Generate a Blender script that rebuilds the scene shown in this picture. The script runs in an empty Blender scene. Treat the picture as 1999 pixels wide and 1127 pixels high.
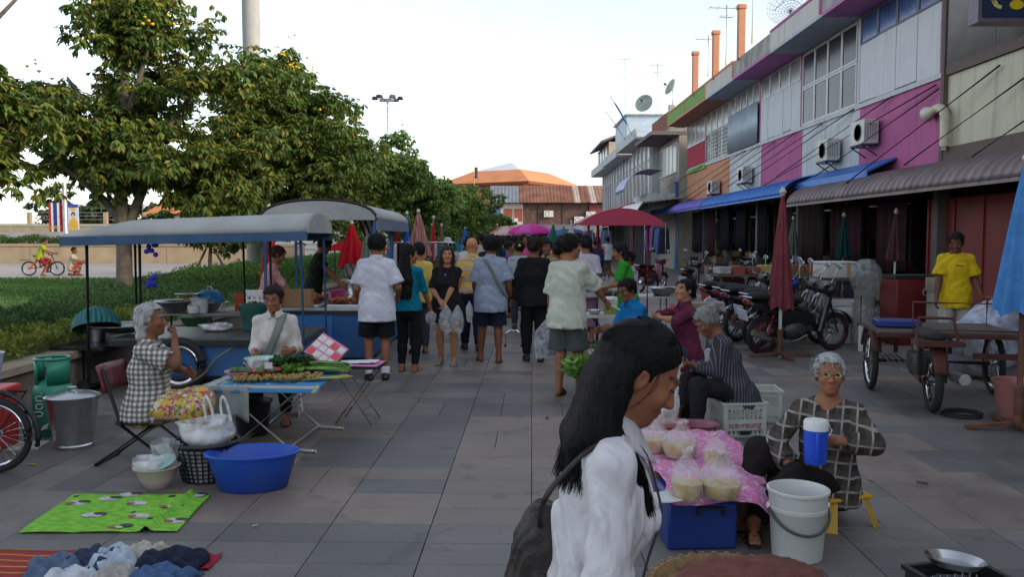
import bpy,bmesh,math,random
import numpy as np
from mathutils import Vector,Matrix
R=math.radians
PI=math.pi
rnd=random.Random(7)
np.random.seed(5)
sc=bpy.context.scene
C=sc.collection
# ---------------------------------------------------------------- camera, sky, sun, exposure
CAM_H=1.6
PITCH=math.atan(98.5/1600.0)
cam_d=bpy.data.cameras.new('camera')
cam_d.sensor_width=36.0
cam_d.lens=36.0*1600.0/1999.0
cam_d.clip_start=0.05
cam_d.clip_end=3000
cam=bpy.data.objects.new('camera',cam_d)
C.objects.link(cam)
cam.location=(0,0,CAM_H)
cam.rotation_euler=(PI/2-PITCH,0,0)
sc.camera=cam
SUN_EL,SUN_AZ=R(21),math.atan2(0.92,-0.39)
w=bpy.data.worlds.new('World'); sc.world=w; w.use_nodes=True
nt=w.node_tree
bg=nt.nodes['Background']
sky=nt.nodes.new('ShaderNodeTexSky'); sky.sky_type='NISHITA'; sky.sun_disc=False
sky.sun_elevation=SUN_EL; sky.sun_rotation=SUN_AZ
sky.air_density=1.0; sky.dust_density=1.0; sky.ozone_density=1.5
hs=nt.nodes.new('ShaderNodeHueSaturation'); hs.inputs['Saturation'].default_value=0.46
nt.links.new(sky.outputs[0],hs.inputs['Color'])
nt.links.new(hs.outputs[0],bg.inputs[0])
bg.inputs[1].default_value=0.15
sun_d=bpy.data.lights.new('sun','SUN'); sun_d.energy=1.5; sun_d.angle=R(10); sun_d.color=(1,0.80,0.58)
sun=bpy.data.objects.new('sun',sun_d); C.objects.link(sun)
_sd=Vector((math.sin(SUN_AZ)*math.cos(SUN_EL),math.cos(SUN_AZ)*math.cos(SUN_EL),math.sin(SUN_EL)))
sun.rotation_euler=_sd.to_track_quat('Z','Y').to_euler()
sun.location=(30,-30,40)
vs=sc.view_settings
vs.view_transform='Standard'; vs.look='None'; vs.gamma=1.0; vs.use_curve_mapping=False
vs.exposure=1.12
sc.cycles.max_bounces=5; sc.cycles.transparent_max_bounces=12
sc.cycles.diffuse_bounces=3; sc.cycles.glossy_bounces=2; sc.cycles.transmission_bounces=4
sc.cycles.use_denoising=True
sc.cycles.caustics_reflective=False; sc.cycles.caustics_refractive=False
def _ray(u,v):
 a=(u-999.5)/1600; b=(563.5-v)/1600
 return Vector((a,math.cos(PITCH)+b*math.sin(PITCH),-math.sin(PITCH)+b*math.cos(PITCH)))
def PY(u,v,Y):
 d=_ray(u,v); return Vector((0,0,CAM_H))+d*(Y/d.y)
def PX(u,v,X):
 d=_ray(u,v); return Vector((0,0,CAM_H))+d*(X/d.x)
def G(u,v,z=0.0):
 d=_ray(u,v); return Vector((0,0,CAM_H))+d*((z-CAM_H)/d.z)
# ---------------------------------------------------------------- materials
_mc={}
def srgb(r,g,b):
 f=lambda c: ((c/255+.055)/1.055)**2.4 if c>10 else c/255/12.92
 return (f(r),f(g),f(b))
def newmat(name):
 m=bpy.data.materials.new(name); m.use_nodes=True
 n=m.node_tree.nodes; l=m.node_tree.links
 return m,n,l,n['Principled BSDF']
def M(col,rough=0.7,metal=0.0,var=0.18,scale=6.0,bump=0.0,bscale=None,name=None,spec=None,coat=0,dirt=0.0):
 key=(tuple(round(c,4) for c in col),rough,metal,var,scale,bump,bscale,spec,coat,dirt)
 if key in _mc: return _mc[key]
 m,n,l,b=newmat(name or 'paint')
 tc=n.new('ShaderNodeTexCoord')
 nz=n.new('ShaderNodeTexNoise'); nz.inputs['Scale'].default_value=scale; nz.inputs['Detail'].default_value=5
 l.new(tc.outputs['Object'],nz.inputs['Vector'])
 rp=n.new('ShaderNodeValToRGB')
 lo=[max(0,c*(1-var)) for c in col]; hi=[min(1,c*(1+var)) for c in col]
 rp.color_ramp.elements[0].position=.3; rp.color_ramp.elements[0].color=(*lo,1)
 rp.color_ramp.elements[1].position=.7; rp.color_ramp.elements[1].color=(*hi,1)
 l.new(nz.outputs['Fac'],rp.inputs[0])
 out=rp.outputs[0]
 if dirt:
  n2=n.new('ShaderNodeTexNoise'); n2.inputs['Scale'].default_value=scale*.45; n2.inputs['Detail'].default_value=8
  n2.inputs['Roughness'].default_value=.7
  l.new(tc.outputs['Object'],n2.inputs['Vector'])
  r2=n.new('ShaderNodeValToRGB'); r2.color_ramp.elements[0].position=.5; r2.color_ramp.elements[1].position=.72
  l.new(n2.outputs['Fac'],r2.inputs[0])
  mm=n.new('ShaderNodeMath'); mm.operation='MULTIPLY'; mm.inputs[1].default_value=dirt
  l.new(r2.outputs[0],mm.inputs[0])
  mx=n.new('ShaderNodeMixRGB'); mx.inputs[2].default_value=(.09,.075,.06,1)
  l.new(mm.outputs[0],mx.inputs[0]); l.new(out,mx.inputs[1]); out=mx.outputs[0]
 l.new(out,b.inputs['Base Color'])
 b.inputs['Roughness'].default_value=rough; b.inputs['Metallic'].default_value=metal
 if spec is not None: b.inputs['Specular IOR Level'].default_value=spec
 if coat: b.inputs['Coat Weight'].default_value=coat
 if bump:
  n3=n.new('ShaderNodeTexNoise'); n3.inputs['Scale'].default_value=bscale or scale*6; n3.inputs['Detail'].default_value=4
  l.new(tc.outputs['Object'],n3.inputs['Vector'])
  bp=n.new('ShaderNodeBump'); bp.inputs['Strength'].default_value=bump; bp.inputs['Distance'].default_value=.01
  l.new(n3.outputs['Fac'],bp.inputs['Height']); l.new(bp.outputs[0],b.inputs['Normal'])
 _mc[key]=m
 return m
_cl={}
def wrinkle(n,l,b,tc,strength=.45):
 nz=n.new('ShaderNodeTexNoise'); nz.inputs['Scale'].default_value=7; nz.inputs['Detail'].default_value=3; nz.inputs['Distortion'].default_value=1.2
 l.new(tc.outputs['Object'],nz.inputs['Vector'])
 bp=n.new('ShaderNodeBump'); bp.inputs['Strength'].default_value=strength; bp.inputs['Distance'].default_value=.03
 l.new(nz.outputs['Fac'],bp.inputs['Height']); l.new(bp.outputs[0],b.inputs['Normal'])
 b.inputs['Roughness'].default_value=.93; b.inputs['Specular IOR Level'].default_value=.15
 return nz
def cloth(col,var=.14):
 key=tuple(round(c,4) for c in col)
 if key in _cl: return _cl[key]
 m,n,l,b=newmat('cloth'); tc=n.new('ShaderNodeTexCoord'); nz=wrinkle(n,l,b,tc)
 rp=n.new('ShaderNodeValToRGB'); rp.color_ramp.elements[0].position=.3; rp.color_ramp.elements[1].position=.7
 rp.color_ramp.elements[0].color=(*[c*(1-var) for c in col],1); rp.color_ramp.elements[1].color=(*[min(1,c*(1+var)) for c in col],1)
 l.new(nz.outputs['Fac'],rp.inputs[0]); l.new(rp.outputs[0],b.inputs['Base Color'])
 _cl[key]=m; return m
def stripes(n,l,vec,axis,period,width,soft=.06):
 sp=n.new('ShaderNodeSeparateXYZ'); l.new(vec,sp.inputs[0])
 a=n.new('ShaderNodeMath'); a.operation='DIVIDE'; a.inputs[1].default_value=period; l.new(sp.outputs[axis],a.inputs[0])
 f=n.new('ShaderNodeMath'); f.operation='FRACT'; l.new(a.outputs[0],f.inputs[0])
 c=n.new('ShaderNodeMath'); c.operation='LESS_THAN'; c.inputs[1].default_value=width; l.new(f.outputs[0],c.inputs[0])
 return c.outputs[0]
def cloth_pattern(base,layers,rot=(0,0,0),warp=.05):
 m,n,l,b=newmat('patterned_cloth'); tc=n.new('ShaderNodeTexCoord'); wrinkle(n,l,b,tc)
 mp=n.new('ShaderNodeMapping'); mp.inputs['Rotation'].default_value=[R(a) for a in rot]; l.new(tc.outputs['Object'],mp.inputs[0])
 nz=n.new('ShaderNodeTexNoise'); nz.inputs['Scale'].default_value=4; l.new(tc.outputs['Object'],nz.inputs['Vector'])
 va=n.new('ShaderNodeVectorMath'); va.operation='MULTIPLY_ADD'; va.inputs[1].default_value=(warp,warp,warp)
 l.new(nz.outputs['Color'],va.inputs[0]); l.new(mp.outputs[0],va.inputs[2])
 out=None
 for ax,per,wd,col,wt in layers:
  msk=stripes(n,l,va.outputs[0],ax,per,wd)
  mm=n.new('ShaderNodeMath'); mm.operation='MULTIPLY'; mm.inputs[1].default_value=wt; l.new(msk,mm.inputs[0])
  mx=n.new('ShaderNodeMixRGB'); mx.inputs[2].default_value=(*col,1); l.new(mm.outputs[0],mx.inputs[0])
  if out is None: mx.inputs[1].default_value=(*base,1)
  else: l.new(out,mx.inputs[1])
  out=mx.outputs[0]
 l.new(out,b.inputs['Base Color']); return m
def cloth_print(base,spots,scale=18,edge=.35,rough=.9,wr=.35):
 m,n,l,b=newmat('printed_cloth'); tc=n.new('ShaderNodeTexCoord'); wrinkle(n,l,b,tc,wr); b.inputs['Roughness'].default_value=rough
 out=None
 for i,col in enumerate(spots):
  mp=n.new('ShaderNodeMapping'); mp.inputs['Location'].default_value=(i*3.1,i*1.7,i*2.3); l.new(tc.outputs['Object'],mp.inputs[0])
  nz=n.new('ShaderNodeTexNoise'); nz.inputs['Scale'].default_value=scale*(1+.25*i); nz.inputs['Detail'].default_value=1.5; nz.inputs['Distortion'].default_value=.8
  l.new(mp.outputs[0],nz.inputs['Vector'])
  gt=n.new('ShaderNodeMath'); gt.operation='GREATER_THAN'; gt.inputs[1].default_value=.5+edge*.3; l.new(nz.outputs['Fac'],gt.inputs[0])
  mx=n.new('ShaderNodeMixRGB'); mx.inputs[2].default_value=(*col,1); l.new(gt.outputs[0],mx.inputs[0])
  if out is None: mx.inputs[1].default_value=(*base,1)
  else: l.new(out,mx.inputs[1])
  out=mx.outputs[0]
 l.new(out,b.inputs['Base Color']); return m
def attrmat(name,rough=.8,attr='col',var=.15,scale=4,trans=0.0,spec=.3,bump=0,bscale=40):
 m,n,l,b=newmat(name)
 at=n.new('ShaderNodeAttribute'); at.attribute_name=attr
 tc=n.new('ShaderNodeTexCoord')
 nz=n.new('ShaderNodeTexNoise'); nz.inputs['Scale'].default_value=scale; nz.inputs['Detail'].default_value=5
 l.new(tc.outputs['Object'],nz.inputs['Vector'])
 mr=n.new('ShaderNodeMapRange'); mr.inputs[1].default_value=.3; mr.inputs[2].default_value=.7
 mr.inputs[3].default_value=1-var; mr.inputs[4].default_value=1+var
 l.new(nz.outputs['Fac'],mr.inputs[0])
 mx=n.new('ShaderNodeMixRGB'); mx.blend_type='MULTIPLY'; mx.inputs[0].default_value=1
 l.new(at.outputs['Color'],mx.inputs[1]); l.new(mr.outputs[0],mx.inputs[2])
 l.new(mx.outputs[0],b.inputs['Base Color']); b.inputs['Roughness'].default_value=rough
 b.inputs['Specular IOR Level'].default_value=spec
 if trans:
  tr=n.new('ShaderNodeBsdfTranslucent'); ms=n.new('ShaderNodeMixShader'); ms.inputs[0].default_value=trans
  l.new(mx.outputs[0],tr.inputs[0]); l.new(b.outputs[0],ms.inputs[1]); l.new(tr.outputs[0],ms.inputs[2])
  l.new(ms.outputs[0],n['Material Output'].inputs[0])
 if bump:
  n3=n.new('ShaderNodeTexNoise'); n3.inputs['Scale'].default_value=bscale
  l.new(tc.outputs['Object'],n3.inputs['Vector'])
  bp=n.new('ShaderNodeBump'); bp.inputs['Strength'].default_value=bump; bp.inputs['Distance'].default_value=.005
  l.new(n3.outputs['Fac'],bp.inputs['Height']); l.new(bp.outputs[0],b.inputs['Normal'])
 return m
def plastic_film(name,col=(.85,.87,.9),alpha=.25):
 m,n,l,b=newmat(name)
 b.inputs['Base Color'].default_value=(*col,1); b.inputs['Roughness'].default_value=.18
 tr=n.new('ShaderNodeBsdfTransparent'); ms=n.new('ShaderNodeMixShader')
 tc=n.new('ShaderNodeTexCoord'); nz=n.new('ShaderNodeTexNoise'); nz.inputs['Scale'].default_value=14; nz.inputs['Detail'].default_value=6
 l.new(tc.outputs['Object'],nz.inputs['Vector'])
 mr=n.new('ShaderNodeMapRange'); mr.inputs[1].default_value=.3; mr.inputs[2].default_value=.75
 mr.inputs[3].default_value=alpha*.4; mr.inputs[4].default_value=min(1,alpha*2.0)
 l.new(nz.outputs['Fac'],mr.inputs[0]); l.new(mr.outputs[0],ms.inputs[0])
 bp=n.new('ShaderNodeBump'); bp.inputs['Strength'].default_value=.6; bp.inputs['Distance'].default_value=.01
 l.new(nz.outputs['Fac'],bp.inputs['Height']); l.new(bp.outputs[0],b.inputs['Normal'])
 l.new(tr.outputs[0],ms.inputs[1]); l.new(b.outputs[0],ms.inputs[2]); l.new(ms.outputs[0],n['Material Output'].inputs[0])
 return m
FILM=plastic_film('clear_plastic_film',(.74,.77,.82),.24)
FILMW=plastic_film('milky_plastic_film',(.8,.8,.82),.5)
STEEL=M((.55,.56,.57),.28,1.0,.12,10,.08,25,name='stainless_steel')
GALV=M((.42,.43,.44),.45,.8,.25,6,.1,30,name='galvanised_steel',dirt=.3)
BLACKM=M((.02,.02,.022),.45,.2,.3,8,name='black_metal')
RUST=M((.16,.07,.045),.8,.3,.4,9,.4,40,name='rusty_iron')
CHROME=M((.75,.75,.76),.12,1.0,.05,10,name='chrome')
RUBBER=M((.018,.018,.018),.85,0,.3,10,.3,60,name='rubber')
WHITEP=M((.75,.75,.73),.45,0,.06,5,name='white_plastic',dirt=.15)
# ---------------------------------------------------------------- objects
def tag(o,label=None,cat=None,group=None,kind=None):
 if label: o['label']=label
 if cat: o['category']=cat
 if group: o['group']=group
 if kind: o['kind']=kind
 return o
def T(name,label,cat,loc=(0,0,0),rz=0.0,group=None):
 o=bpy.data.objects.new(name,None); C.objects.link(o)
 o.location=loc; o.rotation_euler=(0,0,R(rz)); o.empty_display_size=.1
 return tag(o,label,cat,group)
def npmesh(name,V,quads=None,tris=None,smooth=True,col=None):
 me=bpy.data.meshes.new(name)
 V=np.asarray(V,dtype=np.float32)
 nq=0 if quads is None else len(quads); ntr=0 if tris is None else len(tris)
 me.vertices.add(len(V)); me.vertices.foreach_set('co',V.ravel())
 loops=[]
 if nq: loops.append(np.asarray(quads,dtype=np.int32).ravel())
 if ntr: loops.append(np.asarray(tris,dtype=np.int32).ravel())
 L=np.concatenate(loops)
 me.loops.add(len(L)); me.loops.foreach_set('vertex_index',L)
 st=np.concatenate([np.arange(nq)*4,nq*4+np.arange(ntr)*3]).astype(np.int32)
 me.polygons.add(nq+ntr); me.polygons.foreach_set('loop_start',st)
 me.polygons.foreach_set('use_smooth',np.full(nq+ntr,smooth,dtype=bool))
 if col is not None:
  a=me.color_attributes.new('col','FLOAT_COLOR','POINT')
  c4=np.ones((len(V),4),dtype=np.float32); c4[:,:3]=col
  a.data.foreach_set('color',c4.ravel())
 me.update(calc_edges=True)
 return me
def link(name,me,mat=None,parent=None,loc=None,rot=None):
 o=bpy.data.objects.new(name,me); C.objects.link(o)
 if mat is not None:
  if not me.materials: me.materials.append(mat)
 if parent is not None: o.parent=parent
 if loc is not None: o.location=loc
 if rot is not None: o.rotation_euler=rot
 return o
def dup(root,loc=None,rz=None,label=None,group=None):
 r=root.copy(); C.objects.link(r)
 if loc is not None: r.location=loc
 if rz is not None: r.rotation_euler=(0,0,R(rz))
 if label: r['label']=label
 if group: r['group']=group
 for ch in root.children:
  c=ch.copy(); C.objects.link(c); c.parent=r
  for g in ch.children:
   d=g.copy(); C.objects.link(d); d.parent=c
 return r
def frame_from(d,hint=Vector((0,0,1))):
 d=Vector(d).normalized()
 if abs(d.dot(hint))>.98: hint=Vector((1,0,0))
 s=d.cross(hint).normalized(); t=s.cross(d).normalized()
 return s,t,d
class MB:
 def __init__(s): s.v=[]; s.f=[]
 def _add(s,vs,fs):
  o=len(s.v); s.v+=[tuple(v) for v in vs]; s.f+=[tuple(i+o for i in f) for f in fs]; return s
 def box(s,c,d,rz=0.0,mat=None,taper=1.0):
  x,y,z=d[0]/2,d[1]/2,d[2]/2
  vs=[]
  for k in (-1,1):
   t=1.0 if k<0 else taper
   for (a,b) in ((-1,-1),(1,-1),(1,1),(-1,1)): vs.append(Vector((a*x*t,b*y*t,k*z)))
  m=mat if mat is not None else Matrix.Rotation(R(rz),3,'Z')
  c=Vector(c)
  return s._add([c+m @ v for v in vs],[(3,2,1,0),(4,5,6,7),(0,1,5,4),(1,2,6,5),(2,3,7,6),(3,0,4,7)])
 def b2(s,a,b):
  a=Vector(a); b=Vector(b)
  return s.box((a+b)/2,(abs(b.x-a.x),abs(b.y-a.y),abs(b.z-a.z)))
 def bar(s,a,b,w,h=None,hint=Vector((0,0,1))):
  a=Vector(a); b=Vector(b); S,Tt,D=frame_from(b-a,hint); h=h or w
  vs=[]
  for p in (a,b):
   for (i,j) in ((-1,-1),(1,-1),(1,1),(-1,1)): vs.append(p+S*(i*w/2)+Tt*(j*h/2))
  return s._add(vs,[(0,1,2,3),(7,6,5,4),(0,4,5,1),(1,5,6,2),(2,6,7,3),(3,7,4,0)])
 def tube(s,pts,r,n=8,closed=False,caps=True):
  pts=[Vector(p) for p in pts]; N=len(pts)
  rs=r if isinstance(r,(list,tuple)) else [r]*N
  vs=[]; prev=None
  for i,p in enumerate(pts):
   if closed: d=pts[(i+1) % N]-pts[i-1]
   else: d=pts[min(i+1,N-1)]-pts[max(i-1,0)]
   if d.length<1e-9: d=Vector((0,0,1))
   d.normalize()
   if prev is None: S,Tt,_=frame_from(d)
   else:
    S=prev-d*prev.dot(d)
    if S.length<1e-6: S,_,_=frame_from(d)
    S.normalize(); Tt=d.cross(S)
   prev=S
   for k in range(n):
    a=2*PI*k/n; vs.append(p+(S*math.cos(a)+Tt*math.sin(a))*rs[i])
  fs=[]
  for i in range(N if closed else N-1):
   j=(i+1) % N
   for k in range(n):
    q=(k+1) % n; fs.append((i*n+k,i*n+q,j*n+q,j*n+k))
  if caps and not closed:
   fs.append(tuple(range(n-1,-1,-1))); fs.append(tuple((N-1)*n+k for k in range(n)))
  return s._add(vs,fs)
 def ring(s,c,rad,r,axis='Z',n=20,m=6,sx=1.0,sy=1.0):
  pts=[]
  for k in range(n):
   a=2*PI*k/n; x,y=rad*sx*math.cos(a),rad*sy*math.sin(a)
   v=Vector((x,y,0)) if axis=='Z' else (Vector((0,x,y)) if axis=='X' else Vector((x,0,y)))
   pts.append(Vector(c)+v)
  return s.tube(pts,r,m,closed=True)
 def lathe(s,prof,c=(0,0,0),n=24,sx=1.0,sy=1.0,close=True,wob=0.0,axis=None):
  c=Vector(c); vs=[]; k0=len(prof)
  m=Matrix.Identity(3)
  if axis is not None:
   S,Tt,D=frame_from(axis); m=Matrix((S,Tt,D)).transposed()
  for (r,z) in prof:
   for k in range(n):
    a=2*PI*k/n
    rr=r*(1+wob*math.sin(k*5.3+z*31))
    vs.append(c+m @ Vector((rr*sx*math.cos(a),rr*sy*math.sin(a),z)))
  fs=[]
  for i in range(k0-1):
   for k in range(n):
    q=(k+1) % n; fs.append((i*n+k,i*n+q,(i+1)*n+q,(i+1)*n+k))
  if close:
   if prof[0][0]>1e-5: fs.append(tuple(range(n-1,-1,-1)))
   if prof[-1][0]>1e-5: fs.append(tuple((k0-1)*n+k for k in range(n)))
  return s._add(vs,fs)
 def grid(s,fn,nu,nv,close_u=False):
  vs=[fn(i/(nu if close_u else nu-1),j/(nv-1)) for j in range(nv) for i in range(nu)]
  fs=[]
  for j in range(nv-1):
   for i in range(nu if close_u else nu-1):
    q=(i+1) % nu; fs.append((j*nu+i,j*nu+q,(j+1)*nu+q,(j+1)*nu+i))
  return s._add(vs,fs)
 def poly(s,pts): return s._add(pts,[tuple(range(len(pts)))])
 def prism(s,pts,d):
  d=Vector(d); n=len(pts); vs=[Vector(p) for p in pts]+[Vector(p)+d for p in pts]
  fs=[tuple(range(n-1,-1,-1)),tuple(range(n,2*n))]+[(i,(i+1) % n,n+(i+1) % n,n+i) for i in range(n)]
  return s._add(vs,fs)
 def mesh(s,name,smooth=None):
  me=bpy.data.meshes.new(name); me.from_pydata(s.v,[],s.f); me.update()
  bm=bmesh.new(); bm.from_mesh(me); bmesh.ops.recalc_face_normals(bm,faces=bm.faces); bm.to_mesh(me); bm.free()
  if smooth:
   me.polygons.foreach_set('use_smooth',[True]*len(me.polygons))
   me.set_sharp_from_angle(angle=R(smooth if smooth is not True else 40))
  return me
 def build(s,name,mat,parent=None,smooth=40,loc=None,rot=None,solid=0.0,bevel=0.0):
  o=link(name,s.mesh(name,smooth),mat,parent,loc,rot)
  if solid:
   md=o.modifiers.new('thickness','SOLIDIFY'); md.thickness=solid; md.offset=0
  if bevel:
   md=o.modifiers.new('edge','BEVEL'); md.width=bevel; md.segments=2; md.limit_method='ANGLE'
  return o
def catmull(pts,m=6):
 P=[Vector(p) for p in pts]; out=[]
 for i in range(len(P)-1):
  a,b,c,d=P[max(i-1,0)],P[i],P[i+1],P[min(i+2,len(P)-1)]
  for k in range(m):
   t=k/m
   out.append(.5*((2*b)+(c-a)*t+(2*a-5*b+4*c-d)*t*t+(3*b-a-3*c+d)*t**3))
 out.append(P[-1]); return out
_fonts={}
def text_mesh(txt,size,depth=.002,thai=False):
 import os
 cu=bpy.data.curves.new('lettering','FONT'); cu.body=txt; cu.size=size; cu.extrude=depth; cu.align_x='CENTER'; cu.align_y='CENTER'
 cu.resolution_u=3
 o=bpy.data.objects.new('tmp',cu); C.objects.link(o)
 dg=bpy.context.evaluated_depsgraph_get(); me=bpy.data.meshes.new_from_object(o.evaluated_get(dg))
 bpy.data.objects.remove(o); return me
# ---------------------------------------------------------------- signed-distance modelling (one smooth continuous surface per body or garment)
def surface_nets(F,org,h):
 s=F<0
 def c8(A):
  return [A[i:A.shape[0]-1+i,j:A.shape[1]-1+j,k:A.shape[2]-1+k] for i in (0,1) for j in (0,1) for k in (0,1)]
 cs=c8(s); tot=sum(c.astype(np.int8) for c in cs)
 act=(tot>0) & (tot<8)
 idx=np.argwhere(act)
 if not len(idx): return np.zeros((0,3)),np.zeros((0,4),int)
 vid=-np.ones(act.shape,dtype=np.int64); vid[act]=np.arange(len(idx))
 off=[(i,j,k) for i in (0,1) for j in (0,1) for k in (0,1)]
 val=[F[idx[:,0]+o[0],idx[:,1]+o[1],idx[:,2]+o[2]] for o in off]
 acc=np.zeros((len(idx),3)); cnt=np.zeros(len(idx))
 for a in range(8):
  for b in range(a+1,8):
   oa,ob=np.array(off[a]),np.array(off[b])
   if np.abs(oa-ob).sum() != 1: continue
   m=(val[a]<0) != (val[b]<0)
   fa,fb=val[a][m],val[b][m]; t=fa/(fa-fb)
   acc[m]+=oa+(ob-oa)*t[:,None]; cnt[m]+=1
 V=(idx+acc/cnt[:,None])*h+np.asarray(org)
 Q=[]
 for ax in range(3):
  sl0=[slice(None)]*3; sl1=[slice(None)]*3
  sl0[ax]=slice(0,-1); sl1[ax]=slice(1,None)
  ch=s[tuple(sl0)] != s[tuple(sl1)]
  e=np.argwhere(ch)
  o1,o2=[(1,2),(2,0),(0,1)][ax]
  ok=(e[:,o1]>0) & (e[:,o2]>0) & (e[:,o1]<F.shape[o1]-1) & (e[:,o2]<F.shape[o2]-1)
  e=e[ok]
  if not len(e): continue
  def cid(d1,d2):
   q=e.copy(); q[:,o1] -= d1; q[:,o2] -= d2; return vid[q[:,0],q[:,1],q[:,2]]
  q=np.stack([cid(1,1),cid(0,1),cid(0,0),cid(1,0)],1)
  ins=s[e[:,0],e[:,1],e[:,2]]
  q[~ins]=q[~ins][:,::-1]
  Q.append(q)
 return V,np.concatenate(Q)
def v3(a): return np.array(a,dtype=float)
class SD:
 def __init__(s): s.ops=[]
 def add(s,fn,lo,hi,k=.02,mode='u'):
  s.ops.append((fn,v3(lo),v3(hi),k,mode)); return s
 def cone(s,a,b,ra,rb,k=.02,flat=0,mode='u',squash=None,sq=1.0):
  a=v3(a); b=v3(b); ab=b-a; L2=max(ab.dot(ab),1e-9); L=math.sqrt(L2)
  r=max(ra,rb)/min(sq,1.0)*1.05
  lo=np.minimum(a,b)-r; hi=np.maximum(a,b)+r
  n=None if squash is None else v3(squash)/np.linalg.norm(squash)
  def fn(x,y,z):
   px,py,pz=x-a[0],y-a[1],z-a[2]
   t=(px*ab[0]+py*ab[1]+pz*ab[2])/L2
   tc=np.clip(t,0,1)
   qx,qy,qz=px-tc*ab[0],py-tc*ab[1],pz-tc*ab[2]
   if n is not None:
    dn=(qx*n[0]+qy*n[1]+qz*n[2])*(1/sq-1)
    qx,qy,qz=qx+dn*n[0],qy+dn*n[1],qz+dn*n[2]
   d=np.sqrt(qx*qx+qy*qy+qz*qz)-(ra+(rb-ra)*tc)
   if n is not None: d=d*sq
   if flat & 1: d=np.maximum(d,-t*L)
   if flat & 2: d=np.maximum(d,(t-1)*L)
   return d
  return s.add(fn,lo,hi,k,mode)
 def ell(s,c,r,k=.015,mode='u',fr=None):
  c=v3(c); r=v3(r)
  m=np.eye(3) if fr is None else np.array(fr,dtype=float)
  ext=np.sqrt(((m.T*r)**2).sum(1)) if fr is not None else r
  def fn(x,y,z):
   px,py,pz=x-c[0],y-c[1],z-c[2]
   if fr is not None:
    px,py,pz=(m[0][0]*px+m[0][1]*py+m[0][2]*pz,m[1][0]*px+m[1][1]*py+m[1][2]*pz,m[2][0]*px+m[2][1]*py+m[2][2]*pz)
   k0=np.sqrt((px/r[0])**2+(py/r[1])**2+(pz/r[2])**2)
   k1=np.sqrt((px/r[0]**2)**2+(py/r[1]**2)**2+(pz/r[2]**2)**2)+1e-9
   return k0*(k0-1)/k1
  return s.add(fn,c-ext,c+ext,k,mode)
 def stack(s,c,fr,zs,ws,ds,k=.02,offs=None,mode='u'):
  c=v3(c); m=np.array(fr,dtype=float)
  zs,ws,ds=map(v3,(zs,ws,ds)); of=v3(offs) if offs is not None else None
  rr=max(ws.max(),ds.max())+(0 if of is None else np.abs(of).max())
  ends=[c+m[2]*zs[0],c+m[2]*zs[-1]]
  lo=np.minimum(*ends)-rr; hi=np.maximum(*ends)+rr
  def fn(x,y,z):
   px,py,pz=x-c[0],y-c[1],z-c[2]
   lx=m[0][0]*px+m[0][1]*py+m[0][2]*pz
   ly=m[1][0]*px+m[1][1]*py+m[1][2]*pz
   lz=m[2][0]*px+m[2][1]*py+m[2][2]*pz
   W=np.interp(lz,zs,ws); D=np.interp(lz,zs,ds)
   if of is not None: ly=ly-np.interp(lz,zs,of)
   q=np.sqrt((lx/W)**2+(ly/D)**2)
   d=(q-1)*np.minimum(W,D)
   return np.maximum(d,np.maximum(zs[0]-lz,lz-zs[-1]))
  return s.add(fn,lo,hi,k,mode)
 def bounds(s):
  lo=np.min([o[1] for o in s.ops if o[4]=='u'],0); hi=np.max([o[2] for o in s.ops if o[4]=='u'],0)
  return lo,hi
 def mesh(s,h,fold=None,clip=None,fold3=0):
  lo,hi=s.bounds()
  if clip is not None: lo=np.maximum(lo,clip[0]); hi=np.minimum(hi,clip[1])
  lo=lo-2.5*h; hi=hi+2.5*h
  n=np.ceil((hi-lo)/h).astype(int)+1
  ax=[lo[i]+h*np.arange(n[i]) for i in range(3)]
  F=np.full(n,.3)
  for fn,a,b,k,mode in s.ops:
   mg=k+3*h
   i0=np.clip(np.floor((a-mg-lo)/h).astype(int),0,n); i1=np.clip(np.ceil((b+mg-lo)/h).astype(int)+1,0,n)
   if (i1 <= i0).any(): continue
   sl=tuple(slice(i0[q],i1[q]) for q in range(3))
   d=fn(ax[0][sl[0]][:,None,None],ax[1][sl[1]][None,:,None],ax[2][sl[2]][None,None,:])
   A=F[sl]
   if mode=='u':
    if k>0:
     t=np.clip(.5+.5*(A-d)/k,0,1); F[sl]=A+(d-A)*t-k*t*(1-t)
    else: F[sl]=np.minimum(A,d)
   elif mode=='s':
    d=-d; t=np.clip(.5-.5*(A-d)/k,0,1); F[sl]=A+(d-A)*t+k*t*(1-t)
   elif mode=='i': F[sl]=np.maximum(A,d)
  if fold:
   amp,fs=fold
   X=ax[0][:,None,None]; Y=ax[1][None,:,None]; Z=ax[2][None,None,:]
   nz=np.sin(fs*(Z*.9+.5*X+.35*np.sin(fs*.45*Y+1.3))+2.2*np.sin(fs*.37*(X-Y)))*np.sin(fs*.31*(X+Y)+.4*fs*Z+1.7)
   F=F+amp*nz
   if fold3: F=F+fold3*np.sin(55*(Z+.6*X)+3*np.sin(21*Y+9*X))*np.sin(17*X-13*Y+8*Z)
  F[0]=F[-1]=.3; F[:,0]=F[:,-1]=.3; F[:,:,0]=F[:,:,-1]=.3
  return surface_nets(F,lo,h)
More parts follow.
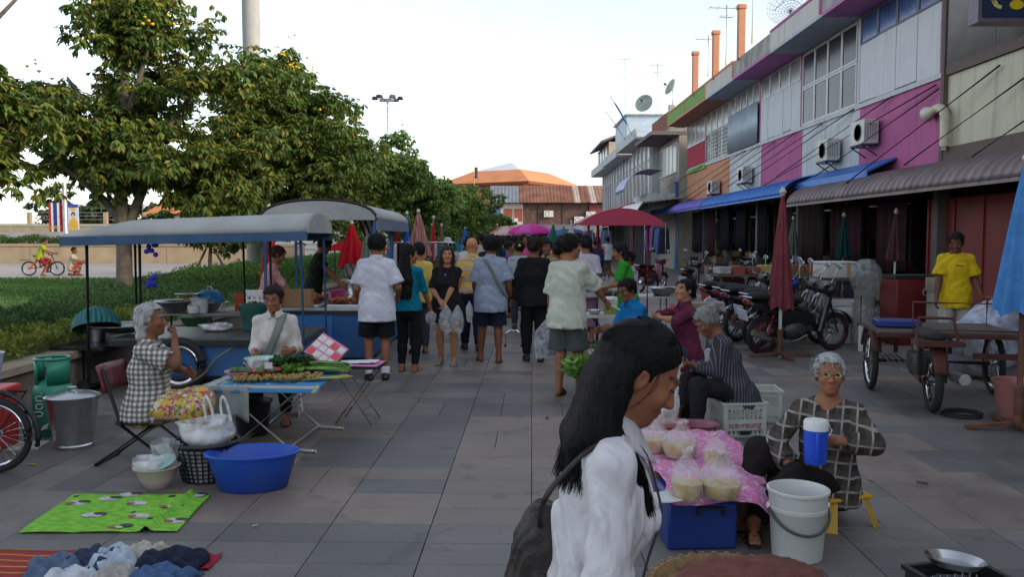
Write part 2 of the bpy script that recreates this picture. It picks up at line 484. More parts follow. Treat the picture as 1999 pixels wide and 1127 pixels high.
# ---------------------------------------------------------------- people
SKINMAT=attrmat('skin',.6,'col',.16,14,spec=.3,bump=.25,bscale=160)
_hairm={}
def hair_mat(col):
 k=tuple(col)
 if k not in _hairm:
  m,n,l,b=newmat('hair')
  tc=n.new('ShaderNodeTexCoord'); mp=n.new('ShaderNodeMapping'); mp.inputs['Scale'].default_value=(90,90,6)
  nz=n.new('ShaderNodeTexNoise'); nz.inputs['Scale'].default_value=1.5; nz.inputs['Detail'].default_value=4
  l.new(tc.outputs['Object'],mp.inputs[0]); l.new(mp.outputs[0],nz.inputs['Vector'])
  rp=n.new('ShaderNodeValToRGB'); rp.color_ramp.elements[0].position=.3; rp.color_ramp.elements[1].position=.75
  rp.color_ramp.elements[0].color=(*[c*.6 for c in col],1); rp.color_ramp.elements[1].color=(*[min(1,c*1.5) for c in col],1)
  l.new(nz.outputs['Fac'],rp.inputs[0]); l.new(rp.outputs[0],b.inputs['Base Color'])
  b.inputs['Roughness'].default_value=.6; b.inputs['Specular IOR Level'].default_value=.12
  bp=n.new('ShaderNodeBump'); bp.inputs['Strength'].default_value=.7; bp.inputs['Distance'].default_value=.004
  l.new(nz.outputs['Fac'],bp.inputs['Height']); l.new(bp.outputs[0],b.inputs['Normal'])
  _hairm[k]=m
 return _hairm[k]
BLACKH=(.012,.011,.011)
SK1=srgb(172,122,92); SK2=srgb(150,100,72); SK3=srgb(126,82,60); SK4=srgb(105,66,48)
def ik(a,t,l1,l2,pole):
 a=Vector(a); t=Vector(t); d=t-a; L=min(d.length,(l1+l2)*.999)
 L=max(L,abs(l1-l2)+.01)
 dn=d.normalized(); t=a+dn*L
 c=(l1*l1+L*L-l2*l2)/(2*L); hgt=math.sqrt(max(l1*l1-c*c,0))
 p=Vector(pole); p=p-dn*p.dot(dn)
 if p.length<1e-5: p=Vector((0,-1,0))-dn*Vector((0,-1,0)).dot(dn)
 return a+dn*c+p.normalized()*hgt,t
def fold_mesh(V,s): return V*s
def skel(pelvis=(0,0,.86),lean=0,side=0,twist=0,hands=None,elbows=None,feet=None,knees=None,head=(0,0),wide=1.0,headtilt=0,shrug=0.0):
 k={}
 P=Vector(pelvis)
 rot=Matrix.Rotation(R(twist),3,'Z') @ Matrix.Rotation(R(-lean),3,'X') @ Matrix.Rotation(R(side),3,'Y')
 r,f,u=rot @ Vector((1,0,0)),rot @ Vector((0,1,0)),rot @ Vector((0,0,1))
 k['P']=P; k['fr']=[tuple(r),tuple(f),tuple(u)]; k['r'],k['f'],k['u']=r,f,u
 k['N']=P+u*.525
 hr=rot @ Matrix.Rotation(R(head[1]),3,'Z') @ Matrix.Rotation(R(-head[0]+lean*.55),3,'X') @ Matrix.Rotation(R(headtilt),3,'Y')
 hx,hy,hz=hr @ Vector((1,0,0)),hr @ Vector((0,1,0)),hr @ Vector((0,0,1))
 k['hfr']=[tuple(hx),tuple(hy),tuple(hz)]
 k['H']=k['N']+u*.03+hz*.105+hy*.018
 k['S']=[]; k['E']=[]; k['W']=[]; k['K']=[]; k['A']=[]; k['HJ']=[]
 for i,sg in enumerate((-1,1)):
  S=P+u*(.440+shrug)+r*(sg*.152*wide)
  hnd=(hands or (None,None))[i]
  if hnd is None: hnd=S+Vector((sg*.045,.03,-.48))
  el=(elbows or (None,None))[i]
  if el is None: el=Vector((sg*.18,-1,-.15))
  E,W=ik(S,Vector(hnd),.265,.235,el)
  k['S'].append(S); k['E'].append(E); k['W'].append(W)
  HJ=P+Vector((0,0,-.03))+Matrix.Rotation(R(twist*.5),3,'Z') @ Vector((sg*.08,0,0))
  ft=(feet or (None,None))[i]
  if ft is None: ft=(sg*.09,0,.075)
  if len(ft)==2: ft=(ft[0],ft[1],.075)
  kn=(knees or (None,None))[i] or Vector((sg*.15,1,.1))
  K,A=ik(HJ,Vector(ft),.390,.376,kn)
  k['HJ'].append(HJ); k['K'].append(K); k['A'].append(A)
 return k
def head_ops(sd,k,hs=1.05,fat=1.0,fine=True):
 c=k['H']; fr=np.array(k['hfr'])
 def pt(x,y,z): return v3(c)+(fr.T @ v3((x,y,z)))*hs
 sd.ell(pt(0,-.012,.035),v3((.074,.093,.082))*hs,.02,fr=fr)
 sd.ell(pt(0,.022,-.03),v3((.060*fat,.070,.085))*hs,.03,fr=fr)
 sd.ell(pt(0,.066,-.088),v3((.026*fat,.022,.020))*hs,.03,fr=fr)
 if fine:
  for sg in (-1,1):
   sd.ell(pt(sg*.036,.064,-.022),v3((.024,.022,.022))*hs,.02,fr=fr)
   sd.ell(pt(sg*.031,.100,.014),v3((.019,.016,.011))*hs,.012,'s',fr=fr)
   sd.ell(pt(sg*.031,.0745,.012),v3((.0145,.0135,.0125))*hs,.004,fr=fr)
   sd.ell(pt(sg*.030,.084,.030),v3((.022,.010,.007))*hs,.012,fr=fr)
   sd.ell(pt(sg*.074,-.006,-.004),v3((.010,.020,.031))*hs,.008,fr=fr)
   sd.ell(pt(sg*.012,.095,-.030),v3((.009,.010,.008))*hs,.008,fr=fr)
  for sg in (-1,1): sd.ell(pt(sg*.086,.004,-.002),v3((.009,.011,.018))*hs,.004,'s',fr=fr)
  sd.cone(pt(0,.086,.014),pt(0,.106,-.026),.007*hs,.0115*hs,.012)
  sd.ell(pt(0,.0885,-.0535),v3((.022,.010,.0062))*hs,.006,fr=fr)
  sd.ell(pt(0,.0865,-.0655),v3((.019,.010,.0068))*hs,.006,fr=fr)
 sd.cone(v3(k['N'])-v3(k['u'])*.03,pt(0,-.02,-.05),.056,.050,.03)
def head_color(V,k,base,hs=1.05,lips=(.36,.10,.085),hair=None,brow=(.02,.015,.012),eyes=True):
 c=v3(k['H']); fr=np.array(k['hfr'])
 q=(V-c) @ fr.T/hs
 col=np.tile(v3(base),(len(V),1))
 x,y,z=q[:,0],q[:,1],q[:,2]
 ax=np.abs(x)
 near=np.linalg.norm(q,axis=1)<.16
 lip=near & (y>.078) & (((z+.0595)/.0135)**2+(x/.024)**2<1)
 col[lip]=v3(lips)*.6+v3(base)*.4
 br=near & (y>.05) & (np.abs(z-.034+(ax-.03)*(ax-.03)*6)<.0042) & (ax>.012) & (ax<.052)
 col[br]=v3(brow)*.8+v3(base)*.2
 if eyes:
  ey=near & (y>.06) & (((ax-.031)/.0150)**2+((z-.0105)/.0052)**2<1)
  col[ey]=(.30,.27,.25)
  ir=near & (y>.06) & (((ax-.031)/.0062)**2+((z-.0105)/.0062)**2<1) & (np.abs(z-.0105)<.0052)
  col[ir]=(.012,.008,.006)
  ln=near & (y>.06) & (np.abs(z-.0165)<.0018) & (np.abs(ax-.031)<.0165)
  col[ln]=(.02,.012,.01)
 if hair is not None:
  sc_=near & (y<.055) & (z>.02)
  col[sc_]=v3(hair)
 ck=near & (y>.03) & (((ax-.04)/.022)**2+((z+.025)/.02)**2<1)
 col[ck] *= v3((1.06,.95,.93))
 return col
def hand_ops(sd,W,E,sg,palm=None,curl=.5,d=None,spread=0.0):
 W=v3(W); d=v3(W)-v3(E) if d is None else v3(d); d=d/np.linalg.norm(d)
 n=v3(palm) if palm is not None else v3((-sg,.15,-.1))
 n=n-d*n.dot(d); n=n/(np.linalg.norm(n)+1e-9)
 s=np.cross(d,n) if sg>0 else np.cross(n,d)
 s=s*1.0
 K=W+d*.080
 sd.cone(W-d*.02,W+d*.02,.024,.026,.015,squash=n,sq=.75)
 for q in (-.026,-.009,.009,.024):
  sd.cone(W+d*.012+s*q*.55,K+s*q,.016,.0135,.012)
 ln=[.058,.068,.064,.050]
 for i,q in enumerate((.029,.010,-.009,-.027)):
  b=K+s*q; dd=d+s*(q*3*spread); L=ln[i]
  for j,fr_ in enumerate((.5,.3,.24)):
   a=curl*(.55+.75*j)*1.15
   e=b+(dd*math.cos(a)+n*math.sin(a))*L*fr_
   sd.cone(b,e,.0088-.0008*j,.0080-.0008*j,.004); b=e
 b=W+d*.022+s*.026; e=b+(d*.7+s*.62+n*.3)*.040; sd.cone(b,e,.013,.0105,.010)
 e2=e+(d*.85+s*(.30-.5*curl)+n*(.2+.6*curl))*.036; sd.cone(e,e2,.0102,.0085,.006)
 return W+d*.085+n*.018,d,n,s
TZ=(-.13,-.05,.05,.16,.28,.38,.45,.495,.53)
def torso_prof(sex,belly):
 w=np.array((.10,.150,.148,.135,.145,.155,.150,.095,.058)); d=np.array((.08,.108,.100,.092,.104,.106,.085,.062,.052))
 o=np.zeros(9)
 if sex=='f':
  w=np.array((.105,.158,.148,.122,.130,.136,.130,.085,.052)); d=np.array((.085,.112,.098,.086,.105,.100,.075,.056,.048))
  o[4]=.018; o[5]=.010
 w[1:5] *= 1+.45*belly; d[1:5] *= 1+.9*belly; o[2:4]+=.05*belly
 return w,d,o
def person(label,loc,rz=0,h=1.62,sex='m',belly=.0,skin=SK2,pose=None,top=None,bottom=None,hair=None,shoes='flipflop',shoe_col=(.03,.025,.022),
           vox=.0125,hvox=.0062,palms=(None,None),curls=(.5,.5),glasses=None,collar=None,group=None,age=0,limb=1.0,face=True,cat='person',hands_fine=True,eyes=True):
 s=h/1.62
 k=skel(**(pose or {}))
 root=T('person',label,cat,loc,rz,group)
 fr=k['fr']; P=k['P']
 w,d,o=torso_prof(sex,belly)
 B=SD()
 B.stack(P,fr,TZ,w,d,.03,o)
 [B.cone(v3(k['N'])-v3(k['u'])*.035,k['S'][q],.048,.040,.03) for q in (0,1)]
 for i,sg in enumerate((-1,1)):
  S,E,W,HJ,K,A=(v3(k[q][i]) for q in ('S','E','W','HJ','K','A'))
  B.cone(S,E,.044*limb,.037*limb,.02); B.cone(E,W,.038*limb,.025,.015)
  B.cone(E+(W-E)*.12,E+(W-E)*.45,.036*limb,.033*limb,.02)
  B.cone(HJ,K,.074*limb,.052*limb,.03); B.cone(K,A,.052*limb,.034,.02)
  cv=K+(A-K)*.3; bk=np.cross(A-K,v3((1,0,0))); bk=bk/(np.linalg.norm(bk)+1e-9)
  B.cone(K+(A-K)*.18+bk*.012,K+(A-K)*.5+bk*.008,.048*limb,.040*limb,.02)
  fd=(k.get('toe') or [None,None])[i]
  fdir=v3((A-K)); fdir=v3((sg*.12,1,0)) if (pose or {}).get('toes') is None else v3((pose or {})['toes'][i])
  fdir=fdir/np.linalg.norm(fdir)
  side=np.cross(fdir,v3((0,0,1)))
  heel=A-fdir*.035+v3((0,0,-.045)); ball=A+fdir*.12+v3((0,0,-.052))
  B.cone(heel,ball,.030,.024,.02); B.cone(A,ball,.036,.022,.03)
  for q in (-.026,-.010,.006,.022): B.cone(ball+side*q*.8,ball+side*q+fdir*.055+v3((0,0,-.006)),.017,.0105,.008)
  k.setdefault('foot',[]).append((A,fdir,side))
 head_ops(B,k,fine=False)
 V,Q=B.mesh(vox)
 parts_v=[V]; parts_q=[Q]; n0=len(V)
 col=[np.tile(v3(skin),(len(V),1))]
 Hd=SD(); head_ops(Hd,k,fine=face)
 Vh,Qh=Hd.mesh(hvox)
 parts_v.append(Vh); parts_q.append(Qh+n0); n0+=len(Vh)
 col.append(head_color(Vh,k,skin,eyes=eyes,brow=(.02,.015,.012) if age<60 else (.2,.19,.18)))
 k['G']=[]
 if hands_fine:
  for i,sg in enumerate((-1,1)):
   Hs=SD(); k['G'].append(hand_ops(Hs,k['W'][i],k['E'][i],sg,palms[i],curls[i]))
   Vq,Qq=Hs.mesh(.0052)
   parts_v.append(Vq); parts_q.append(Qq+n0); n0+=len(Vq)
   col.append(np.tile(v3(skin)*.95,(len(Vq),1)))
 V=np.concatenate(parts_v)*s; Q=np.concatenate(parts_q); cc=np.concatenate(col)
 body=link('body',npmesh('body',V,Q,col=cc),SKINMAT,root)
# ---- garments
 def garment(sd,name,mat,hv=None,fold=(.004,34)):
  V,Q=sd.mesh(hv or vox,fold,fold3=.0025)
  return link(name,npmesh(name,V*s,Q),mat,root)
 bot=dict(kind='shorts',len=.92,off=.016,mat=cloth((.03,.03,.04))); bot.update(bottom or {})
 D=SD(); off=bot['off']
 zt=[-.15,-.05,.05,bot.get('waist',.09)]
 wi=np.interp(zt,TZ,w)+off*.8; di=np.interp(zt,TZ,d)+off*.8; oi=np.interp(zt,TZ,o)
 D.stack(P,fr,zt,wi,di,.03,oi)
 for i,sg in enumerate((-1,1)):
  HJ,K,A=(v3(k[q][i]) for q in ('HJ','K','A')); L=bot['len']
  fl=bot.get('flare',0.0)
  if L <= 1: D.cone(HJ+v3((sg*.008,0,0)),HJ+(K-HJ)*L+v3((sg*.010,0,0)),.072*limb+off*.6,(.080+(.053-.080)*L)*limb+off+.006+fl,.012,flat=2)
  else:
   D.cone(HJ,K,.074*limb+off*.6,.055*limb+off,.03)
   D.cone(K,K+(A-K)*(L-1),.055*limb+off,(.055+(.036-.055)*(L-1))*limb+off*.9+fl,.03,flat=2)
   D.cone(K+(A-K)*.18,K+(A-K)*.5,.05*limb+off*.6,.045*limb+off*.6,.03)
 if bot['kind']=='skirt':
  a=(v3(k['HJ'][0])+v3(k['HJ'][1]))/2; b=(v3(k['K'][0])+v3(k['K'][1]))/2
  D.cone(a,a+(b-a)*min(1,bot['len']),.13,.11,.08)
  if bot['len']>1:
   c_=(v3(k['A'][0])+v3(k['A'][1]))/2; D.cone(b,b+(c_-b)*(bot['len']-1),.11,.10,.08,flat=2)
 garment(D,bot.get('name',{'shorts': 'shorts','skirt': 'skirt'}.get(bot['kind'],'trousers')),bot['mat'],fold=(.0035,30))
 tp=dict(sleeve=.62,hem=-.10,off=.016,mat=cloth((.5,.5,.5)),flare=.0,neck=.048,name='shirt'); tp.update(top or {})
 Sh=SD(); off=tp['off']
 zt=np.array([tp['hem']]+[z for z in TZ if z>tp['hem']+.02][:-1]+[.512])
 fl=np.interp(zt,[tp['hem'],.25],[tp['flare'],0])
 ofz=np.interp(zt,[.25,.42],[off,off*.45]); wi=np.interp(zt,TZ,w)+ofz+fl; di=np.interp(zt,TZ,d)+ofz+fl; oi=np.interp(zt,TZ,o)
 lo2=zt<.10
 if tp['hem']<.03:
  wi[lo2]=np.maximum(wi[lo2],np.interp(zt[lo2],TZ,w)+bot['off']*.8+.014+fl[lo2]); di[lo2]=np.maximum(di[lo2],np.interp(zt[lo2],TZ,d)+bot['off']*.8+.014+fl[lo2])
 lowz=zt<-.04
 wi[lowz]=np.maximum(wi[lowz],np.interp(-.05,TZ,w)+max(off,bot['off']*.8+.016)+fl[lowz]); di[lowz]=np.maximum(di[lowz],np.interp(-.05,TZ,d)+max(off,bot['off']*.8+.016)+fl[lowz])
 if tp['hem']<-.2 and (pose or {}).get('pelvis',(0,0,.86))[2]>.7:
  pass
 Sh.stack(P,fr,zt,wi,di,.03,oi)
 for q in (0,1): Sh.cone(v3(k['N'])-v3(k['u'])*.037,k['S'][q],.050+off*.3,.043+off*.4,.03)
 for i in (0,1):
  S,E,W=(v3(k[q][i]) for q in ('S','E','W')); L=tp['sleeve']
  if L <= 1.0: Sh.cone(S,S+(E-S)*L,.045*limb+off*.45,(.045-.008*L)*limb+off*.7+.010+tp.get('cuff',0),.025,flat=2)
  else:
   Sh.cone(S,E,.045*limb+off*.5,.040*limb+off*.8,.025); Sh.cone(E,E+(W-E)*(L-1),.040*limb+off*.8,.032*limb+off*.8+tp.get('cuff',0),.02,flat=2)
 if sex=='f' and tp.get('bust',1):
  for sg in (-1,1):
   c=v3(P)+v3(k['u'])*.30+v3(k['f'])*(.078+off*.5)+v3(k['r'])*sg*.060
   Sh.ell(c,(.056,.046,.056),.055,fr=fr)
 nk=v3(k['N'])+v3(k['f'])*.012
 Sh.cone(nk-v3(k['u'])*.035,nk+v3(k['u'])*.08,tp['neck'],tp['neck']+.03,.012,mode='s')
 shirt=garment(Sh,tp['name'],tp['mat'],fold=(tp.get('fold',.0055),tp.get('ff',26)))
 if collar is not None:
  cb=MB()
  pts_o=[]
  N_,u_,f_,r_=k['N'],k['u'],k['f'],k['r']
  def cf(uu,vv):
   a=PI/2+.28+uu*(2*PI-.56)
   rad=(.060+.022*vv); zz=.030-.046*vv-(.018*(1 if math.sin(a)>.5 else 0)*vv)
   return (N_+(r_*math.cos(a)+f_*(math.sin(a)*1.05+.1))*rad+u_*(zz-.012*max(0,math.sin(a))))*s
  cb.grid(cf,18,4); cb.build('collar',collar,root,solid=.004*s)
# ---- hair
 if hair is not None:
  hc=hair.get('col',BLACKH); H_=SD(); c=v3(k['H']); hf=np.array(k['hfr'])
  def pt(x,y,z): return c+hf.T @ v3((x,y,z))
  g=hair.get('vol',.012); st=hair.get('style','short')
  H_.ell(pt(0,-.014,.037),(.078+g,.098+g,.086+g),.01,fr=hf)
  if st in ('short','bun','tied','crop','pony'):
   low=hair.get('nape',-.055)
   H_.ell(pt(0,-.045,-.015),(.070+g*.6,.055+g*.6,.07),.02,fr=hf)
  if st=='bun': H_.ell(pt(0,-.116,hair.get('bunz',.03)),(.042,.038,.040),.02,fr=hf)
  if st=='pony':
   q=pt(0,-.115,.03); H_.ell(q,(.028,.028,.028),.01)
   e1=q+v3((0,0,-.12))-hf[1]*.03; H_.cone(q,e1,.026,.030,.02); H_.cone(e1,e1+v3((0,0,-.13)),.030,.012,.02)
  if st in ('long','bob'):
   ln=hair.get('len',.34)
   b0=v3(k['N']); bu=v3(k['u']); bf=v3(k['f']); br=v3(k['r'])
   for xx,rr in ((-.062,.030),(.062,.030),(0,.042),(-.036,.040),(.036,.040)):
    a=pt(xx*1.1,-.055-.03*(1-abs(xx)/.062),-.01)
    e=b0-bu*(ln*.45)-bf*(.095+.03*(1-abs(xx)/.062))+br*xx*1.15
    if st=='bob': e=pt(xx*1.25,-.055,-.12)
    H_.cone(a,e,rr,rr,.03)
    if st=='long': H_.cone(e,e-bu*ln*.55-bf*.012,rr,rr*.45,.03)
   if hair.get('front'):
    for sg in (-1,1):
     a=pt(sg*.070,.015,.0); e=b0-bu*(.12)+br*sg*.085+bf*.085
     m_=pt(sg*.082,.018,-.09)
     H_.cone(a,m_,.024,.026,.02); H_.cone(m_,e,.026,.026,.02); H_.cone(e,e-bu*.16+bf*.02,.026,.012,.02)
  fy=hair.get('face',.040); fz=hair.get('line',.072); part_=hair.get('sideburn',.0)
  def face_cut(x,y,z):
   px,py,pz=x-c[0],y-c[1],z-c[2]
   ly=hf[1][0]*px+hf[1][1]*py+hf[1][2]*pz; lz=hf[2][0]*px+hf[2][1]*py+hf[2][2]*pz
   return np.maximum(fy+.5*np.maximum(lz,0)*.6-ly,lz-fz)
  H_.add(face_cut,c-.2,c+.2,.008,'s')
  if st in ('short','bun','tied','crop','pony'):
   def nape_cut(x,y,z):
    px,py,pz=x-c[0],y-c[1],z-c[2]
    ly=hf[1][0]*px+hf[1][1]*py+hf[1][2]*pz; lz=hf[2][0]*px+hf[2][1]*py+hf[2][2]*pz
    return lz-(low+.6*np.maximum(ly+.05,0)-.0)
   H_.add(nape_cut,c-.2,c+.2,.01,'s')
  Vh,Qh=H_.mesh(.0075 if vox<.02 else .012,(.0055,75))
  ho=link('hair',npmesh('hair',Vh*s,Qh),hair_mat(hc),root)
 if hair is not None and vox<.013 and hair.get('vol',.012)>.006:
  tb_=MB(); g_=random.Random(int(loc[0]*100)); cz=v3(k['H'])
  for i_ in g_.sample(range(len(Vh)),min(330,len(Vh) // 3)):
   p_=Vh[i_]; q_=p_-cz; nn=Vector(q_/(np.linalg.norm(q_)+1e-9)); dn=Vector((0,0,-1))+Vector(k['hfr'][1])*(-.5 if q_ @ np.array(k['hfr'][1])<.05 else .3); dn=dn-nn*dn.dot(nn); dn=dn.normalized()+Vector((g_.uniform(-.5,.5),g_.uniform(-.5,.5),g_.uniform(-.3,.3)))
   a_=Vector(p_)-nn*.003; L_h=g_.uniform(.02,.045); tb_.tube([a_*s,(a_+dn*L_h*.5+nn*.006)*s,(a_+dn*L_h+nn*g_.uniform(-.003,.006))*s],[.0026*s,.002*s,.0006*s],3,caps=False)
  tb_.build('hair_strands',hair_mat(hc),root,smooth=80)['kind']='stuff'
 if glasses is not None:
  gb=MB(); c=k['H']; hf=[Vector(q) for q in k['hfr']]
  def pt(x,y,z): return (c+hf[0]*x+hf[1]*y+hf[2]*z)*s
  for sg in (-1,1):
   gb.tube([pt(sg*.032+.021*math.cos(a),.106,.009+.0145*math.sin(a)) for a in np.linspace(0,2*PI,13)[:-1]],.0036*s,5,closed=True)
   gb.tube([pt(sg*.057,.102,.012),pt(sg*.080,.05,.012),pt(sg*.082,-.01,.006)],.0025*s,5)
  gb.tube([pt(-.010,.106,.010),pt(.010,.106,.010)],.0025*s,5)
  gb.build('glasses',glasses,root)
# ---- shoes
 for i,(A,fd,sd_) in enumerate(k['foot']):
  if shoes=='none': break
  z0=A[2]-.075
  if shoes in ('flipflop','sandal'):
   mb=MB(); pts=[]
   for a in np.linspace(0,2*PI,16)[:-1]:
    y_=math.cos(a)*.130; x_=math.sin(a)*(.040+.010*math.cos(a))
    p=A+fd*(y_+.062)+sd_*x_; pts.append(Vector((p[0],p[1],z0-.012))*s)
   mb.prism(pts,(0,0,.016*s))
   b_=A+fd*.14;
   for q in (-1,1):
    e_=A+fd*.05+sd_*q*.044
    mb.tube([Vector((b_[0],b_[1],z0+.040))*s,Vector(((b_+e_)[0]/2,(b_+e_)[1]/2,z0+.055))*s,Vector((e_[0],e_[1],z0+.004))*s],.009*s,6)
   mb.build('sandal',M(shoe_col,.7),root)
  else:
   Z=SD(); lo_=A-fd*.045+v3((0,0,-.045)); hi_=A+fd*.15+v3((0,0,-.050))
   Z.cone(lo_,hi_,.040,.036,.02); Z.cone(A+v3((0,0,-.01)),hi_-fd*.03,.045,.03,.03)
   Z.add(lambda x,y,z,z0=z0: z0-.008-z+0*x+0*y,A-.3,A+.3,.0,'i')
   V,Q=Z.mesh(.009); so=link('shoe',npmesh('shoe',V*s,Q),M(shoe_col,.5),root)
   if shoes=='sock':
    sk=SD(); K=v3(k['K'][i]); sk.cone(A+v3((0,0,-.02)),A+(K-A)*.20,.046,.050,.01,flat=2)
    V,Q=sk.mesh(.01); link('sock',npmesh('sock',V*s,Q),cloth((.75,.75,.76)),root)
 k['s']=s; k['root']=root; k['loc']=Vector(loc); k['rz']=rz
 return k
def wpt(k,p):
 v=Matrix.Rotation(R(k['rz']),3,'Z') @ (Vector(p)*k['s']); return v+k['loc']
# ---------------------------------------------------------------- ground, pavement, tiles
def S_(o): o['kind']='structure'; return o
S_(MB().poly([(-900,-300,-.06),(900,-300,-.06),(900,1500,-.06),(-900,1500,-.06)]).build('ground',M((.10,.095,.085),.95,0,.3,.4)))
pave=S_(MB().poly([(-4.4,-12,-.012),(13.5,-12,-.012),(13.5,118,-.012),(-8,118,-.012),(-4.4,60,-.012)]).build('pavement',M((.105,.10,.095),.9,0,.3,1.5)))
def tile_mat(col,nm,spk=1.0):
 m,n,l,b=newmat(nm)
 ge=n.new('ShaderNodeNewGeometry'); oi=n.new('ShaderNodeObjectInfo')
 n1=n.new('ShaderNodeTexNoise'); n1.inputs['Scale'].default_value=1.1; n1.inputs['Detail'].default_value=6; n1.inputs['Roughness'].default_value=.65
 n2=n.new('ShaderNodeTexNoise'); n2.inputs['Scale'].default_value=130; n2.inputs['Detail'].default_value=2
 l.new(ge.outputs['Position'],n1.inputs['Vector']); l.new(ge.outputs['Position'],n2.inputs['Vector'])
 a1=n.new('ShaderNodeMapRange'); a1.inputs[1].default_value=.28; a1.inputs[2].default_value=.72; a1.inputs[3].default_value=.60; a1.inputs[4].default_value=1.28; l.new(n1.outputs['Fac'],a1.inputs[0])
 a2=n.new('ShaderNodeMapRange'); a2.inputs[1].default_value=.3; a2.inputs[2].default_value=.7; a2.inputs[3].default_value=.72; a2.inputs[4].default_value=1.28; l.new(n2.outputs['Fac'],a2.inputs[0])
 a3=n.new('ShaderNodeMapRange'); a3.inputs[3].default_value=.93; a3.inputs[4].default_value=1.07; l.new(oi.outputs['Random'],a3.inputs[0])
 p1=n.new('ShaderNodeMath'); p1.operation='MULTIPLY'; l.new(a1.outputs[0],p1.inputs[0]); l.new(a2.outputs[0],p1.inputs[1])
 p2=n.new('ShaderNodeMath'); p2.operation='MULTIPLY'; l.new(p1.outputs[0],p2.inputs[0]); l.new(a3.outputs[0],p2.inputs[1])
 mx=n.new('ShaderNodeMixRGB'); mx.blend_type='MULTIPLY'; mx.inputs[0].default_value=1
 if col is None:
  at=n.new('ShaderNodeAttribute'); at.attribute_name='col'; l.new(at.outputs['Color'],mx.inputs[1])
 else: mx.inputs[1].default_value=(*col,1)
 l.new(p2.outputs[0],mx.inputs[2])
 n4=n.new('ShaderNodeTexNoise'); n4.inputs['Scale'].default_value=2.3; n4.inputs['Detail'].default_value=3; n4.inputs['Distortion'].default_value=1.5; l.new(ge.outputs['Position'],n4.inputs['Vector'])
 r4=n.new('ShaderNodeMapRange'); r4.inputs[1].default_value=.60; r4.inputs[2].default_value=.70; r4.inputs[4].default_value=.42; l.new(n4.outputs['Fac'],r4.inputs[0])
 m4=n.new('ShaderNodeMixRGB'); m4.inputs[2].default_value=(.05,.045,.04,1); l.new(r4.outputs[0],m4.inputs[0]); l.new(mx.outputs[0],m4.inputs[1])
 l.new(m4.outputs[0],b.inputs['Base Color'])
 rr=n.new('ShaderNodeMapRange'); rr.inputs[1].default_value=.3; rr.inputs[2].default_value=.7; rr.inputs[3].default_value=.42; rr.inputs[4].default_value=.7; l.new(n1.outputs['Fac'],rr.inputs[0])
 l.new(rr.outputs[0],b.inputs['Roughness'])
 bp=n.new('ShaderNodeBump'); bp.inputs['Strength'].default_value=.25; bp.inputs['Distance'].default_value=.003; l.new(n2.outputs['Fac'],bp.inputs['Height']); l.new(bp.outputs[0],b.inputs['Normal'])
 return m
GREY,DGREY,BROWN=(.176,.162,.150),(.136,.128,.123),(.222,.178,.148)
tmats=[tile_mat(GREY,'grey_paver'),tile_mat(DGREY,'dark_grey_paver'),tile_mat(BROWN,'brown_paver')]
ROT=R(-1.4)
def tile_mesh(w_,l_):
 mb=MB(); x,y,b=w_/2-.002,l_/2-.002,.002
 vs=[]
 for (zz,ins) in ((-.02,0),(-.003,0),(0,b)):
  vs+=[(-x+ins,-y+ins,zz),(x-ins,-y+ins,zz),(x-ins,y-ins,zz),(-x+ins,y-ins,zz)]
 fs=[(8,9,10,11)]+[(k*4+i,k*4+(i+1) % 4,k*4+4+(i+1) % 4,k*4+4+i) for k in (0,1) for i in range(4)]
 mb._add(vs,fs); return mb.mesh('paving_tile')
MODL=.56
tmesh=[tile_mesh(MODL,MODL/2) for _ in range(3)]
for me,mt in zip(tmesh,tmats): me.materials.append(mt)
BR=[(-.9,-.27,4.54,5.08),(-.75,-.2,5.36,5.72),(-.27,1.25,4.54,6.88),(-.43,-.2,5.7,6.24),(-1.3,-1.02,5.05,5.65),(-1.95,-1.32,4.4,8.2),(-.8,.9,8.6,9.6),(2.5,3.06,4.5,6.9),(-.5,.6,10.2,11.2)]
DG=[(-2.6,-1.0,4.2,5.05),(-.85,-.25,5.08,5.36),(-1.05,-.5,5.7,6.3),(-.7,-.1,6.3,6.9),(-1.0,-.2,6.9,7.3),(-.1,.9,6.9,7.5),(3.06,5,3.5,6.9),(-.6,-.1,7.7,8.1)]
trng=random.Random(11)
def tcol(x,y):
 for a,b,c,d in BR:
  if a-.05<x<b+.05 and c<y<d: return 2
 for a,b,c,d in DG:
  if a-.05<x<b+.05 and c<y<d: return 1
 q=trng.random()
 if y>8.5: return 2 if q<.34 else (1 if q<.62 else 0)
 return 2 if q<.05 else (1 if q<.32 else 0)
cells=[]
for j in range(-2,150):
 for i in range(-12,24):
  x0,y0=i*MODL,j*MODL
  hor=trng.random()<.72
  c=None
  for q in (0,1):
   if hor: cx,cy,rz=x0+MODL/2,y0+MODL/4+q*MODL/2,0
   else: cx,cy,rz=x0+MODL/4+q*MODL/2,y0+MODL/2,PI/2
   wx=cx*math.cos(ROT)-cy*math.sin(ROT); wy=cx*math.sin(ROT)+cy*math.cos(ROT)
   if wx<-4.35 or wx>8.0 or (wy>58 and wx<-3): continue
   k=tcol(wx,wy)
   if q==1 and c is not None and trng.random()<.55 and wy>7: k=c
   c=k
   cells.append((wx,wy,rz,k))
def inview(t): return t[1]>3.3 and abs(t[0])<t[1]*.66+.3
near=sorted([t for t in cells if inview(t)],key=lambda t: t[1])[:300]
nset=set(id(t) for t in near)
for (x,y,rz,k) in near:
 link('paving_tile',tmesh[k],None,pave,(x,y,trng.uniform(-.0012,.0012)),(0,0,rz+ROT))
V=[]; Q=[]; Cc=[]
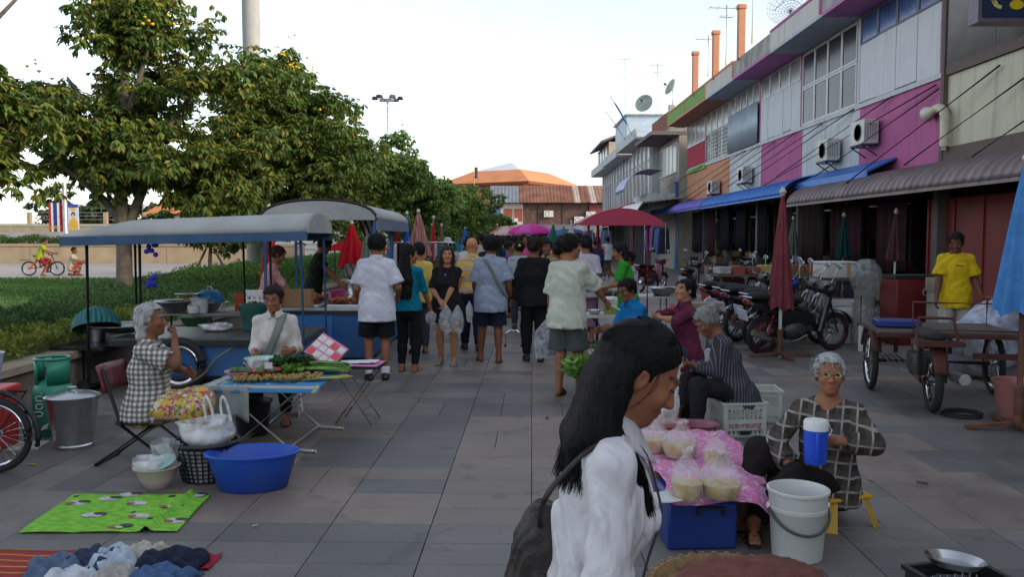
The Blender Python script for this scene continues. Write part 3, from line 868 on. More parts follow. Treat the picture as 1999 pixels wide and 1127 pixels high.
for t in cells:
 if id(t) in nset or t[1]<1: continue
 x,y,rz,k=t; a=rz+ROT; ca,sa=math.cos(a),math.sin(a); n0=len(V)
 for (px,py) in ((-1,-1),(1,-1),(1,1),(-1,1)):
  lx,ly=px*(MODL/2-.003),py*(MODL/4-.003); V.append((x+lx*ca-ly*sa,y+lx*sa+ly*ca,0))
 for (px,py) in ((-1,-1),(1,-1),(1,1),(-1,1)):
  lx,ly=px*(MODL/2-.003),py*(MODL/4-.003); V.append((x+lx*ca-ly*sa,y+lx*sa+ly*ca,-.02))
 Q.append((n0,n0+1,n0+2,n0+3)); Q+=[(n0+i,n0+4+i,n0+4+(i+1) % 4,n0+(i+1) % 4) for i in range(4)]
 f=trng.uniform(.88,1.12); Cc+=[tuple(c*f for c in (GREY,DGREY,BROWN)[k])]*8
far=link('distant_paving',npmesh('distant_paving',V,Q,smooth=False,col=np.array(Cc)),tile_mat(None,'distant_paver'),pave); far['kind']='stuff'
# ---------------------------------------------------------------- planter, lawn, hedge, plaza on the left
pw=T('planter_wall','long low brown concrete planter wall holding the lawn and hedge','wall',(-4.62,0,0))
CONC=M((.20,.165,.13),.9,0,.3,3,.5,50,name='weathered_concrete',dirt=.6)
MB().b2((-.10,-4,0),(.10,62,.36)).build('wall_body',CONC,pw)
MB().b2((-.15,-4,.36),(.15,62,.44)).build('coping',M((.33,.27,.20),.85,0,.2,4,.4,60,dirt=.4),pw,bevel=.008)
GRASSC=M((.085,.17,.030),.95,0,.35,1.2,.6,40,name='grass_ground')
S_(MB().grid(lambda u,v: (-4.75-u*45,-4+v*28.5,.40+.03*math.sin(u*40)*math.sin(v*17)),30,30).build('lawn',GRASSC))
S_(MB().poly([(-4.75,24.5,.395),(-4.75,62,.395),(-9.5,62,.395),(-9.5,24.5,.395)]).build('shrub_bed',M((.05,.07,.025),.95,0,.3,2)))
S_(MB().b2((-60,24.4,.2),(-9.5,62,.375)).build('plaza',M((.30,.25,.21),.6,0,.15,.7,.2,30,name='plaza_stone')))
rngn=np.random.default_rng(3)
def leaf_mesh(C_,Dd,Nn,L,Wd,col):
 n=len(C_)
 D=Dd/(np.linalg.norm(Dd,axis=1,keepdims=True)+1e-9)
 S=np.cross(D,Nn); S /= (np.linalg.norm(S,axis=1,keepdims=True)+1e-9)
 L=L[:,None]; W=Wd[:,None]
 up=np.cross(S,D)
 v0=C_; v1=C_+D*L*.5+S*W*.5+up*W*.12; v2=C_+D*L; v3_=C_+D*L*.5-S*W*.5+up*W*.12
 V=np.stack([v0,v1,v2,v3_],1).reshape(-1,3)
 Q=np.arange(n*4).reshape(n,4)
 return V,Q,np.repeat(col,4,axis=0)
LEAFM=attrmat('leaf',.55,'col',.2,3,trans=.28,spec=.35)
def hedge_obj(name,label,pts_fn,n,size,base,top_var=.35):
 P0,N0=pts_fn(n)
 D=rngn.normal(size=(n,3))*.8+N0*.9; Nn=rngn.normal(size=(n,3))
 col=v3(base)[None]*(1+rngn.uniform(-top_var,top_var,(n,1)))*(1+rngn.normal(size=(n,3))*.06)
 V,Q,c=leaf_mesh(P0,D,Nn,rngn.uniform(.7,1.3,n)*size,rngn.uniform(.5,.8,n)*size*.6,np.clip(col,.004,1))
 o=link(name,npmesh(name,V,Q,smooth=False,col=c),LEAFM); o['kind']='stuff'; tag(o,label,'hedge'); return o
def hedge_bumps(x,y): return .05*np.sin(x*5.1+1.2*np.sin(y*3))*np.sin(y*4.3)+.03*np.sin(x*13+y*11)
def hx_out(y): return np.interp(y,[2,7,10.3,16,20,24],[-6.6,-6.3,-6.5,-8.3,-9.1,-9.6])
def dark_hedge(n):
 y=rngn.uniform(3,24,n); t=rngn.random(n); xo=hx_out(y); x=-5.15+(xo+5.15)*t
 ed=np.minimum(1,np.minimum(t,1-t)*8)
 z=.42+(.30*ed**.5+hedge_bumps(x,y))*(rngn.random(n)**.25)
 nn=np.stack([np.where(t<.1,.8,np.where(t>.9,-.8,0)),0*y-.2,0*y+.8],1); return np.stack([x,y,z],1),nn
hedge_obj('clipped_hedge','dark green clipped ground hedge between the planter wall and the lawn',dark_hedge,52000,.055,(.055,.115,.032))
def light_hedge(n):
 y=rngn.uniform(3,13.5,n); x=rngn.uniform(-5.3,-4.72,n); ed=np.minimum(1,np.minimum(x+5.45,-4.66-x)*6)
 z=.42+(.20*ed**.5+hedge_bumps(x*2,y*2))*(rngn.random(n)**.3)
 return np.stack([x,y,z],1),np.stack([0*x+.3,0*x-.2,0*x+.8],1)
hedge_obj('border_shrubs','light yellow green border shrubs just behind the planter wall coping',light_hedge,15000,.065,(.20,.24,.04))
def mid_hedge(n):
 y=rngn.uniform(17,34,n); t=rngn.random(n); x=-4.85-2.6*t; ed=np.minimum(1,np.minimum(t,1-t)*6)
 z=.42+(.55*ed**.5+hedge_bumps(x,y))*(rngn.random(n)**.25)
 return np.stack([x,y,z],1),np.stack([0*x+.2,0*x-.4,0*x+.8],1)
hedge_obj('rounded_hedge','bright green rounded hedge under the row of trees behind the food carts',mid_hedge,26000,.075,(.09,.20,.04))
n=60000
gy=8+16.3*rngn.random(n)**.8; gx=-6.2-rngn.random(n)*16
gp=np.stack([gx,gy,np.full(n,.40)],1)
gc=v3((.085,.185,.028))[None]*(1+rngn.uniform(-.35,.35,(n,1)))
Vg,Qg,cg=leaf_mesh(gp,rngn.normal(size=(n,3))*.45+v3((0,0,1)),rngn.normal(size=(n,3)),rngn.uniform(.04,.09,n),np.full(n,.02),gc)
o=link('grass',npmesh('grass',Vg,Qg,smooth=False,col=cg),LEAFM); tag(o,'short bright green grass of the lawn','grass',kind='stuff')
CREAM=M((.36,.28,.18),.8,0,.12,2,.2,40,name='cream_stone',dirt=.25)
def cream_wall(label,x0,x1,y,z1,z0=.37):
 r=T('low_wall',label,'wall',((x0+x1)/2,y,z0))
 n=int((x1-x0)/2.2); hw=(x1-x0)/2
 MB().b2((-hw,-.2,0),(hw,.2,z1-.12)).build('wall_body',CREAM,r)
 MB().b2((-hw-.03,-.26,z1-.12),(hw+.03,.26,z1)).build('coping',CREAM,r)
 for i in range(n+1):
  x=-hw+i*(2*hw)/n; MB().b2((x-.02,-.215,.02),(x+.02,-.2,z1-.13)).build('joint_strip',M((.3,.22,.13),.9),r)
 return r
cream_wall('low cream stone planter wall behind the two boys',-42,-10.4,41,.95)
cream_wall('cream stone wall seen between the tree trunks behind the food carts',-9.5,-3.5,46,1.0)
def ph(n):
 x=rngn.uniform(-30,-15.5,n); y=rngn.uniform(41.6,43,n); z=.9+rngn.random(n)**.4*(.75+.1*np.sin(x*3))
 return np.stack([x,y,z],1),np.stack([0*x,0*x-.6,0*x+.5],1)
hedge_obj('planter_hedge','far green hedge along the top of the low cream wall',ph,16000,.12,(.06,.11,.02))
S_(MB().grid(lambda u,v: (-95+u*88,56+v*12,.3+v*1.75+.06*math.sin(u*200)*math.sin(v*40)),60,10).build('embankment',M((.24,.235,.23),.95,0,.35,.8,.8,3,name='stone_bank')))
br=T('road_bridge','long cream road bridge with a railing beyond the lawn','bridge',(-50,78,0))
MB().b2((-48,-.5,2.0),(40,6,2.95)).build('deck_beam',CREAM,br)
for q in range(7): MB().b2((-44+q*13,.2,0),(-43+q*13,5.4,2.0)).build('pier',M((.12,.11,.10),.9),br)
for q in range(24):
 x=-46+q*3.6; MB().b2((x-.17,-.42,2.95),(x+.17,-.1,4.05)).build('post',CREAM,br)
for zz in (3.35,3.7,4.0): MB().tube([(-48,-.26,zz),(40,-.26,zz)],.045,6).build('rail',M((.5,.55,.55),.5),br)
MB().b2((-48,-.56,2.72),(40,-.5,2.84)).build('kerb_strip',M((.3,.42,.45),.6),br)
rl=T('teal_railing','thin pale teal handrail in front of the stone bank','railing',(-42,54,0))
for zz in (.9,1.25): MB().tube([(-40,0,zz),(31,0,zz)],.04,6).build('rail',M((.42,.56,.55),.5),rl)
for q in range(20): MB().tube([(-40+q*3.7,0,.3),(-40+q*3.7,0,1.25)],.035,6).build('post',M((.42,.56,.55),.5),rl)
# ---------------------------------------------------------------- trees
BARK=M((.15,.125,.10),.95,0,.35,7,.8,30,name='bark')
def tree(label,base,lobes,trunk_r,forks,ncl,leaf=.19,base_col=(.105,.170,.036),warm=.25,seed=1,group=None,flowers=0,name='flowering_tree',nleaf=6,bark=BARK):
 rg=np.random.default_rng(seed)
 root=T(name,label,'tree',base,0,group)
 mb=MB()
 for pts,r0,r1 in forks:
  cp=catmull(pts,5); N=len(cp)
  mb.tube(cp,[r0+(r1-r0)*(i/(N-1)) for i in range(N)],9)
 mb.build('trunk',bark,root)
 cl=[]; nrm=[]; lob_c=[]
 vol=np.array([r[0]*r[1]*r[2] for _,r in lobes])**.67; vol=vol/vol.sum()
 for (c,r),f in zip(lobes,vol):
  m=max(3,int(ncl*f)); ns=max(5,int(m/24))
  d=rg.normal(size=(ns,3)); d /= np.linalg.norm(d,axis=1,keepdims=True)
  sub=v3(c)+d*v3(r)*(rg.random((ns,1))**.35)
  sr=min(r)*rg.uniform(.26,.46,ns)
  tone=rg.uniform(.75,1.2,ns)
  which=rg.integers(0,ns,m)
  e=rg.normal(size=(m,3)); e[:,2]=e[:,2]*.9+.15; e /= np.linalg.norm(e,axis=1,keepdims=True)
  pos=sub[which]+e*sr[which][:,None]*rg.uniform(.6,1.1,(m,1))*v3((1.25,1.25,.85))
  cl.append(pos); nrm.append(e); lob_c.append(tone[which])
 Pc=np.concatenate(cl); Nn=np.concatenate(nrm); tone=np.concatenate(lob_c); m=len(Pc)
 k=nleaf
 az=rg.uniform(0,2*PI,m)[:,None]+np.arange(k)[None]*(2*PI/k)+rg.normal(size=(m,k))*.2
 droop=rg.uniform(.3,1.35,(m,1))+rg.normal(size=(m,k))*.15
 D=np.stack([np.cos(az)*np.cos(droop),np.sin(az)*np.cos(droop),-np.sin(droop)],2)+Nn[:,None,:]*.25
 base_p=np.repeat(Pc[:,None,:],k,1)+D*.02
 L=leaf*rg.uniform(.75,1.25,(m,k)); Wd=L*.40
 up=np.tile(v3((0,0,1)),(m*k,1))+rg.normal(size=(m*k,3))*.3
 hue=rg.random((m,1)); warmc=v3((.30,.26,.04)); cc=v3(base_col)[None]*tone[:,None]
 wm=(hue<warm)*rg.uniform(.15,.75,(m,1)); cc=cc*(1-wm)+warmc*wm
 col=np.repeat(np.clip(cc,.004,1)[:,None,:],k,1).reshape(-1,3)*(1+rg.uniform(-.2,.2,(m*k,1)))
 V,Q,c=leaf_mesh(base_p.reshape(-1,3),D.reshape(-1,3),up,L.ravel(),Wd.ravel(),col)
 cr=link('crown',npmesh('crown',V,Q,smooth=False,col=c),LEAFM,root); cr['kind']='stuff'
 tw=MB()
 for i in rg.integers(0,m,min(160,m // 12)):
  p=Pc[i]; j=np.argmin([np.linalg.norm(p-v3(l[0])) for l in lobes]); q=v3(lobes[j][0])
  tw.tube([q*.7+p*.3,(p+q)/2+v3((0,0,-.05)),p],[.018,.012,.005],4)
 tw.build('twigs',bark,root)['kind']='stuff'
 if flowers:
  fb=MB(); sel=rg.choice(m,flowers,replace=False,p=(np.clip(Pc[:,2]-np.percentile(Pc[:,2],25),.0,None)**1.0+1e-6)/(np.clip(Pc[:,2]-np.percentile(Pc[:,2],25),.0,None)**1.0+1e-6).sum())
  for i in sel:
   p=Vector(Pc[i])+Vector(Nn[i])*.18+Vector((0,0,.06))
   for q in range(rg.integers(2,5)):
    o_=Vector(rg.normal(size=3)*.06); r_=rg.uniform(.018,.034)
    fb.lathe([(0,-r_),(r_*.8,-r_*.6),(r_*1.15,0),(r_*.9,r_*.5),(0,r_*.35)],p+o_,7)
  f_=fb.build('blossoms',M((.75,.50,.02),.6,0,.2,12,name='yellow_petals'),root,smooth=60); f_['kind']='stuff'
 return root
def lob(n,c,r,seed,jit=.80,rr=(.42,.68)):
 g=random.Random(seed); out=[(c,tuple(q*.55 for q in r))]
 for _ in range(n):
  while True:
   d=Vector((g.uniform(-1,1),g.uniform(-1,1),g.uniform(-1,1)))
   if d.length<1: break
  f=g.uniform(*rr)
  out.append(((c[0]+d.x*r[0]*jit,c[1]+d.y*r[1]*jit,c[2]+d.z*r[2]*jit),(r[0]*f,r[1]*f,r[2]*f*.8)))
 return out
TG='yellow flowering trees along the lawn'
L1=lob(11,(.1,0,3.4),(2.2,1.9,1.5),1)+lob(8,(.1,0,5.3),(1.4,1.4,1.5),2)+lob(7,(1.5,.2,2.5),(1.1,1.2,1.25),3)+lob(5,(-1.35,0,3.1),(1.0,1.1,.9),4)
tree('big forked flowering tree with pale trunk standing in the hedge behind the grey cart canopy',(-7.25,15.3,.42),L1,.2,
     [([(0,0,-.1),(.02,0,1.2),(-.02,0,2.4),(.05,.1,3.8),(.15,.1,5.6)],.16,.05),([(.05,0,1.25),(.38,.05,2.1),(.7,.1,3.0),(1.3,.2,3.9)],.11,.03),
      ([(-.02,0,1.5),(-.4,-.1,2.0),(-1.0,-.2,2.5),(-1.8,-.2,3.0)],.09,.02),([(.0,0,2.6),(-.5,.2,3.4),(-1.1,.3,4.2)],.07,.02),([(.03,.05,3.2),(.5,-.3,4.0),(.9,-.5,4.9)],.07,.02)],8600,leaf=.15,seed=11,group=TG,flowers=34,warm=.42)
tree('leafy tree whose branches reach in from the left edge of the lawn',(-8.5,11.2,.42),lob(5,(.75,0,2.7),(1.3,1.3,1.5),6)+lob(2,(1.45,.1,3.1),(.7,.7,.8),7),.15,
     [([(0,0,-.1),(0,0,1.3),(.3,0,2.4),(.7,0,3.2),(1.8,.2,4.5)],.15,.02),([(.2,0,2.0),(.8,.1,2.6),(1.6,.2,2.5)],.06,.015)],1900,leaf=.165,seed=12,group=TG,flowers=8,warm=.4)
tree('round topped flowering tree beside the tall concrete pole',(-5.75,19.2,.42),lob(11,(.45,0,3.4),(1.95,1.9,1.9),8)+lob(4,(.4,0,5.0),(1.1,1.1,.9),9),.14,
     [([(0,0,-.1),(.05,0,1.0),(.2,0,2.0),(.5,0,3.4),(.6,0,4.6)],.15,.04),([(.1,0,1.2),(.7,.1,2.0),(1.4,.2,2.9)],.08,.02),([(.1,0,1.3),(-.5,0,2.2),(-.9,0,3.0)],.07,.02)],8200,leaf=.16,seed=13,group=TG,flowers=60,warm=.22)
for (lb,x,y,rx,rz_,cz,n_,sd,fl) in (
 ('third flowering tree of the row, rising behind the second cart canopy',-4.9,25,1.85,1.75,3.0,6000,21,26),
 ('fourth tree of the row, in front of the floodlight mast',-4.6,31,1.75,1.95,3.1,4600,22,22),
 ('fifth tree of the row, above the pink striped closed parasol',-4.2,38.5,1.9,1.75,2.6,3600,23,18),
 ('sixth tree of the row, lower and paler green',-3.7,46,2.0,1.7,2.6,2000,24,12),
 ('seventh small tree of the row, near the far crowd',-3.2,54,2.1,1.75,2.8,1700,25,6),
 ('last rounded tree of the row, touching the rusty roofed building',-3.3,64,2.5,1.9,2.9,1700,26,4)):
 tree(lb,(x,y,.42 if y<55 else 0),lob(9,(.2,0,cz),(rx,rx,rz_),sd),.12,[([(0,0,-.1),(.05,0,1.2),(.1,0,2.4),(.2,0,cz+.5)],.11,.03),([(.05,0,1.3),(.7,.1,2.2),(1.2,.1,3.0)],.06,.02)],n_,leaf=.165+(y-25)*.004,seed=sd,group=TG,flowers=fl,warm=.12,base_col=(.115,.205,.042),nleaf=5)
tree('young staked tree in the lawn behind the cart counter',(-8.1,22,.42),lob(5,(.1,0,1.45),(1.25,1.0,.75),31),.07,[([(0,0,-.1),(0,0,.7),(.1,0,1.7)],.07,.03),([(-.55,0,0),(-.1,0,.9)],.035,.03),([(.55,.1,0),(.1,0,.9)],.035,.03),([(-.6,.1,.05),(.6,.1,.05)],.03,.03)],420,leaf=.24,seed=32,group=TG,warm=.1)
rg=random.Random(5)
for i in range(16):
 x=-92+i*5.6+rg.uniform(-1.5,1.5); y=100+rg.uniform(-5,8); hgt=rg.uniform(6.2,8.6)+(1.0 if i in (6,7,8) else 0)
 tree('%s tree from the left in the far wood beyond the road bridge' % 'first second third fourth fifth sixth seventh eighth ninth tenth eleventh twelfth thirteenth fourteenth fifteenth sixteenth'.split()[i],(x,y,0),lob(6,(0,0,hgt*.62),(3.9,3.2,hgt*.40),50+i),.3,[([(0,0,0),(0,0,hgt*.5),(.2,0,hgt*.8)],.25,.08)],480,leaf=.75,seed=60+i,group='trees of the far wood',warm=.05,base_col=(.05,.078,.03),name='broadleaf_tree',nleaf=5)
# ---------------------------------------------------------------- shophouse row on the right
def bx(x0,x1,y0,y1,z0,z1): return MB().b2((x0,y0,z0),(x1,y1,z1))
_pc={}
def paint(col,dirt=.35):
 key=(tuple(col),dirt)
 if key in _pc: return _pc[key]
 m,n,l,b=newmat('wall_paint'); ge=n.new('ShaderNodeNewGeometry')
 def noise(scv,sc_,det):
  mp=n.new('ShaderNodeMapping'); mp.inputs['Scale'].default_value=scv; l.new(ge.outputs['Position'],mp.inputs[0]); z=n.new('ShaderNodeTexNoise'); z.inputs['Scale'].default_value=sc_; z.inputs['Detail'].default_value=det; z.inputs['Roughness'].default_value=.65; l.new(mp.outputs[0],z.inputs['Vector']); return z.outputs['Fac']
 def mask(src,a,b_,top):
  r=n.new('ShaderNodeMapRange'); r.inputs[1].default_value=a; r.inputs[2].default_value=b_; r.inputs[4].default_value=top; l.new(src,r.inputs[0]); return r.outputs[0]
 out=None
 for src,a,b_,top,c2 in ((noise((1,1,1),1.3,6),.35,.75,.35,[c*.72 for c in col]),(noise((5,5,.35),1.2,5),.50,.78,min(.9,dirt*1.5),(.10,.09,.08)),(noise((1,1,1),.6,7),.55,.72,dirt*.7,(.22,.20,.19)),(noise((2,2,2),5,3),.68,.71,dirt*.8,(.42,.40,.38))):
  mx=n.new('ShaderNodeMixRGB'); mx.inputs[2].default_value=(*c2,1); l.new(mask(src,a,b_,top),mx.inputs[0])
  if out is None: mx.inputs[1].default_value=(*col,1)
  else: l.new(out,mx.inputs[1])
  out=mx.outputs[0]
 l.new(out,b.inputs['Base Color']); b.inputs['Roughness'].default_value=.85; b.inputs['Specular IOR Level'].default_value=.25; _pc[key]=m; return m
PINK=paint(srgb(188,104,152),.45); WHITEW=paint((.60,.62,.64)); BEIGE=paint((.62,.58,.45)); ORANGE=paint(srgb(200,142,110),.4); BROWNP=paint((.16,.12,.11))
GREYS=paint((.32,.30,.31)); CRIM=paint(srgb(170,50,75)); GREENP=paint(srgb(128,165,92)); BLUEGR=paint((.33,.39,.46)); CONCR=M((.34,.33,.31),.9,0,.3,2,.4,40,name='stained_concrete',dirt=.8)
GLASS=M((.03,.032,.04),.22,0,.3,2,name='dark_glass',spec=.3); GLASSB=M((.05,.10,.28),.2,0,.3,3,name='blue_glass',spec=.6); GLASSG=M((.22,.23,.25),.25,0,.25,3,name='hazy_glass',spec=.5)
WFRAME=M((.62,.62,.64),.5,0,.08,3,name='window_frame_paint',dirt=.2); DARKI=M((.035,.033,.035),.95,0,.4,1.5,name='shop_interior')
FX=8.5
def shophouse(label,y0,y1,low,parts,para=None,soffit=WHITEW,post=PINK,zband=4.76,wall_top=7.0,group='shophouses on the right'):
 L=y1-y0; r=T('shophouse',label,'shophouse',(FX,y0,0),0,group)
 bx(0,.16,0,L,2.9,zband).build('lower_wall',low,r)
 bx(.012,.16,.14,L-.003,zband+.10,wall_top).build('upper_wall',WHITEW,r)
 bx(-.05,.16,.003,L-.003,zband,zband+.10).build('sill_band',WHITEW,r)
 bx(-.03,.16,0,.14,zband+.10,wall_top).build('pier',post,r)
 bx(.16,7.5,0,L,2.9,7.2).build('building_body',CONCR,r)
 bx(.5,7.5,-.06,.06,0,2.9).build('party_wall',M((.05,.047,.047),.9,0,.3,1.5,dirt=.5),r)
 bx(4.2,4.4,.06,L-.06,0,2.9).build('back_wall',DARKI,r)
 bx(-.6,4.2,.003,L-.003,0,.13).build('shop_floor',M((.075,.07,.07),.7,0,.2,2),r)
 bx(-.12,.12,-.10,.10,.13,2.9).build('column',M((.11,.10,.095),.8,0,.2,2,dirt=.4),r)
 bx(-1.0,.0,.002,L-.002,6.96,7.05).build('eaves',soffit,r)
 if para is not None:
  bx(-1.0,-.88,.002,L-.002,7.05,7.55).build('parapet',para[0],r)
  if para[1] is not None:
   p=r.children[-1]
   bx(-1.02,-.86,.002,L-.002,7.55,7.62).build('parapet_cap',para[1],p)
   bx(-1.02,-.86,.002,.12,7.05,7.55).build('parapet_pier',para[1],p)
 for fn in parts: fn(r,L)
 return r
def panes(z0,z1,n,glass,a=.16,b=.02,framec=WFRAME,proud=-.02):
 def f(r,L):
  wd=(L-a-b)/n
  for i in range(n):
   w_=bx(proud,.03,a+i*wd,a+(i+1)*wd-.0,z0,z1)
   w_=MB(); q0,q1=a+i*wd+.004,a+(i+1)*wd-.004
   w_.b2((proud-.025,q0,z0),(.01,q0+.05,z1)); w_.b2((proud-.025,q1-.05,z0),(.01,q1,z1))
   w_.b2((proud-.022,q0+.05,z0),(.01,q1-.05,z0+.05)); w_.b2((proud-.022,q0+.05,z1-.05),(.01,q1-.05,z1))
   fr=w_.build('window_frame',framec,r)
   bx(proud-.006,.004,q0+.05,q1-.05,z0+.05,z1-.05).build('pane',glass,fr)
 return f
def boards(z0,z1,n,mat_,a=.16,b=.02,proud=-.03,corr=0,jit=0):
 def f(r,L):
  wd=(L-a-b)/n
  for i in range(n):
   q0,q1=a+i*wd+.006,a+(i+1)*wd-.006; pz=proud-(.008*(i % 3) if jit else 0)
   if corr:
    mb=MB(); m_=int((q1-q0)/.035)
    mb.grid(lambda u,v: (pz+.012*math.sin(u*m_*PI),q0+(q1-q0)*u,z0+(z1-z0)*v),m_*2+1,2)
    mb.build('corrugated_panel',mat_,r,solid=.004)
   else: bx(pz,.01,q0,q1,z0+(jit*(i % 2)),z1).build('board_panel',mat_,r)
 return f
def bars(z0,z1,a,b):
 def f(r,L):
  g=MB(); n=10
  for i in range(n+1): y=a+(b-a)*i/n; g.b2((-.07,y-.012,z0),(-.05,y+.012,z1))
  for i in range(9): z=z0+(z1-z0)*i/8; g.b2((-.062,a,z-.01),(-.046,b,z+.01))
  g.build('window_grille',M((.45,.46,.48),.5,.3),r)['kind']='stuff'
 return f
Ys=[16.3,20.25,24.2,28.2,32.2,36.1,40.0]
def bay0(r,L):
 boards(4.95,7.0,7,M((.32,.295,.30),.8,0,.12,2,dirt=.3,name='grey_siding'),a=.16,corr=1,proud=-.04)(r,L)
 bx(-.06,.0,.0,L,4.76,4.95).build('brown_band',BROWNP,r); bx(-.07,0,0,L,2.9,3.36).build('brown_band',BROWNP,r)
 bx(-.09,.0,L-.12,L,2.9,7.0).build('corner_post',BROWNP,r)
shophouse('beige and grey sided shophouse nearest on the right, under the shrimp sign',4,16.3,BEIGE,[bay0],None,CONCR,BROWNP)
shophouse('pink walled shophouse with white board panels and blue glass strip',Ys[0],Ys[1],PINK,[panes(6.28,6.95,4,GLASSB,framec=paint((.2,.22,.3))),boards(4.87,6.27,4,paint((.66,.67,.70),.15),jit=.03)],(CONCR,None),M((.45,.16,.36),.8,0,.1,2,dirt=.3),PINK)
shophouse('white shophouse with a large two row white framed window',Ys[1],Ys[2],WHITEW,[panes(5.95,6.9,4,GLASS),panes(4.87,5.93,4,GLASS)],(paint((.62,.60,.58)),PINK),paint((.5,.54,.58)),WHITEW)
shophouse('pink walled shophouse with pale boards below a grey glass strip',Ys[2],Ys[3],PINK,[panes(6.25,6.95,4,GLASSG),boards(4.87,6.24,5,paint((.64,.66,.70),.15),jit=.03)],(CONCR,None),M((.45,.16,.36),.8,0,.1,2,dirt=.3),PINK)
shophouse('white shophouse with a blue grey corrugated screen over its windows',Ys[3],Ys[4],WHITEW,[panes(6.2,6.95,5,GLASSG),boards(4.87,6.3,3,M((.33,.39,.46),.5,.3,.12,2,dirt=.2),corr=1,proud=-.10)],(paint((.6,.58,.54)),paint(srgb(222,142,100))),paint((.5,.54,.58)),PINK)
shophouse('orange walled shophouse with a barred window',Ys[4],Ys[5],ORANGE,[panes(6.1,6.95,4,GLASSG),panes(4.87,6.08,4,GLASS),bars(4.87,6.1,.2,3.8)],(GREENP,ORANGE),paint((.55,.27,.18)),ORANGE)
shophouse('end shophouse with a crimson panel and green band',Ys[5],Ys[6],ORANGE,[panes(5.9,6.95,4,GLASSG),boards(4.95,5.88,6,CRIM),lambda r,L: bx(-.07,0,0,L,4.66,4.86).build('green_band',GREENP,r)],(GREENP,ORANGE),paint((.55,.27,.18)),ORANGE)
rb=T('shophouse_row','rest of the shophouse row behind the viewpoint','shophouse',(FX,-60,0))
bx(0,7.5,0,63.9,0,7.2).build('row_body',CONCR,rb); bx(-1,0,0,63.9,6.96,7.5).build('eaves',CONCR,rb)
for i,(lb,y) in enumerate((('tallest nearest orange roof fin',27.5),('middle orange roof fin',30.9),('farthest orange roof fin',34.3))):
 r=T('roof_fin',lb+' rising above the shophouse parapet','roof fin',(7.56,y,7.5),0,'orange roof fins')
 MB().b2((-.12,-.1,0),(.12,.1,1.62)).build('shaft',ORANGE,r,bevel=.02); MB().b2((-.15,-.13,1.62),(.15,.13,1.78)).build('cap',ORANGE,r,bevel=.03)
# ---- awnings
def arch_awning(label,x_front,x_back,y0,y1,zf,zb,mat_,per=.26,name='awning',amp=.034):
 r=T(name,label,'awning',(x_front,y0,zf)); L=y1-y0; n=int(L/per)*6
 def fn(u,v):
  a=v*PI/2; x=(x_back-x_front)*(1-math.cos(a)); z=(zb-zf)*math.sin(a)
  ph=(u*L/per) % 1.0; b=amp*(1 if ph<.32 else 0)
  return (x-b*math.cos(a),u*L,z+b*math.sin(a))
 MB().grid(fn,n+1,9).build('corrugated_sheet',mat_,r,smooth=25,solid=.006)
 MB().b2((-.02,0,-.06),(.02,L,.0)).build('front_beam',mat_,r)
 for i in range(int(L/3)+1):
  y=min(i*3.0+.05,L-.05)
  MB().tube([((x_back-x_front)*(1-math.cos(a))+.02,y,(zb-zf)*math.sin(a)-.03) for a in np.linspace(0,PI/2,8)],.02,6).build('rib',BLACKM,r)
 return r
arch_awning('brown corrugated metal awning along the nearest shops',7.45,8.48,11.0,22.3,2.50,3.05,M((.20,.155,.16),.5,.3,.2,2,.1,20,name='brown_sheet',dirt=.4))
BLUES=M((.035,.17,.55),.45,.2,.15,2,name='blue_sheet',dirt=.25)
arch_awning('bright blue corrugated awning starting beside the maroon parasol',7.45,8.45,22.6,32.5,2.80,3.28,BLUES,.24)
arch_awning('violet corrugated stretch of awning',7.45,8.45,32.6,39.5,2.82,3.28,M((.16,.13,.50),.45,.2,.15,2,name='violet_sheet'),.24)
arch_awning('far blue end of the corrugated awning',7.45,8.45,39.6,44.5,2.84,3.28,BLUES,.24)
bs=T('blue_awning_sheet','straight blue sheet awning above the brown one, against the wall','awning',(7.85,18.2,3.05)); MB().prism([(0,0,0),(.62,0,.30),(.62,0,.34),(0,0,.05)],(0,6.2,0)).build('sheet',BLUES,bs); MB().b2((-.03,0,-.10),(0,6.2,.05)).build('fascia',BLUES,bs)
for i,(u0,v0,u1,v1) in enumerate(((1952,127,1646,362),(1999,152,1765,322),(1999,236,1897,306),(1833,173,1590,345),(1828,165,1491,362),(1741,188,1515,345),(1667,212,1450,360),(1606,241,1420,365),(1555,258,1385,378),(1512,277,1355,385),(1480,285,1330,392),(1454,294,1291,402),(1372,322,1262,392))):
 a=PX(u0,v0,8.44); b=PX(u1,v1,7.62 if i != 1 and i != 2 else 7.75)
 MB().tube([a,b],.017,6).build('stay_cable',BLACKM).__setitem__('label',['first','second','third','fourth','fifth','sixth','seventh','eighth','ninth','tenth','eleventh','twelfth','thirteenth'][i]+' stay cable from wall to awning, counted from the shrimp sign')
 o=C.objects[-1]
for o in [q for q in C.objects if q.name.startswith('stay_cable')]: tag(o,None,'cable','awning stay cables')
# ---- air conditioners
def aircon(label,x,y,z,w_=.8,faceY=True):
 r=T('air_conditioner',label,'air conditioner',(x,y,z),0,'air conditioner units on walls')
 MB().b2((-.34,0,0),(.0,w_,.56)).build('casing',M((.58,.57,.53),.5,0,.08,4,dirt=.25),r,bevel=.015)
 MB().ring((-.345,w_*.42,.28),.19,.012,'X',18).build('fan_guard',BLACKM,r)
 MB().lathe([(0,0),(.18,0)],(-.348,w_*.42,.28),16,axis=(1,0,0)).build('fan_grille',M((.12,.12,.12),.6),r)
 for i in range(5): MB().b2((-.33+i*.06,-.004,.1),(-.30+i*.06,.0,.46)).build('louvre',M((.3,.3,.29),.6),r)
 for q in (.1,w_-.1): MB().bar((-.36,q,-.03),(.02,q,-.03),.03).bar((-.34,q,-.03),(.02,q,-.28),.025).build('bracket',BLACKM,r)
 return r
aircon('larger air conditioner on the pink wall beside the white window house',8.42,19.0,3.78); aircon('smaller air conditioner under the big white window',8.42,21.2,3.60)
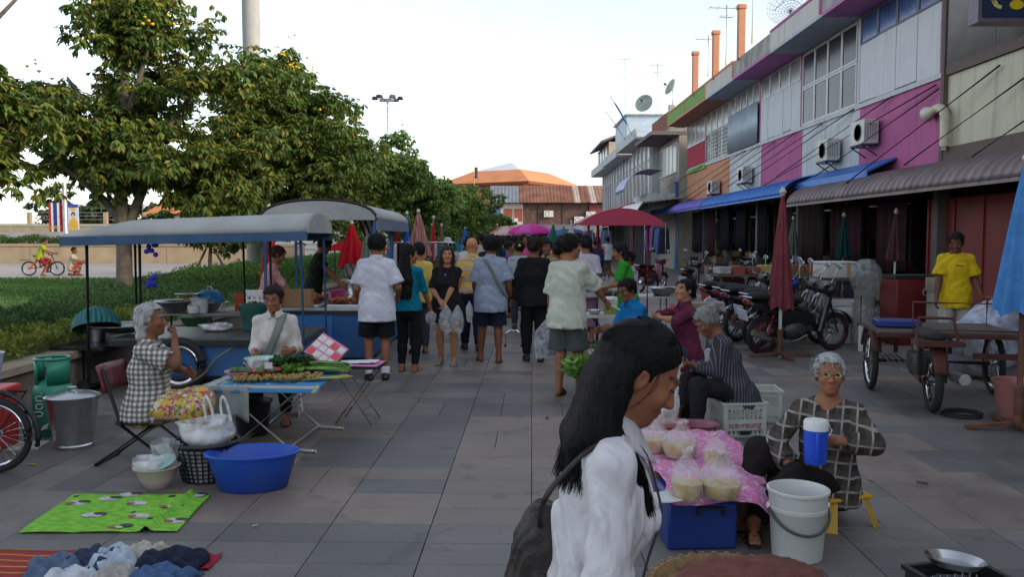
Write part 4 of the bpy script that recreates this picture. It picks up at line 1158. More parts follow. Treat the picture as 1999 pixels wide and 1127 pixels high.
aircon('air conditioner on the white wall above the bright blue awning',8.42,28.9,3.55); aircon('boxy air conditioner low on the orange wall',8.42,33.4,3.40)
dp=T('vent_duct','cream elbow vent duct on the beige wall','duct',(8.36,16.0,0)); MB().tube(catmull([(0,0,3.3),(0,0,3.8),(0,.05,4.05),(0,.25,4.15),(0,.5,4.12)],5),.085,12).build('pipe',M((.6,.55,.42),.6,dirt=.2),dp); MB().lathe([(.085,0),(.15,.16),(.16,.2),(0,.2)],(0,.48,4.12),12,axis=(0,1,-.15)).build('hood',M((.6,.57,.48),.6),dp)
# ---- shrimp sign
sg=T('shop_sign','dark hanging sign box with yellow oval, shrimp picture and telephone number','sign',(7.30,13.0,5.02))
MB().b2((0,0,0),(1.9,.22,1.5)).build('sign_box',M((.01,.03,.075),.4,0,.1,3),sg)
fr_=MB(); fr_.b2((-.06,-.03,-.06),(1.96,.25,0)); fr_.b2((-.06,-.03,0),(0,.25,1.5)); fr_.build('sign_frame',M((.13,.10,.15),.5),sg)
YEL=M((.75,.52,.01),.5,0,.05,3,name='yellow_print'); NAVY=M((.01,.03,.075),.5,name='navy_print')
MB().prism([(1.25+1.05*math.cos(a),0,.80+.62*math.sin(a)) for a in np.linspace(0,2*PI,41)[:-1]],(0,-.006,0)).build('yellow_oval',YEL,sg)
o=link('lettering',text_mesh('ปูไข่',.62,.003),NAVY,sg,(1.22,-.010,.86),(PI/2,0,0))
o=link('phone_number',text_mesh('056-511',.155,.003),M((.70,.45,.35),.5),sg,(1.02,-.004,.105),(PI/2,0,0))
sh=MB(); LY=M((.78,.66,.22),.5,0,.05,5,name='pale_yellow_print')
cp=[(.52,.52),(.38,.53),(.26,.47),(.19,.37),(.19,.27),(.24,.19),(.31,.17)]
for i in range(len(cp)-1):
 a,b=Vector((cp[i][0],0,cp[i][1])),Vector((cp[i+1][0],0,cp[i+1][1])); sh.bar(a-Vector((0,.008,0)),b-Vector((0,.008,0)),.010,.125-i*.014,hint=Vector((0,1,0)).cross(b-a))
sh.build('shrimp_body',LY,sg)
MB().prism([(.50,0,.45),(.50,0,.60),(.60,0,.60),(.84,0,.56),(.70,0,.42)],(0,-.012,0)).build('shrimp_head',LY,sg); MB().lathe([(0,0),(.035,0)],(.585,-.014,.575),12,axis=(0,-1,0)).build('shrimp_eye',M((.8,.8,.8)),sg)
MB().prism([(.55+.11*math.cos(a),0,.21+.075*math.sin(a)) for a in np.linspace(0,2*PI,17)[:-1]],(0,-.012,0)).build('shrimp_claw',YEL,sg)
for i in range(4): q=cp[i+1]; MB().bar((q[0]-.05,-.0165,q[1]+.05),(q[0]+.02,-.0165,q[1]-.05),.012,.004).build('shell_line',NAVY,sg)
for q in range(4): MB().bar((.5+q*.06,-.012,.42),(.66+q*.07,-.012,.27-q*.01),.014,.004).build('shrimp_leg',LY,sg)
# ---- roof clutter
def dish(label,loc,rad,aim,mesh=False):
 r=T('satellite_dish',label,'satellite dish',loc,0,'satellite dishes on the roofs')
 prof=[(rad*t,rad*.42*t*t) for t in np.linspace(0.02,1,9)]
 A=Vector(aim).normalized(); c=Vector((0,0,.55+rad*.6))
 if mesh:
  o=MB().lathe(prof,c,20,close=False,axis=A).build('bowl',M((.25,.26,.27),.6,.5),r); md=o.modifiers.new('wire','WIREFRAME'); md.thickness=.012
 else: MB().lathe(prof,c,20,close=False,axis=A).build('bowl',M((.36,.40,.34),.5,.2,.15,4),r,solid=.008)
 MB().tube([(0,0,0),c],.03,8).build('mast',GALV,r); S,Tt,D=frame_from(A)
 MB().tube([c+S*rad*.7+A*rad*.2,c+A*rad*1.0],.01,5).tube([c-S*rad*.7+A*rad*.2,c+A*rad*1.0],.01,5).build('feed_arm',GALV,r); MB().lathe([(0,0),(.05,.01),(.05,.12),(0,.12)],c+A*rad*.96,10,axis=A).build('feed_horn',BLACKM,r)
dish('large see-through mesh satellite dish on the near roof',(8.0,24.0,7.2),.62,(-.4,-.8,.35),True)
dish('small grey satellite dish on a post at the end of the row',(8.0,41.3,8.25),.42,(-.7,-.2,.3))
dish('round greenish satellite dish above the brown terrace',(7.2,44.8,7.95),.5,(-.5,-.8,.3))
def antenna(label,loc,hgt,arms=((.95,.9),(.8,.6)),n=5):
 r=T('tv_antenna',label,'antenna',loc,0,'rooftop antennas')
 MB().tube([(0,0,0),(0,0,hgt)],.025,6).build('mast',M((.42,.36,.2),.6,.3),r)
 for (f,ln) in arms:
  MB().tube([(-ln*.5,0,hgt*f),(ln*.5,.1,hgt*f)],.014,5).build('boom',GALV,r); g=MB()
  for i in range(n): x=-ln*.5+ln*i/(n-1); g.tube([(x,-.28+i*.02,hgt*f+.01),(x,.28-i*.02,hgt*f+.01)],.008,4)
  g.build('elements',GALV,r)['kind']='stuff'
antenna('tall bare yellowish antenna mast above the near roof',PX(1468,85,8.2),2.8,((.98,.2),),2); antenna('antenna with a fan of rods between the orange fins',PX(1417,128,8.2),2.3,((.95,1.3),(.8,.5)))
antenna('small antenna behind the middle fin',PX(1382,150,9.5),2.0,((.9,1.2),)); antenna('thin double armed antenna over the terrace roofs',PX(1283,215,10),3.2); antenna('single tall antenna left of the flags',PX(1219,210,10.5),4.6,((.97,.8),(.6,.5)))
antenna('very tall lattice antenna at the end of the white row',PX(1130,340,9.5),9.0,((.98,1.3),(.86,1.6),(.76,1.3)),6)
antenna('left antenna above the rusty roof',(5.2,128,6),9.0,((.98,2.2),(.8,1.6))); antenna('right antenna above the rusty roof',(6.3,127,6),9.0,((.98,2.2),(.6,3)))
# ---- terrace house and white row beyond
tb=T('terrace_house','brown trimmed house with roof terrace between the orange house and the white row','house',(6.9,41.0,0),0)
TBR=paint((.17,.09,.075)); TBC=paint((.42,.38,.33))
bx(1.4,9,0,5.4,0,6.7).build('house_body',TBC,tb); bx(0,9,.0,5.4,6.72,6.9).build('eaves_slab',paint((.20,.17,.16)),tb)
bx(.9,9,.02,5.4,6.9,7.05).build('terrace_floor',CONCR,tb); bx(.92,1.05,.05,5.3,7.05,7.95).build('brick_parapet',M((.24,.09,.06),.9,0,.2,5,dirt=.4),tb); bx(.88,1.15,.0,.3,7.05,8.2).build('parapet_post',TBC,tb)
for i in range(12): MB().tube([(1.4+i*.16,.12,7.05),(1.4+i*.16,.12,8.0)],.015,5).build('baluster',BLACKM,tb)
MB().tube([(1.15,.12,8.02),(3.4,.12,8.02)],.025,6).build('handrail',BLACKM,tb); bx(2.0,9,1.5,5.4,7.05,7.9).build('roof_shed',paint((.30,.34,.30)),tb)
for i in range(5):
 w_=bx(1.32,1.42,.3+i*1.0,1.2+i*1.0,4.9,6.4).build('window_frame',WFRAME,tb); bx(1.31,1.325,.36+i*1.0,1.14+i*1.0,4.96,6.34).build('pane',GLASSG,w_)
arch=T('round_awning','violet barrel awning over the terrace house balcony','awning',(5.55,40.9,3.9))
MB().grid(lambda u,v: (1.4-1.4*math.cos(v*PI*.62),u*3.4,1.15*math.sin(v*PI*.62)),30,12).build('sheet',M((.16,.15,.42),.4,.3,.2,3),arch,solid=.01)
for q in (0,1.1,2.2,3.3): MB().tube([(1.4-1.4*math.cos(a),q,1.13*math.sin(a)) for a in np.linspace(0,PI*.62,9)],.025,6).build('rib',GALV,arch)
bx(8.3-1.5,8.3,41.05,46,3.05,3.85).build('balcony_wall',WHITEW,tb).location=(-6.9,-41.0,0)
MB().tube([(1.30,.05,0),(1.30,.05,4.4)],.10,10).build('blue_pipe',M((.05,.16,.42),.5),tb)
def whitehouse(label,y0,y1,x=7.9,ztop=7.3,seed=1):
 g=random.Random(seed); r=T('white_shophouse',label,'shophouse',(x,y0,0),0,'white shophouses at the far end'); L=y1-y0
 W2=paint((.50,.53,.56),.45)
 bx(0,8,0,L,0,ztop).build('house_body',W2,r); bx(-1.0,.0,.0,L,ztop-.12,ztop).build('eaves',W2,r); bx(-1.0,-.9,0,L,ztop,ztop+.45).build('parapet',paint((.55,.58,.60),.5),r)
 n=int(L/1.5)
 for i in range(n):
  y=.12+i*(L-.2)/n; wd=(L-.2)/n
  bx(-.14,.0,y,y+.16,3.2,ztop-.12).build('pilaster',paint((.62,.64,.66),.3),r)
  f=bx(-.05,.01,y+.3,y+wd-.12,3.7,6.0).build('window_frame',paint((.60,.63,.62),.3),r)
  bx(-.065,-.05,y+.38,y+wd*.55,3.8,5.9).build('pane',g.choice([GLASS,GLASSG,paint((.22,.30,.33)),GLASS]),f); bx(-.065,-.05,y+wd*.55+.06,y+wd-.2,3.8,5.9).build('pane',g.choice([GLASS,GLASSG,paint((.3,.18,.12)),GLASS]),f)
  t_=bx(-.05,.01,y+.3,y+wd-.12,6.1,6.8).build('fanlight',paint((.60,.63,.62),.3),r); bx(-.06,-.05,y+.36,y+wd-.18,6.16,6.74).build('pane',GLASSG,t_)
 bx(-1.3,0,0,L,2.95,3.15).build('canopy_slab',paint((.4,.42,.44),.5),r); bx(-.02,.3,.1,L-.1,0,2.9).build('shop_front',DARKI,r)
 return r
whitehouse('white shophouse next to the terrace house, with tall pale windows',46.5,54.5,seed=1); whitehouse('middle white shophouse of the far row',54.6,62.5,ztop=7.1,seed=2); whitehouse('farthest white shophouse of the row with dormer',62.6,72,ztop=7.0,seed=3)
ds=T('roof_shed','pale blue corrugated rooftop shed on the white row','shed',(7.0,50.5,7.32)); bx(0,3,0,5.5,0,1.75).build('shed_wall',M((.42,.52,.60),.6,.2,.15,2,dirt=.2),ds); bx(-.15,3.2,-.15,5.7,1.75,1.85).build('shed_roof',GALV,ds)
dm=T('roof_dormer','small dormer room with dark eaves at the end of the white row','dormer',(6.9,60.5,7.15)); bx(.2,4,0,8,0,1.5).build('dormer_wall',paint((.45,.38,.30)),dm); MB().prism([(-.4,-.4,1.4),(2.2,-.4,2.4),(4.6,-.4,1.4),(4.6,-.4,1.55),(2.2,-.4,2.55),(-.4,-.4,1.55)],(0,8.8,0)).build('dormer_roof',paint((.16,.15,.15)),dm)
for i in range(4): bx(.14,.2,.6+i*1.9,1.9+i*1.9,.3,1.3).build('window',GLASSG,dm)
aw=T('pink_awning','faded pink tile awning on the white row','awning',(5.6,45.5,2.85)); MB().prism([(0,0,.25),(1.6,0,.85),(1.6,0,.9),(0,0,.32),(0,0,-.2),(.04,0,-.2)],(0,7.5,0)).build('sheet',M((.55,.12,.20),.7,0,.2,3,dirt=.3),aw)
aw=T('grey_awning','grey sheet awning behind the red roofed stall','awning',(5.9,38.5,2.95)); MB().prism([(0,0,0),(.25,0,.32),(2.4,0,.55),(2.4,0,.6),(.22,0,.38),(-.03,0,.02),(-.03,0,-.35),(0,0,-.35)],(0,6.6,0)).build('sheet',GALV,aw)
for i,(lb,y,c1,c2) in enumerate((('blue and white striped cloth awning',58,(.08,.14,.35),(.6,.6,.6)),('black and cream striped cloth awning',64,(.05,.05,.06),(.55,.5,.42)),('farthest faded striped cloth awning',70,(.2,.2,.25),(.6,.58,.52)))):
 aw=T('cloth_awning',lb+' sloping over the far stalls','awning',(4.4,y,2.3),0,'striped cloth awnings')
 for j in range(8): MB().prism([(0,0,0),(2.6,0,1.1),(2.6,0,1.13),(0,0,.03),(0,0,-.3)],(0,.66,0)).build('strip',cloth(c1 if j % 2 else c2),aw,loc=(0,j*.66,0))
 for yy in (.1,5.2): MB().tube([(0,yy,0),(0,yy,-2.3)],.03,6).build('pole',GALV,aw)
def flag(label,loc,tip,cols,size=(1.5,.9),horiz=True):
 r=T('flag',label,'flag',loc); d=Vector(tip); MB().tube([(0,0,0),d],.025,6).build('pole',M((.5,.45,.3)),r)
 S=Vector((.55,.05,-.75)).normalized(); tot=sum(c[1] for c in cols); a=0
 for c,wt in cols:
  b=a+wt/tot
  MB().grid(lambda u,v,a=a,b=b: d*(1-(a+(b-a)*v)*.55)+S*(u*size[0]*.6)+Vector((0,.08*math.sin(u*6),0)),8,2).build('stripe',cloth(c),r,solid=.004); a=b
RED,WHT,NBL=(.42,.02,.03),(.62,.62,.62),(.03,.05,.22)
flag('plain light blue flag slanting from the white roof',(6.9,47.5,7.5),(-1.3,-.2,2.2),[((.12,.36,.62),1)]); flag('red white and blue national flag slanting from the white roof',(6.9,50.5,7.6),(-1.2,-.2,1.7),[(RED,1),(WHT,1),(NBL,2),(WHT,1),(RED,1)])
# ---- the old market building closing the street and the temple roof behind
fb_=T('market_building','old two storey timber building with rusty tin roof across the street end','building',(5,98,0))
WOOD=M((.11,.06,.05),.9,0,.35,1.5,.4,20,name='old_timber',dirt=.3)
bx(-7.5,12,0,8,0,5.9).build('wall',WOOD,fb_)
RUSTR=M((.20,.085,.055),.8,.2,.35,.7,.3,10,name='rusty_tin',dirt=.3)
def roofp(x0,x1,mat_,lift=0):
 n=max(2,int((x1-x0)/.4))*2
 MB().grid(lambda u,v: (x0+(x1-x0)*u+v*2.4*0,-1.0+v*5,5.75+v*2.3+(.04 if int(u*n) % 2 else 0)+lift),n+1,3).build('roof_sheet',mat_,fb_,smooth=False,solid=.02)
for i,(a,b,m_) in enumerate(((-7.7,-4.2,M((.20,.22,.25),.6,.3,.15,1,dirt=.2)),(-4.2,2.4,RUSTR),(2.4,3.1,M((.40,.33,.28),.7,.2,.2,1)),(3.1,4.3,RUSTR),(4.3,5.0,M((.42,.36,.32),.7,.2,.2,1)),(5.0,12.4,M((.27,.15,.10),.8,.2,.3,.8,dirt=.3)))): roofp(a,b,m_,.012*(i % 2))
bx(-7.7,12.4,3.95,8.2,5.9,8.0).build('gable_back',WOOD,fb_)
bx(-7.4,-3.7,-.12,.0,2.9,5.75).build('plaster_front',paint((.50,.47,.40)),fb_)
for x,c in ((-7.3,(.08,.16,.45)),(-5.9,(.28,.08,.06)),(-4.7,(.28,.08,.06))): MB().b2((x,-.2,3.6),(x+.95,-.12,5.1)).build('shutter',paint(c),fb_)
for x in (-1.9,1.0,5.4,8): MB().b2((x,-.1,3.2),(x+.14,-.0,5.8)).build('timber_post',M((.07,.05,.045),.9),fb_)
bx(4.2,8.4,-.25,-.06,3.0,5.6).build('red_screen',M((.20,.045,.05),.8,0,.15,3),fb_)
for i,(x,z) in enumerate(((-1.2,4.1),(2.4,3.4),(4.4-.6,4.0),(-5.4,3.2))):
 a_=T('air_conditioner',['left','lower middle','right','small pale'][i]+' air conditioner on the old timber building front','air conditioner',(5+x,97.6,z),0,'air conditioner units on walls'); MB().b2((0,0,0),(1.1,.35,.75)).build('casing',M((.6,.6,.58),.5),a_); MB().ring((.4,-.01,.37),.26,.02,'Y',16).build('fan_guard',BLACKM,a_)
aw=T('tin_canopy','grey tin canopy along the foot of the old market building','awning',(0,94.6,2.3)); MB().prism([(-2.4,0,0),(14,0,0),(14,3.3,.9),(-2.4,3.3,.9)],(0,0,.05)).build('sheet',GALV,aw)
for i in range(6): MB().tube([(-2.2+i*3.2,.1,-2.3),(-2.2+i*3.2,.1,0)],.05,6).build('post',BLACKM,aw)
aw=T('orange_canopy','orange tin canopy at the left foot of the old building','awning',(-6.6,93.8,2.2)); MB().prism([(0,0,0),(4.0,0,.3),(4.4,3.5,1.2),(1.5,3.5,1.2)],(0,0,.05)).build('sheet',M((.50,.13,.05),.7,0,.2,1),aw)
for x in (.3,3.8): MB().tube([(x,.1,-2.2),(x,.1,.1)],.05,6).build('post',BLACKM,aw)
bn=T('market_sign','orange shop banner under the tin canopy at the street end','sign',(4.2,94.2,1.75)); MB().b2((0,0,0),(6.2,.06,.55)).build('board',M((.5,.20,.11),.6,0,.3,1.2),bn)
tr_=T('temple_roof','large orange tiled hip roof with white upper roof beyond the market','building',(-.2,142,0))
TIL=M((.62,.24,.10),.75,0,.12,.5,.3,3,name='orange_tiles'); TILW=M((.62,.64,.67),.5,0,.08,.5,name='white_roofing')
def hip(z0,z1,a0,b0,a1,b1,mat_,name,oz=0):
 v=[(-a0,-b0,z0),(a0,-b0,z0),(a0,b0,z0),(-a0,b0,z0),(-a1,-b1,z1),(a1,-b1,z1),(a1,b1,z1),(-a1,b1,z1)]
 return MB()._add(v,[(0,1,5,4),(1,2,6,5),(2,3,7,6),(3,0,4,7),(4,5,6,7),(3,2,1,0)]).build(name,mat_,tr_,smooth=False,rot=(0,0,R(-32)))
hip(12.9,14.5,4.6,4.6,.25,.25,TILW,'upper_roof'); hip(10.6,12.9,9.0,9.0,4.7,4.7,TIL,'main_roof'); hip(10.2,10.6,8.8,8.8,9.0,9.0,M((.2,.08,.05),.8),'roof_edge')
bx(-7,7,-7,7,0,10.2).build('hall_wall',paint((.5,.42,.34)),tr_).rotation_euler=(0,0,R(-32))
hip(6.5,9.4,12.5,12.5,7.2,7.2,TIL,'lower_roof'); hip(6.1,6.5,12.3,12.3,12.5,12.5,M((.2,.08,.05),.8),'lower_edge')
fp=T('flag_pole','thin yellow flag pole beside the temple roof','flag pole',(-6.2,135,0)); MB().tube([(0,0,0),(0,0,13.5)],.09,6).build('pole',M((.55,.4,.1)),fp); MB().grid(lambda u,v: (.1+u*.5,.1*math.sin(v*5),13.2-v*1.8),4,6).build('cloth',cloth((.08,.06,.12)),fp,solid=.01)
oh=T('orange_roof_house','distant house with an orange roof seen past the tree trunks','house',(-24,62,0)); bx(-3,3,0,6,0,3.5).build('wall',paint((.5,.4,.32)),oh); MB().prism([(-3.6,-.4,3.4),(3.6,-.4,3.4),(0,-.4,5.6)],(0,6.8,0)).build('roof',TIL,oh)
# ---- poles
POLEC=M((.36,.36,.35),.85,0,.15,1.5,.3,40,name='concrete_pole',dirt=.3)
p_=T('concrete_pole','tall thick grey concrete pole rising out of the frame behind the carts','pole',(-6.35,20.3,.35)); MB().lathe([(.20,0),(.205,3),(.215,12),(0,12)],(0,0,0),16).build('shaft',POLEC,p_); MB().lathe([(.34,0),(.34,.5),(.2,.6)],(0,0,0),16).build('plinth',POLEC,p_)
fm=T('floodlight_mast','slim mast with a ring of floodlights above the trees','light mast',(-9.3,62,0)); MB().tube([(0,0,0),(0,0,11.9)],[.14,.08],10).build('mast',GALV,fm); MB().ring((0,0,11.9),.55,.05,'Z',16).build('ring_frame',GALV,fm)
for i in range(6):
 a=i*PI/3; c=Vector((math.cos(a)*.95,math.sin(a)*.95,12.0)); MB().bar((math.cos(a)*.1,math.sin(a)*.1,11.9),c,.06).build('arm',GALV,fm); MB().box(c+Vector((0,0,.05)),(.42,.42,.22),rz=i*60,taper=.7).build('floodlight',BLACKM,fm)
lp=T('banner_post','lamp post carrying a striped national banner and a portrait banner','lamp post',PY(133,490,44).xyz*Vector((1,1,0)) if False else (-23.9,44,.37))
MB().lathe([(.32,0),(.34,.35),(.24,.55),(.14,.7),(.12,4.2),(0,4.2)],(0,0,0),12).build('post',GALV,lp)
for i,(c,a,b) in enumerate(((RED,-.86,-.74),(WHT,-.74,-.63),(NBL,-.63,-.42),(WHT,-.42,-.30),(RED,-.30,-.16))): MB().b2((a,-.02,1.58),(b,.02,3.12)).build('banner_stripe',cloth(c),lp)
for zz in (1.83,1.74): MB().b2((-.82,-.03,zz),(-.2,-.025,zz+.04)).build('gold_band',M((.6,.35,.03)),lp)
MB().b2((.16,-.02,1.68),(.72,.02,3.05)).build('portrait_banner',cloth((.55,.58,.66)),lp)
q=lp.children[-1]
MB().b2((.16,-.03,2.86),(.72,-.02,3.05)).build('banner_header',cloth((.05,.08,.35)),q); MB().prism([(.44+.11*math.cos(a),-.022,2.50+.13*math.sin(a)) for a in np.linspace(0,2*PI,15)[:-1]],(0,-.006,0)).build('printed_hair',M((.02,.015,.015)),q)
MB().prism([(.44+.065*math.cos(a),-.029,2.44+.10*math.sin(a)) for a in np.linspace(0,2*PI,15)[:-1]],(0,-.006,0)).build('printed_face',M((.55,.36,.27)),q); MB().prism([(.18,-.022,1.72),(.70,-.022,1.72),(.68,-.022,2.05),(.5,-.022,2.32),(.38,-.022,2.32),(.2,-.022,2.05)],(0,-.006,0)).build('printed_dress',cloth((.62,.36,.06)),q); MB().b2((.3,-.026,2.7),(.58,-.02,2.84)).build('printed_crest',M((.6,.4,.05)),q)
# ---------------------------------------------------------------- small builders
def bowl(label,loc,r,h_,mat_,name='bowl',foot=.6,lip=.012,cat='bowl',n=28,sx=1,sy=1,rz=0,group=None,t=.006):
 o=T(name,label,cat,loc,rz,group)
 pr=[(r*foot*.9,0),(r*foot,.004),(r*(foot+(1-foot)*.55),h_*.45),(r*.97,h_*.93),(r+lip,h_),(r+lip,h_+.006),(r-t,h_+.002),(r*.94-t,h_*.9),(r*(foot+(1-foot)*.5)-t,h_*.42),(r*foot*.85,t+.003),(0,t+.003)]
 MB().lathe(pr,(0,0,0),n,sx,sy).build('shell',mat_,o); return o
def contents(parent,fn,n,mat_,name='contents'):
 mb=MB()
 for i in range(n): fn(mb,i)
 o=mb.build(name,mat_,parent); o['kind']='stuff'; return o
SOUPF=plastic_film('thin_clear_film',(.76,.78,.82),.26)
def film_bag(label,loc,r,h_,fill=None,fillh=.45,rz=0,mat_=None,seed=0,name='plastic_bag',tie=True,group=None,sx=1.0,floor=True):
 g=np.random.default_rng(seed); o=T(name,label,'plastic bag',loc,rz,group); ph=g.uniform(0,6,6)
 def prof(v): return (.80+.20*math.sin(min(1,v*3.4)*PI/2))*(1 if v<.40 else max(.14,math.cos((v-.40)/.5*PI/2*.95)) if v<.88 else .14+(v-.88)*2.2) if tie else (.6+.4*math.sin(min(1,v*2.5)*PI/2))*(1+.15*max(0,v-.6))
 def fn(u,v,k=1.0):
  a=2*PI*u; rr=r*k*prof(v)*(1+.10*math.sin(3*a+ph[0]+4*v)*(.3+v)+.06*math.sin(7*a+ph[1]-6*v)*(.3+v)) ; return (rr*sx*math.cos(a),rr*math.sin(a),max(0.002,v*h_*(1+.05*math.sin(2*a+ph[2]))))
 MB().grid(fn,22,13,close_u=True).poly([fn(i/22,0) for i in range(22)]).build('film',mat_ or FILM,o,smooth=80)
 if tie: MB().lathe([(.012,0),(.018,.008),(.012,.016)],(0,0,h_*.90),8).build('knot',M((.6,.45,.35)),o)
 if fill is not None:
  mb=MB(); mb.grid(lambda u,v: fn(u,v*fillh,.95),20,8,close_u=True); tp=[fn(i/20,fillh,.95) for i in range(20)]; zt=sum(p[2] for p in tp)/20
  mb.poly(tp); mb.poly([fn(i/20,0,.95) for i in range(20)]); mb.build('filling',fill,o,smooth=70)
 return o
def carrier(label,loc,w_,h_,fillm,rz=0,seed=0,mat_=None,d=None):
 o=T('carrier_bag',label,'plastic bag',loc,rz); g=np.random.default_rng(seed); ph=g.uniform(0,6,5); d=d or w_*.6
 def fn(u,v):
  a=2*PI*u; t=min(1,v/.72); k=(.72+.28*math.sin(t*PI*.8)) if v<.72 else max(.12,.86-(v-.72)*2.7)
  k *= 1+.07*math.sin(5*a+ph[0]+5*v)+.05*math.sin(9*a+ph[1]); return (w_/2*k*math.cos(a),d/2*k*math.sin(a),(v-1)*h_+.03*h_*math.cos(2*a+ph[2])*(1-v))
 MB().grid(fn,22,14,close_u=True).poly([fn(i/22,0) for i in range(22)]).build('film',mat_ or FILM,o,smooth=80)
 if fillm is not None:
  mb=MB()
  for i in range(9):
   a=g.uniform(0,6.3); q=g.uniform(0,.55); c=(w_*.5*q*math.cos(a),d*.5*q*math.sin(a),-h_*g.uniform(.62,.90)); rr=w_*g.uniform(.11,.17); mb.lathe([(0,-rr),(rr*.7,-rr*.7),(rr,0),(rr*.7,rr*.7),(0,rr)],c,8)
  f=mb.build('goods',fillm,o,smooth=80); f['kind']='stuff'
 return o
def parasol(label,loc,rad,h_,z0,mat_,stand=True,colr=None,n=16,pole=GALV,tilt=0,fold=.30,group='closed parasols'):
 o=T('closed_parasol',label,'parasol',loc,rnd.uniform(0,90),group)
 def fn(u,v):
  a=2*PI*u; k=(.12+.88*v**.8)*(1+fold*math.cos(n/2*a)*(.3+.7*v)); return (rad*k*math.cos(a),rad*k*math.sin(a),h_-v*(h_-z0)+.03*math.sin(5*a)*v)
 MB().grid(fn,64,14,close_u=True).build('folded_canopy',mat_,o,smooth=70)
 MB().tube([(0,0,0),(0,0,h_+.10)],.022,8).build('pole',pole,o); MB().lathe([(.03,0),(.05,.03),(.02,.09),(0,.1)],(0,0,h_),8).build('finial',M((.5,.45,.35)),o)
 if stand:
  for q in range(4):
   a=q*PI/2+.4; MB().bar((0,0,.06),(.42*math.cos(a),.42*math.sin(a),.02),.05,.03).build('foot',RUST,o)
  MB().lathe([(.04,0),(.04,.35),(.03,.36)],(0,0,.02),10).build('socket',RUST,o)
 return o
def crate(label,loc,w_,d,h_,mat_,rz=0,name='plastic_crate',group=None,slots=True,cat='crate'):
 o=T(name,label,cat,loc,rz,group); t=.014; mb=MB()
 for (a,b,c,e) in ((-w_/2,w_/2,-d/2,-d/2+t),(-w_/2,w_/2,d/2-t,d/2),(-w_/2,-w_/2+t,-d/2+t,d/2-t),(w_/2-t,w_/2,-d/2+t,d/2-t)):
  lx=b-a>.05; n=max(3,int((b-a if lx else e-c)/.035))
  mb.b2((a,c,0),(b,e,h_*.12)); mb.b2((a,c,h_*.86),(b,e,h_)); mb.b2((a,c,h_*.46),(b,e,h_*.56))
  for i in range(n+1):
   q=(b-a if lx else e-c)*i/n
   if lx: mb.b2((a+max(0,q-.010),c+.002,h_*.1),(a+min(b-a,q+.010),e-.002,h_*.88))
   else: mb.b2((a+.002,c+max(0,q-.010),h_*.1),(b-.002,c+min(e-c,q+.010),h_*.88))
 mb.build('side_lattice',mat_,o); MB().b2((-w_/2,-d/2,0),(w_/2,d/2,.012)).build('base',mat_,o)
 rim=MB();
 for (a,b,c,e) in ((-w_/2-.012,w_/2+.012,-d/2-.012,-d/2+.01),(-w_/2-.012,w_/2+.012,d/2-.01,d/2+.012),(-w_/2-.012,-w_/2+.01,-d/2+.01,d/2-.01),(w_/2-.01,w_/2+.012,-d/2+.01,d/2-.01)): rim.b2((a,c,h_-.002),(b,e,h_+.016))
 rim.build('rim',mat_,o); return o
def plast(col,rough=.4,dirt=.12): return M(col,rough,0,.08,4,name='plastic',dirt=dirt)
# ---------------------------------------------------------------- left foreground
GRN=M((.02,.22,.14),.4,.1,.12,5,name='green_enamel',dirt=.3)
gc_=T('gas_cylinder','green gas cylinder with open collar standing against the planter wall','gas cylinder',(-3.74,6.62,0))
MB().lathe([(.12,0),(.13,.03),(.15,.05),(.158,.08),(.158,.33),(.15,.38),(.12,.43),(.06,.455),(0,.46)],(0,0,0),28).build('tank',GRN,gc_,smooth=50)
cl_=MB()
for a0,a1 in ((R(-215),R(-120)),(R(-80),R(15)),(R(40),R(120))):
 cl_.grid(lambda u,v: (.128*math.cos(a0+(a1-a0)*u),.128*math.sin(a0+(a1-a0)*u),.42+.20*v),8,2)
cl_.build('collar',GRN,gc_,solid=.008); MB().ring((0,0,.625),.128,.012,'Z',28).build('collar_rim',GRN,gc_)
MB().lathe([(.025,0),(.03,.06),(.018,.07),(.018,.1),(0,.1)],(0,0,.455),10).build('valve',M((.4,.3,.12),.4,.8),gc_); MB().lathe([(.03,0),(.03,.025),(0,.025)],(0,0,.55),10).build('valve_wheel',M((.45,.03,.03)),gc_); MB().lathe([(.125,0),(.135,.03)],(0,0,0),28).build('foot_ring',GRN,gc_)
lt=link('lettering',text_mesh('ปตท.',.10,.001),M((.55,.6,.55),.6),gc_,(-.03,-.162,.27),(PI/2,R(-90),0)); MB().prism([(.0,-.161,.10),(.05,-.161,.13),(.03,-.161,.08),(-.03,-.161,.06)],(0,-.003,0)).build('printed_mark',M((.6,.62,.6)),gc_)
bk_=T('steel_bucket','lidded stainless steel bucket in front of the green gas cylinder','bucket',(-3.37,6.22,0))
MB().lathe([(.135,0),(.14,.02),(.132,.03),(.185,.38),(.19,.385),(.182,.385)],(0,0,0),32).build('pail',STEEL,bk_); MB().lathe([(.192,.385),(.196,.395),(.15,.415),(.05,.43),(0,.432)],(0,0,0),32).build('lid',STEEL,bk_); MB().tube([(-.035,0,.43),(-.03,0,.46),(.03,0,.46),(.035,0,.43)],.009,6).build('lid_knob',STEEL,bk_)
for sg_ in (-1,1): MB().tube([(sg_*.19,-.03,.36),(sg_*.225,0,.37),(sg_*.19,.03,.36)],.006,6).build('ear',STEEL,bk_)
MB().b2((-.18,-.12,0),(.18,.12,.012)).build('plank',M((.42,.40,.35),.8,0,.2,6),T('wooden_board','pale board lying under the red box beside the gas cylinder','board',(-3.78,6.2,0),10))
rbx=T('red_cooler','red insulated box at the left edge behind the bicycle wheel','cooler box',(-4.02,6.1,.014),6); MB().box((0,0,.20),(.42,.36,.40)).build('box_body',plast((.42,.02,.025)),rbx,bevel=.02); MB().box((0,0,.43),(.46,.40,.07)).build('lid',plast((.48,.025,.03)),rbx,bevel=.02)
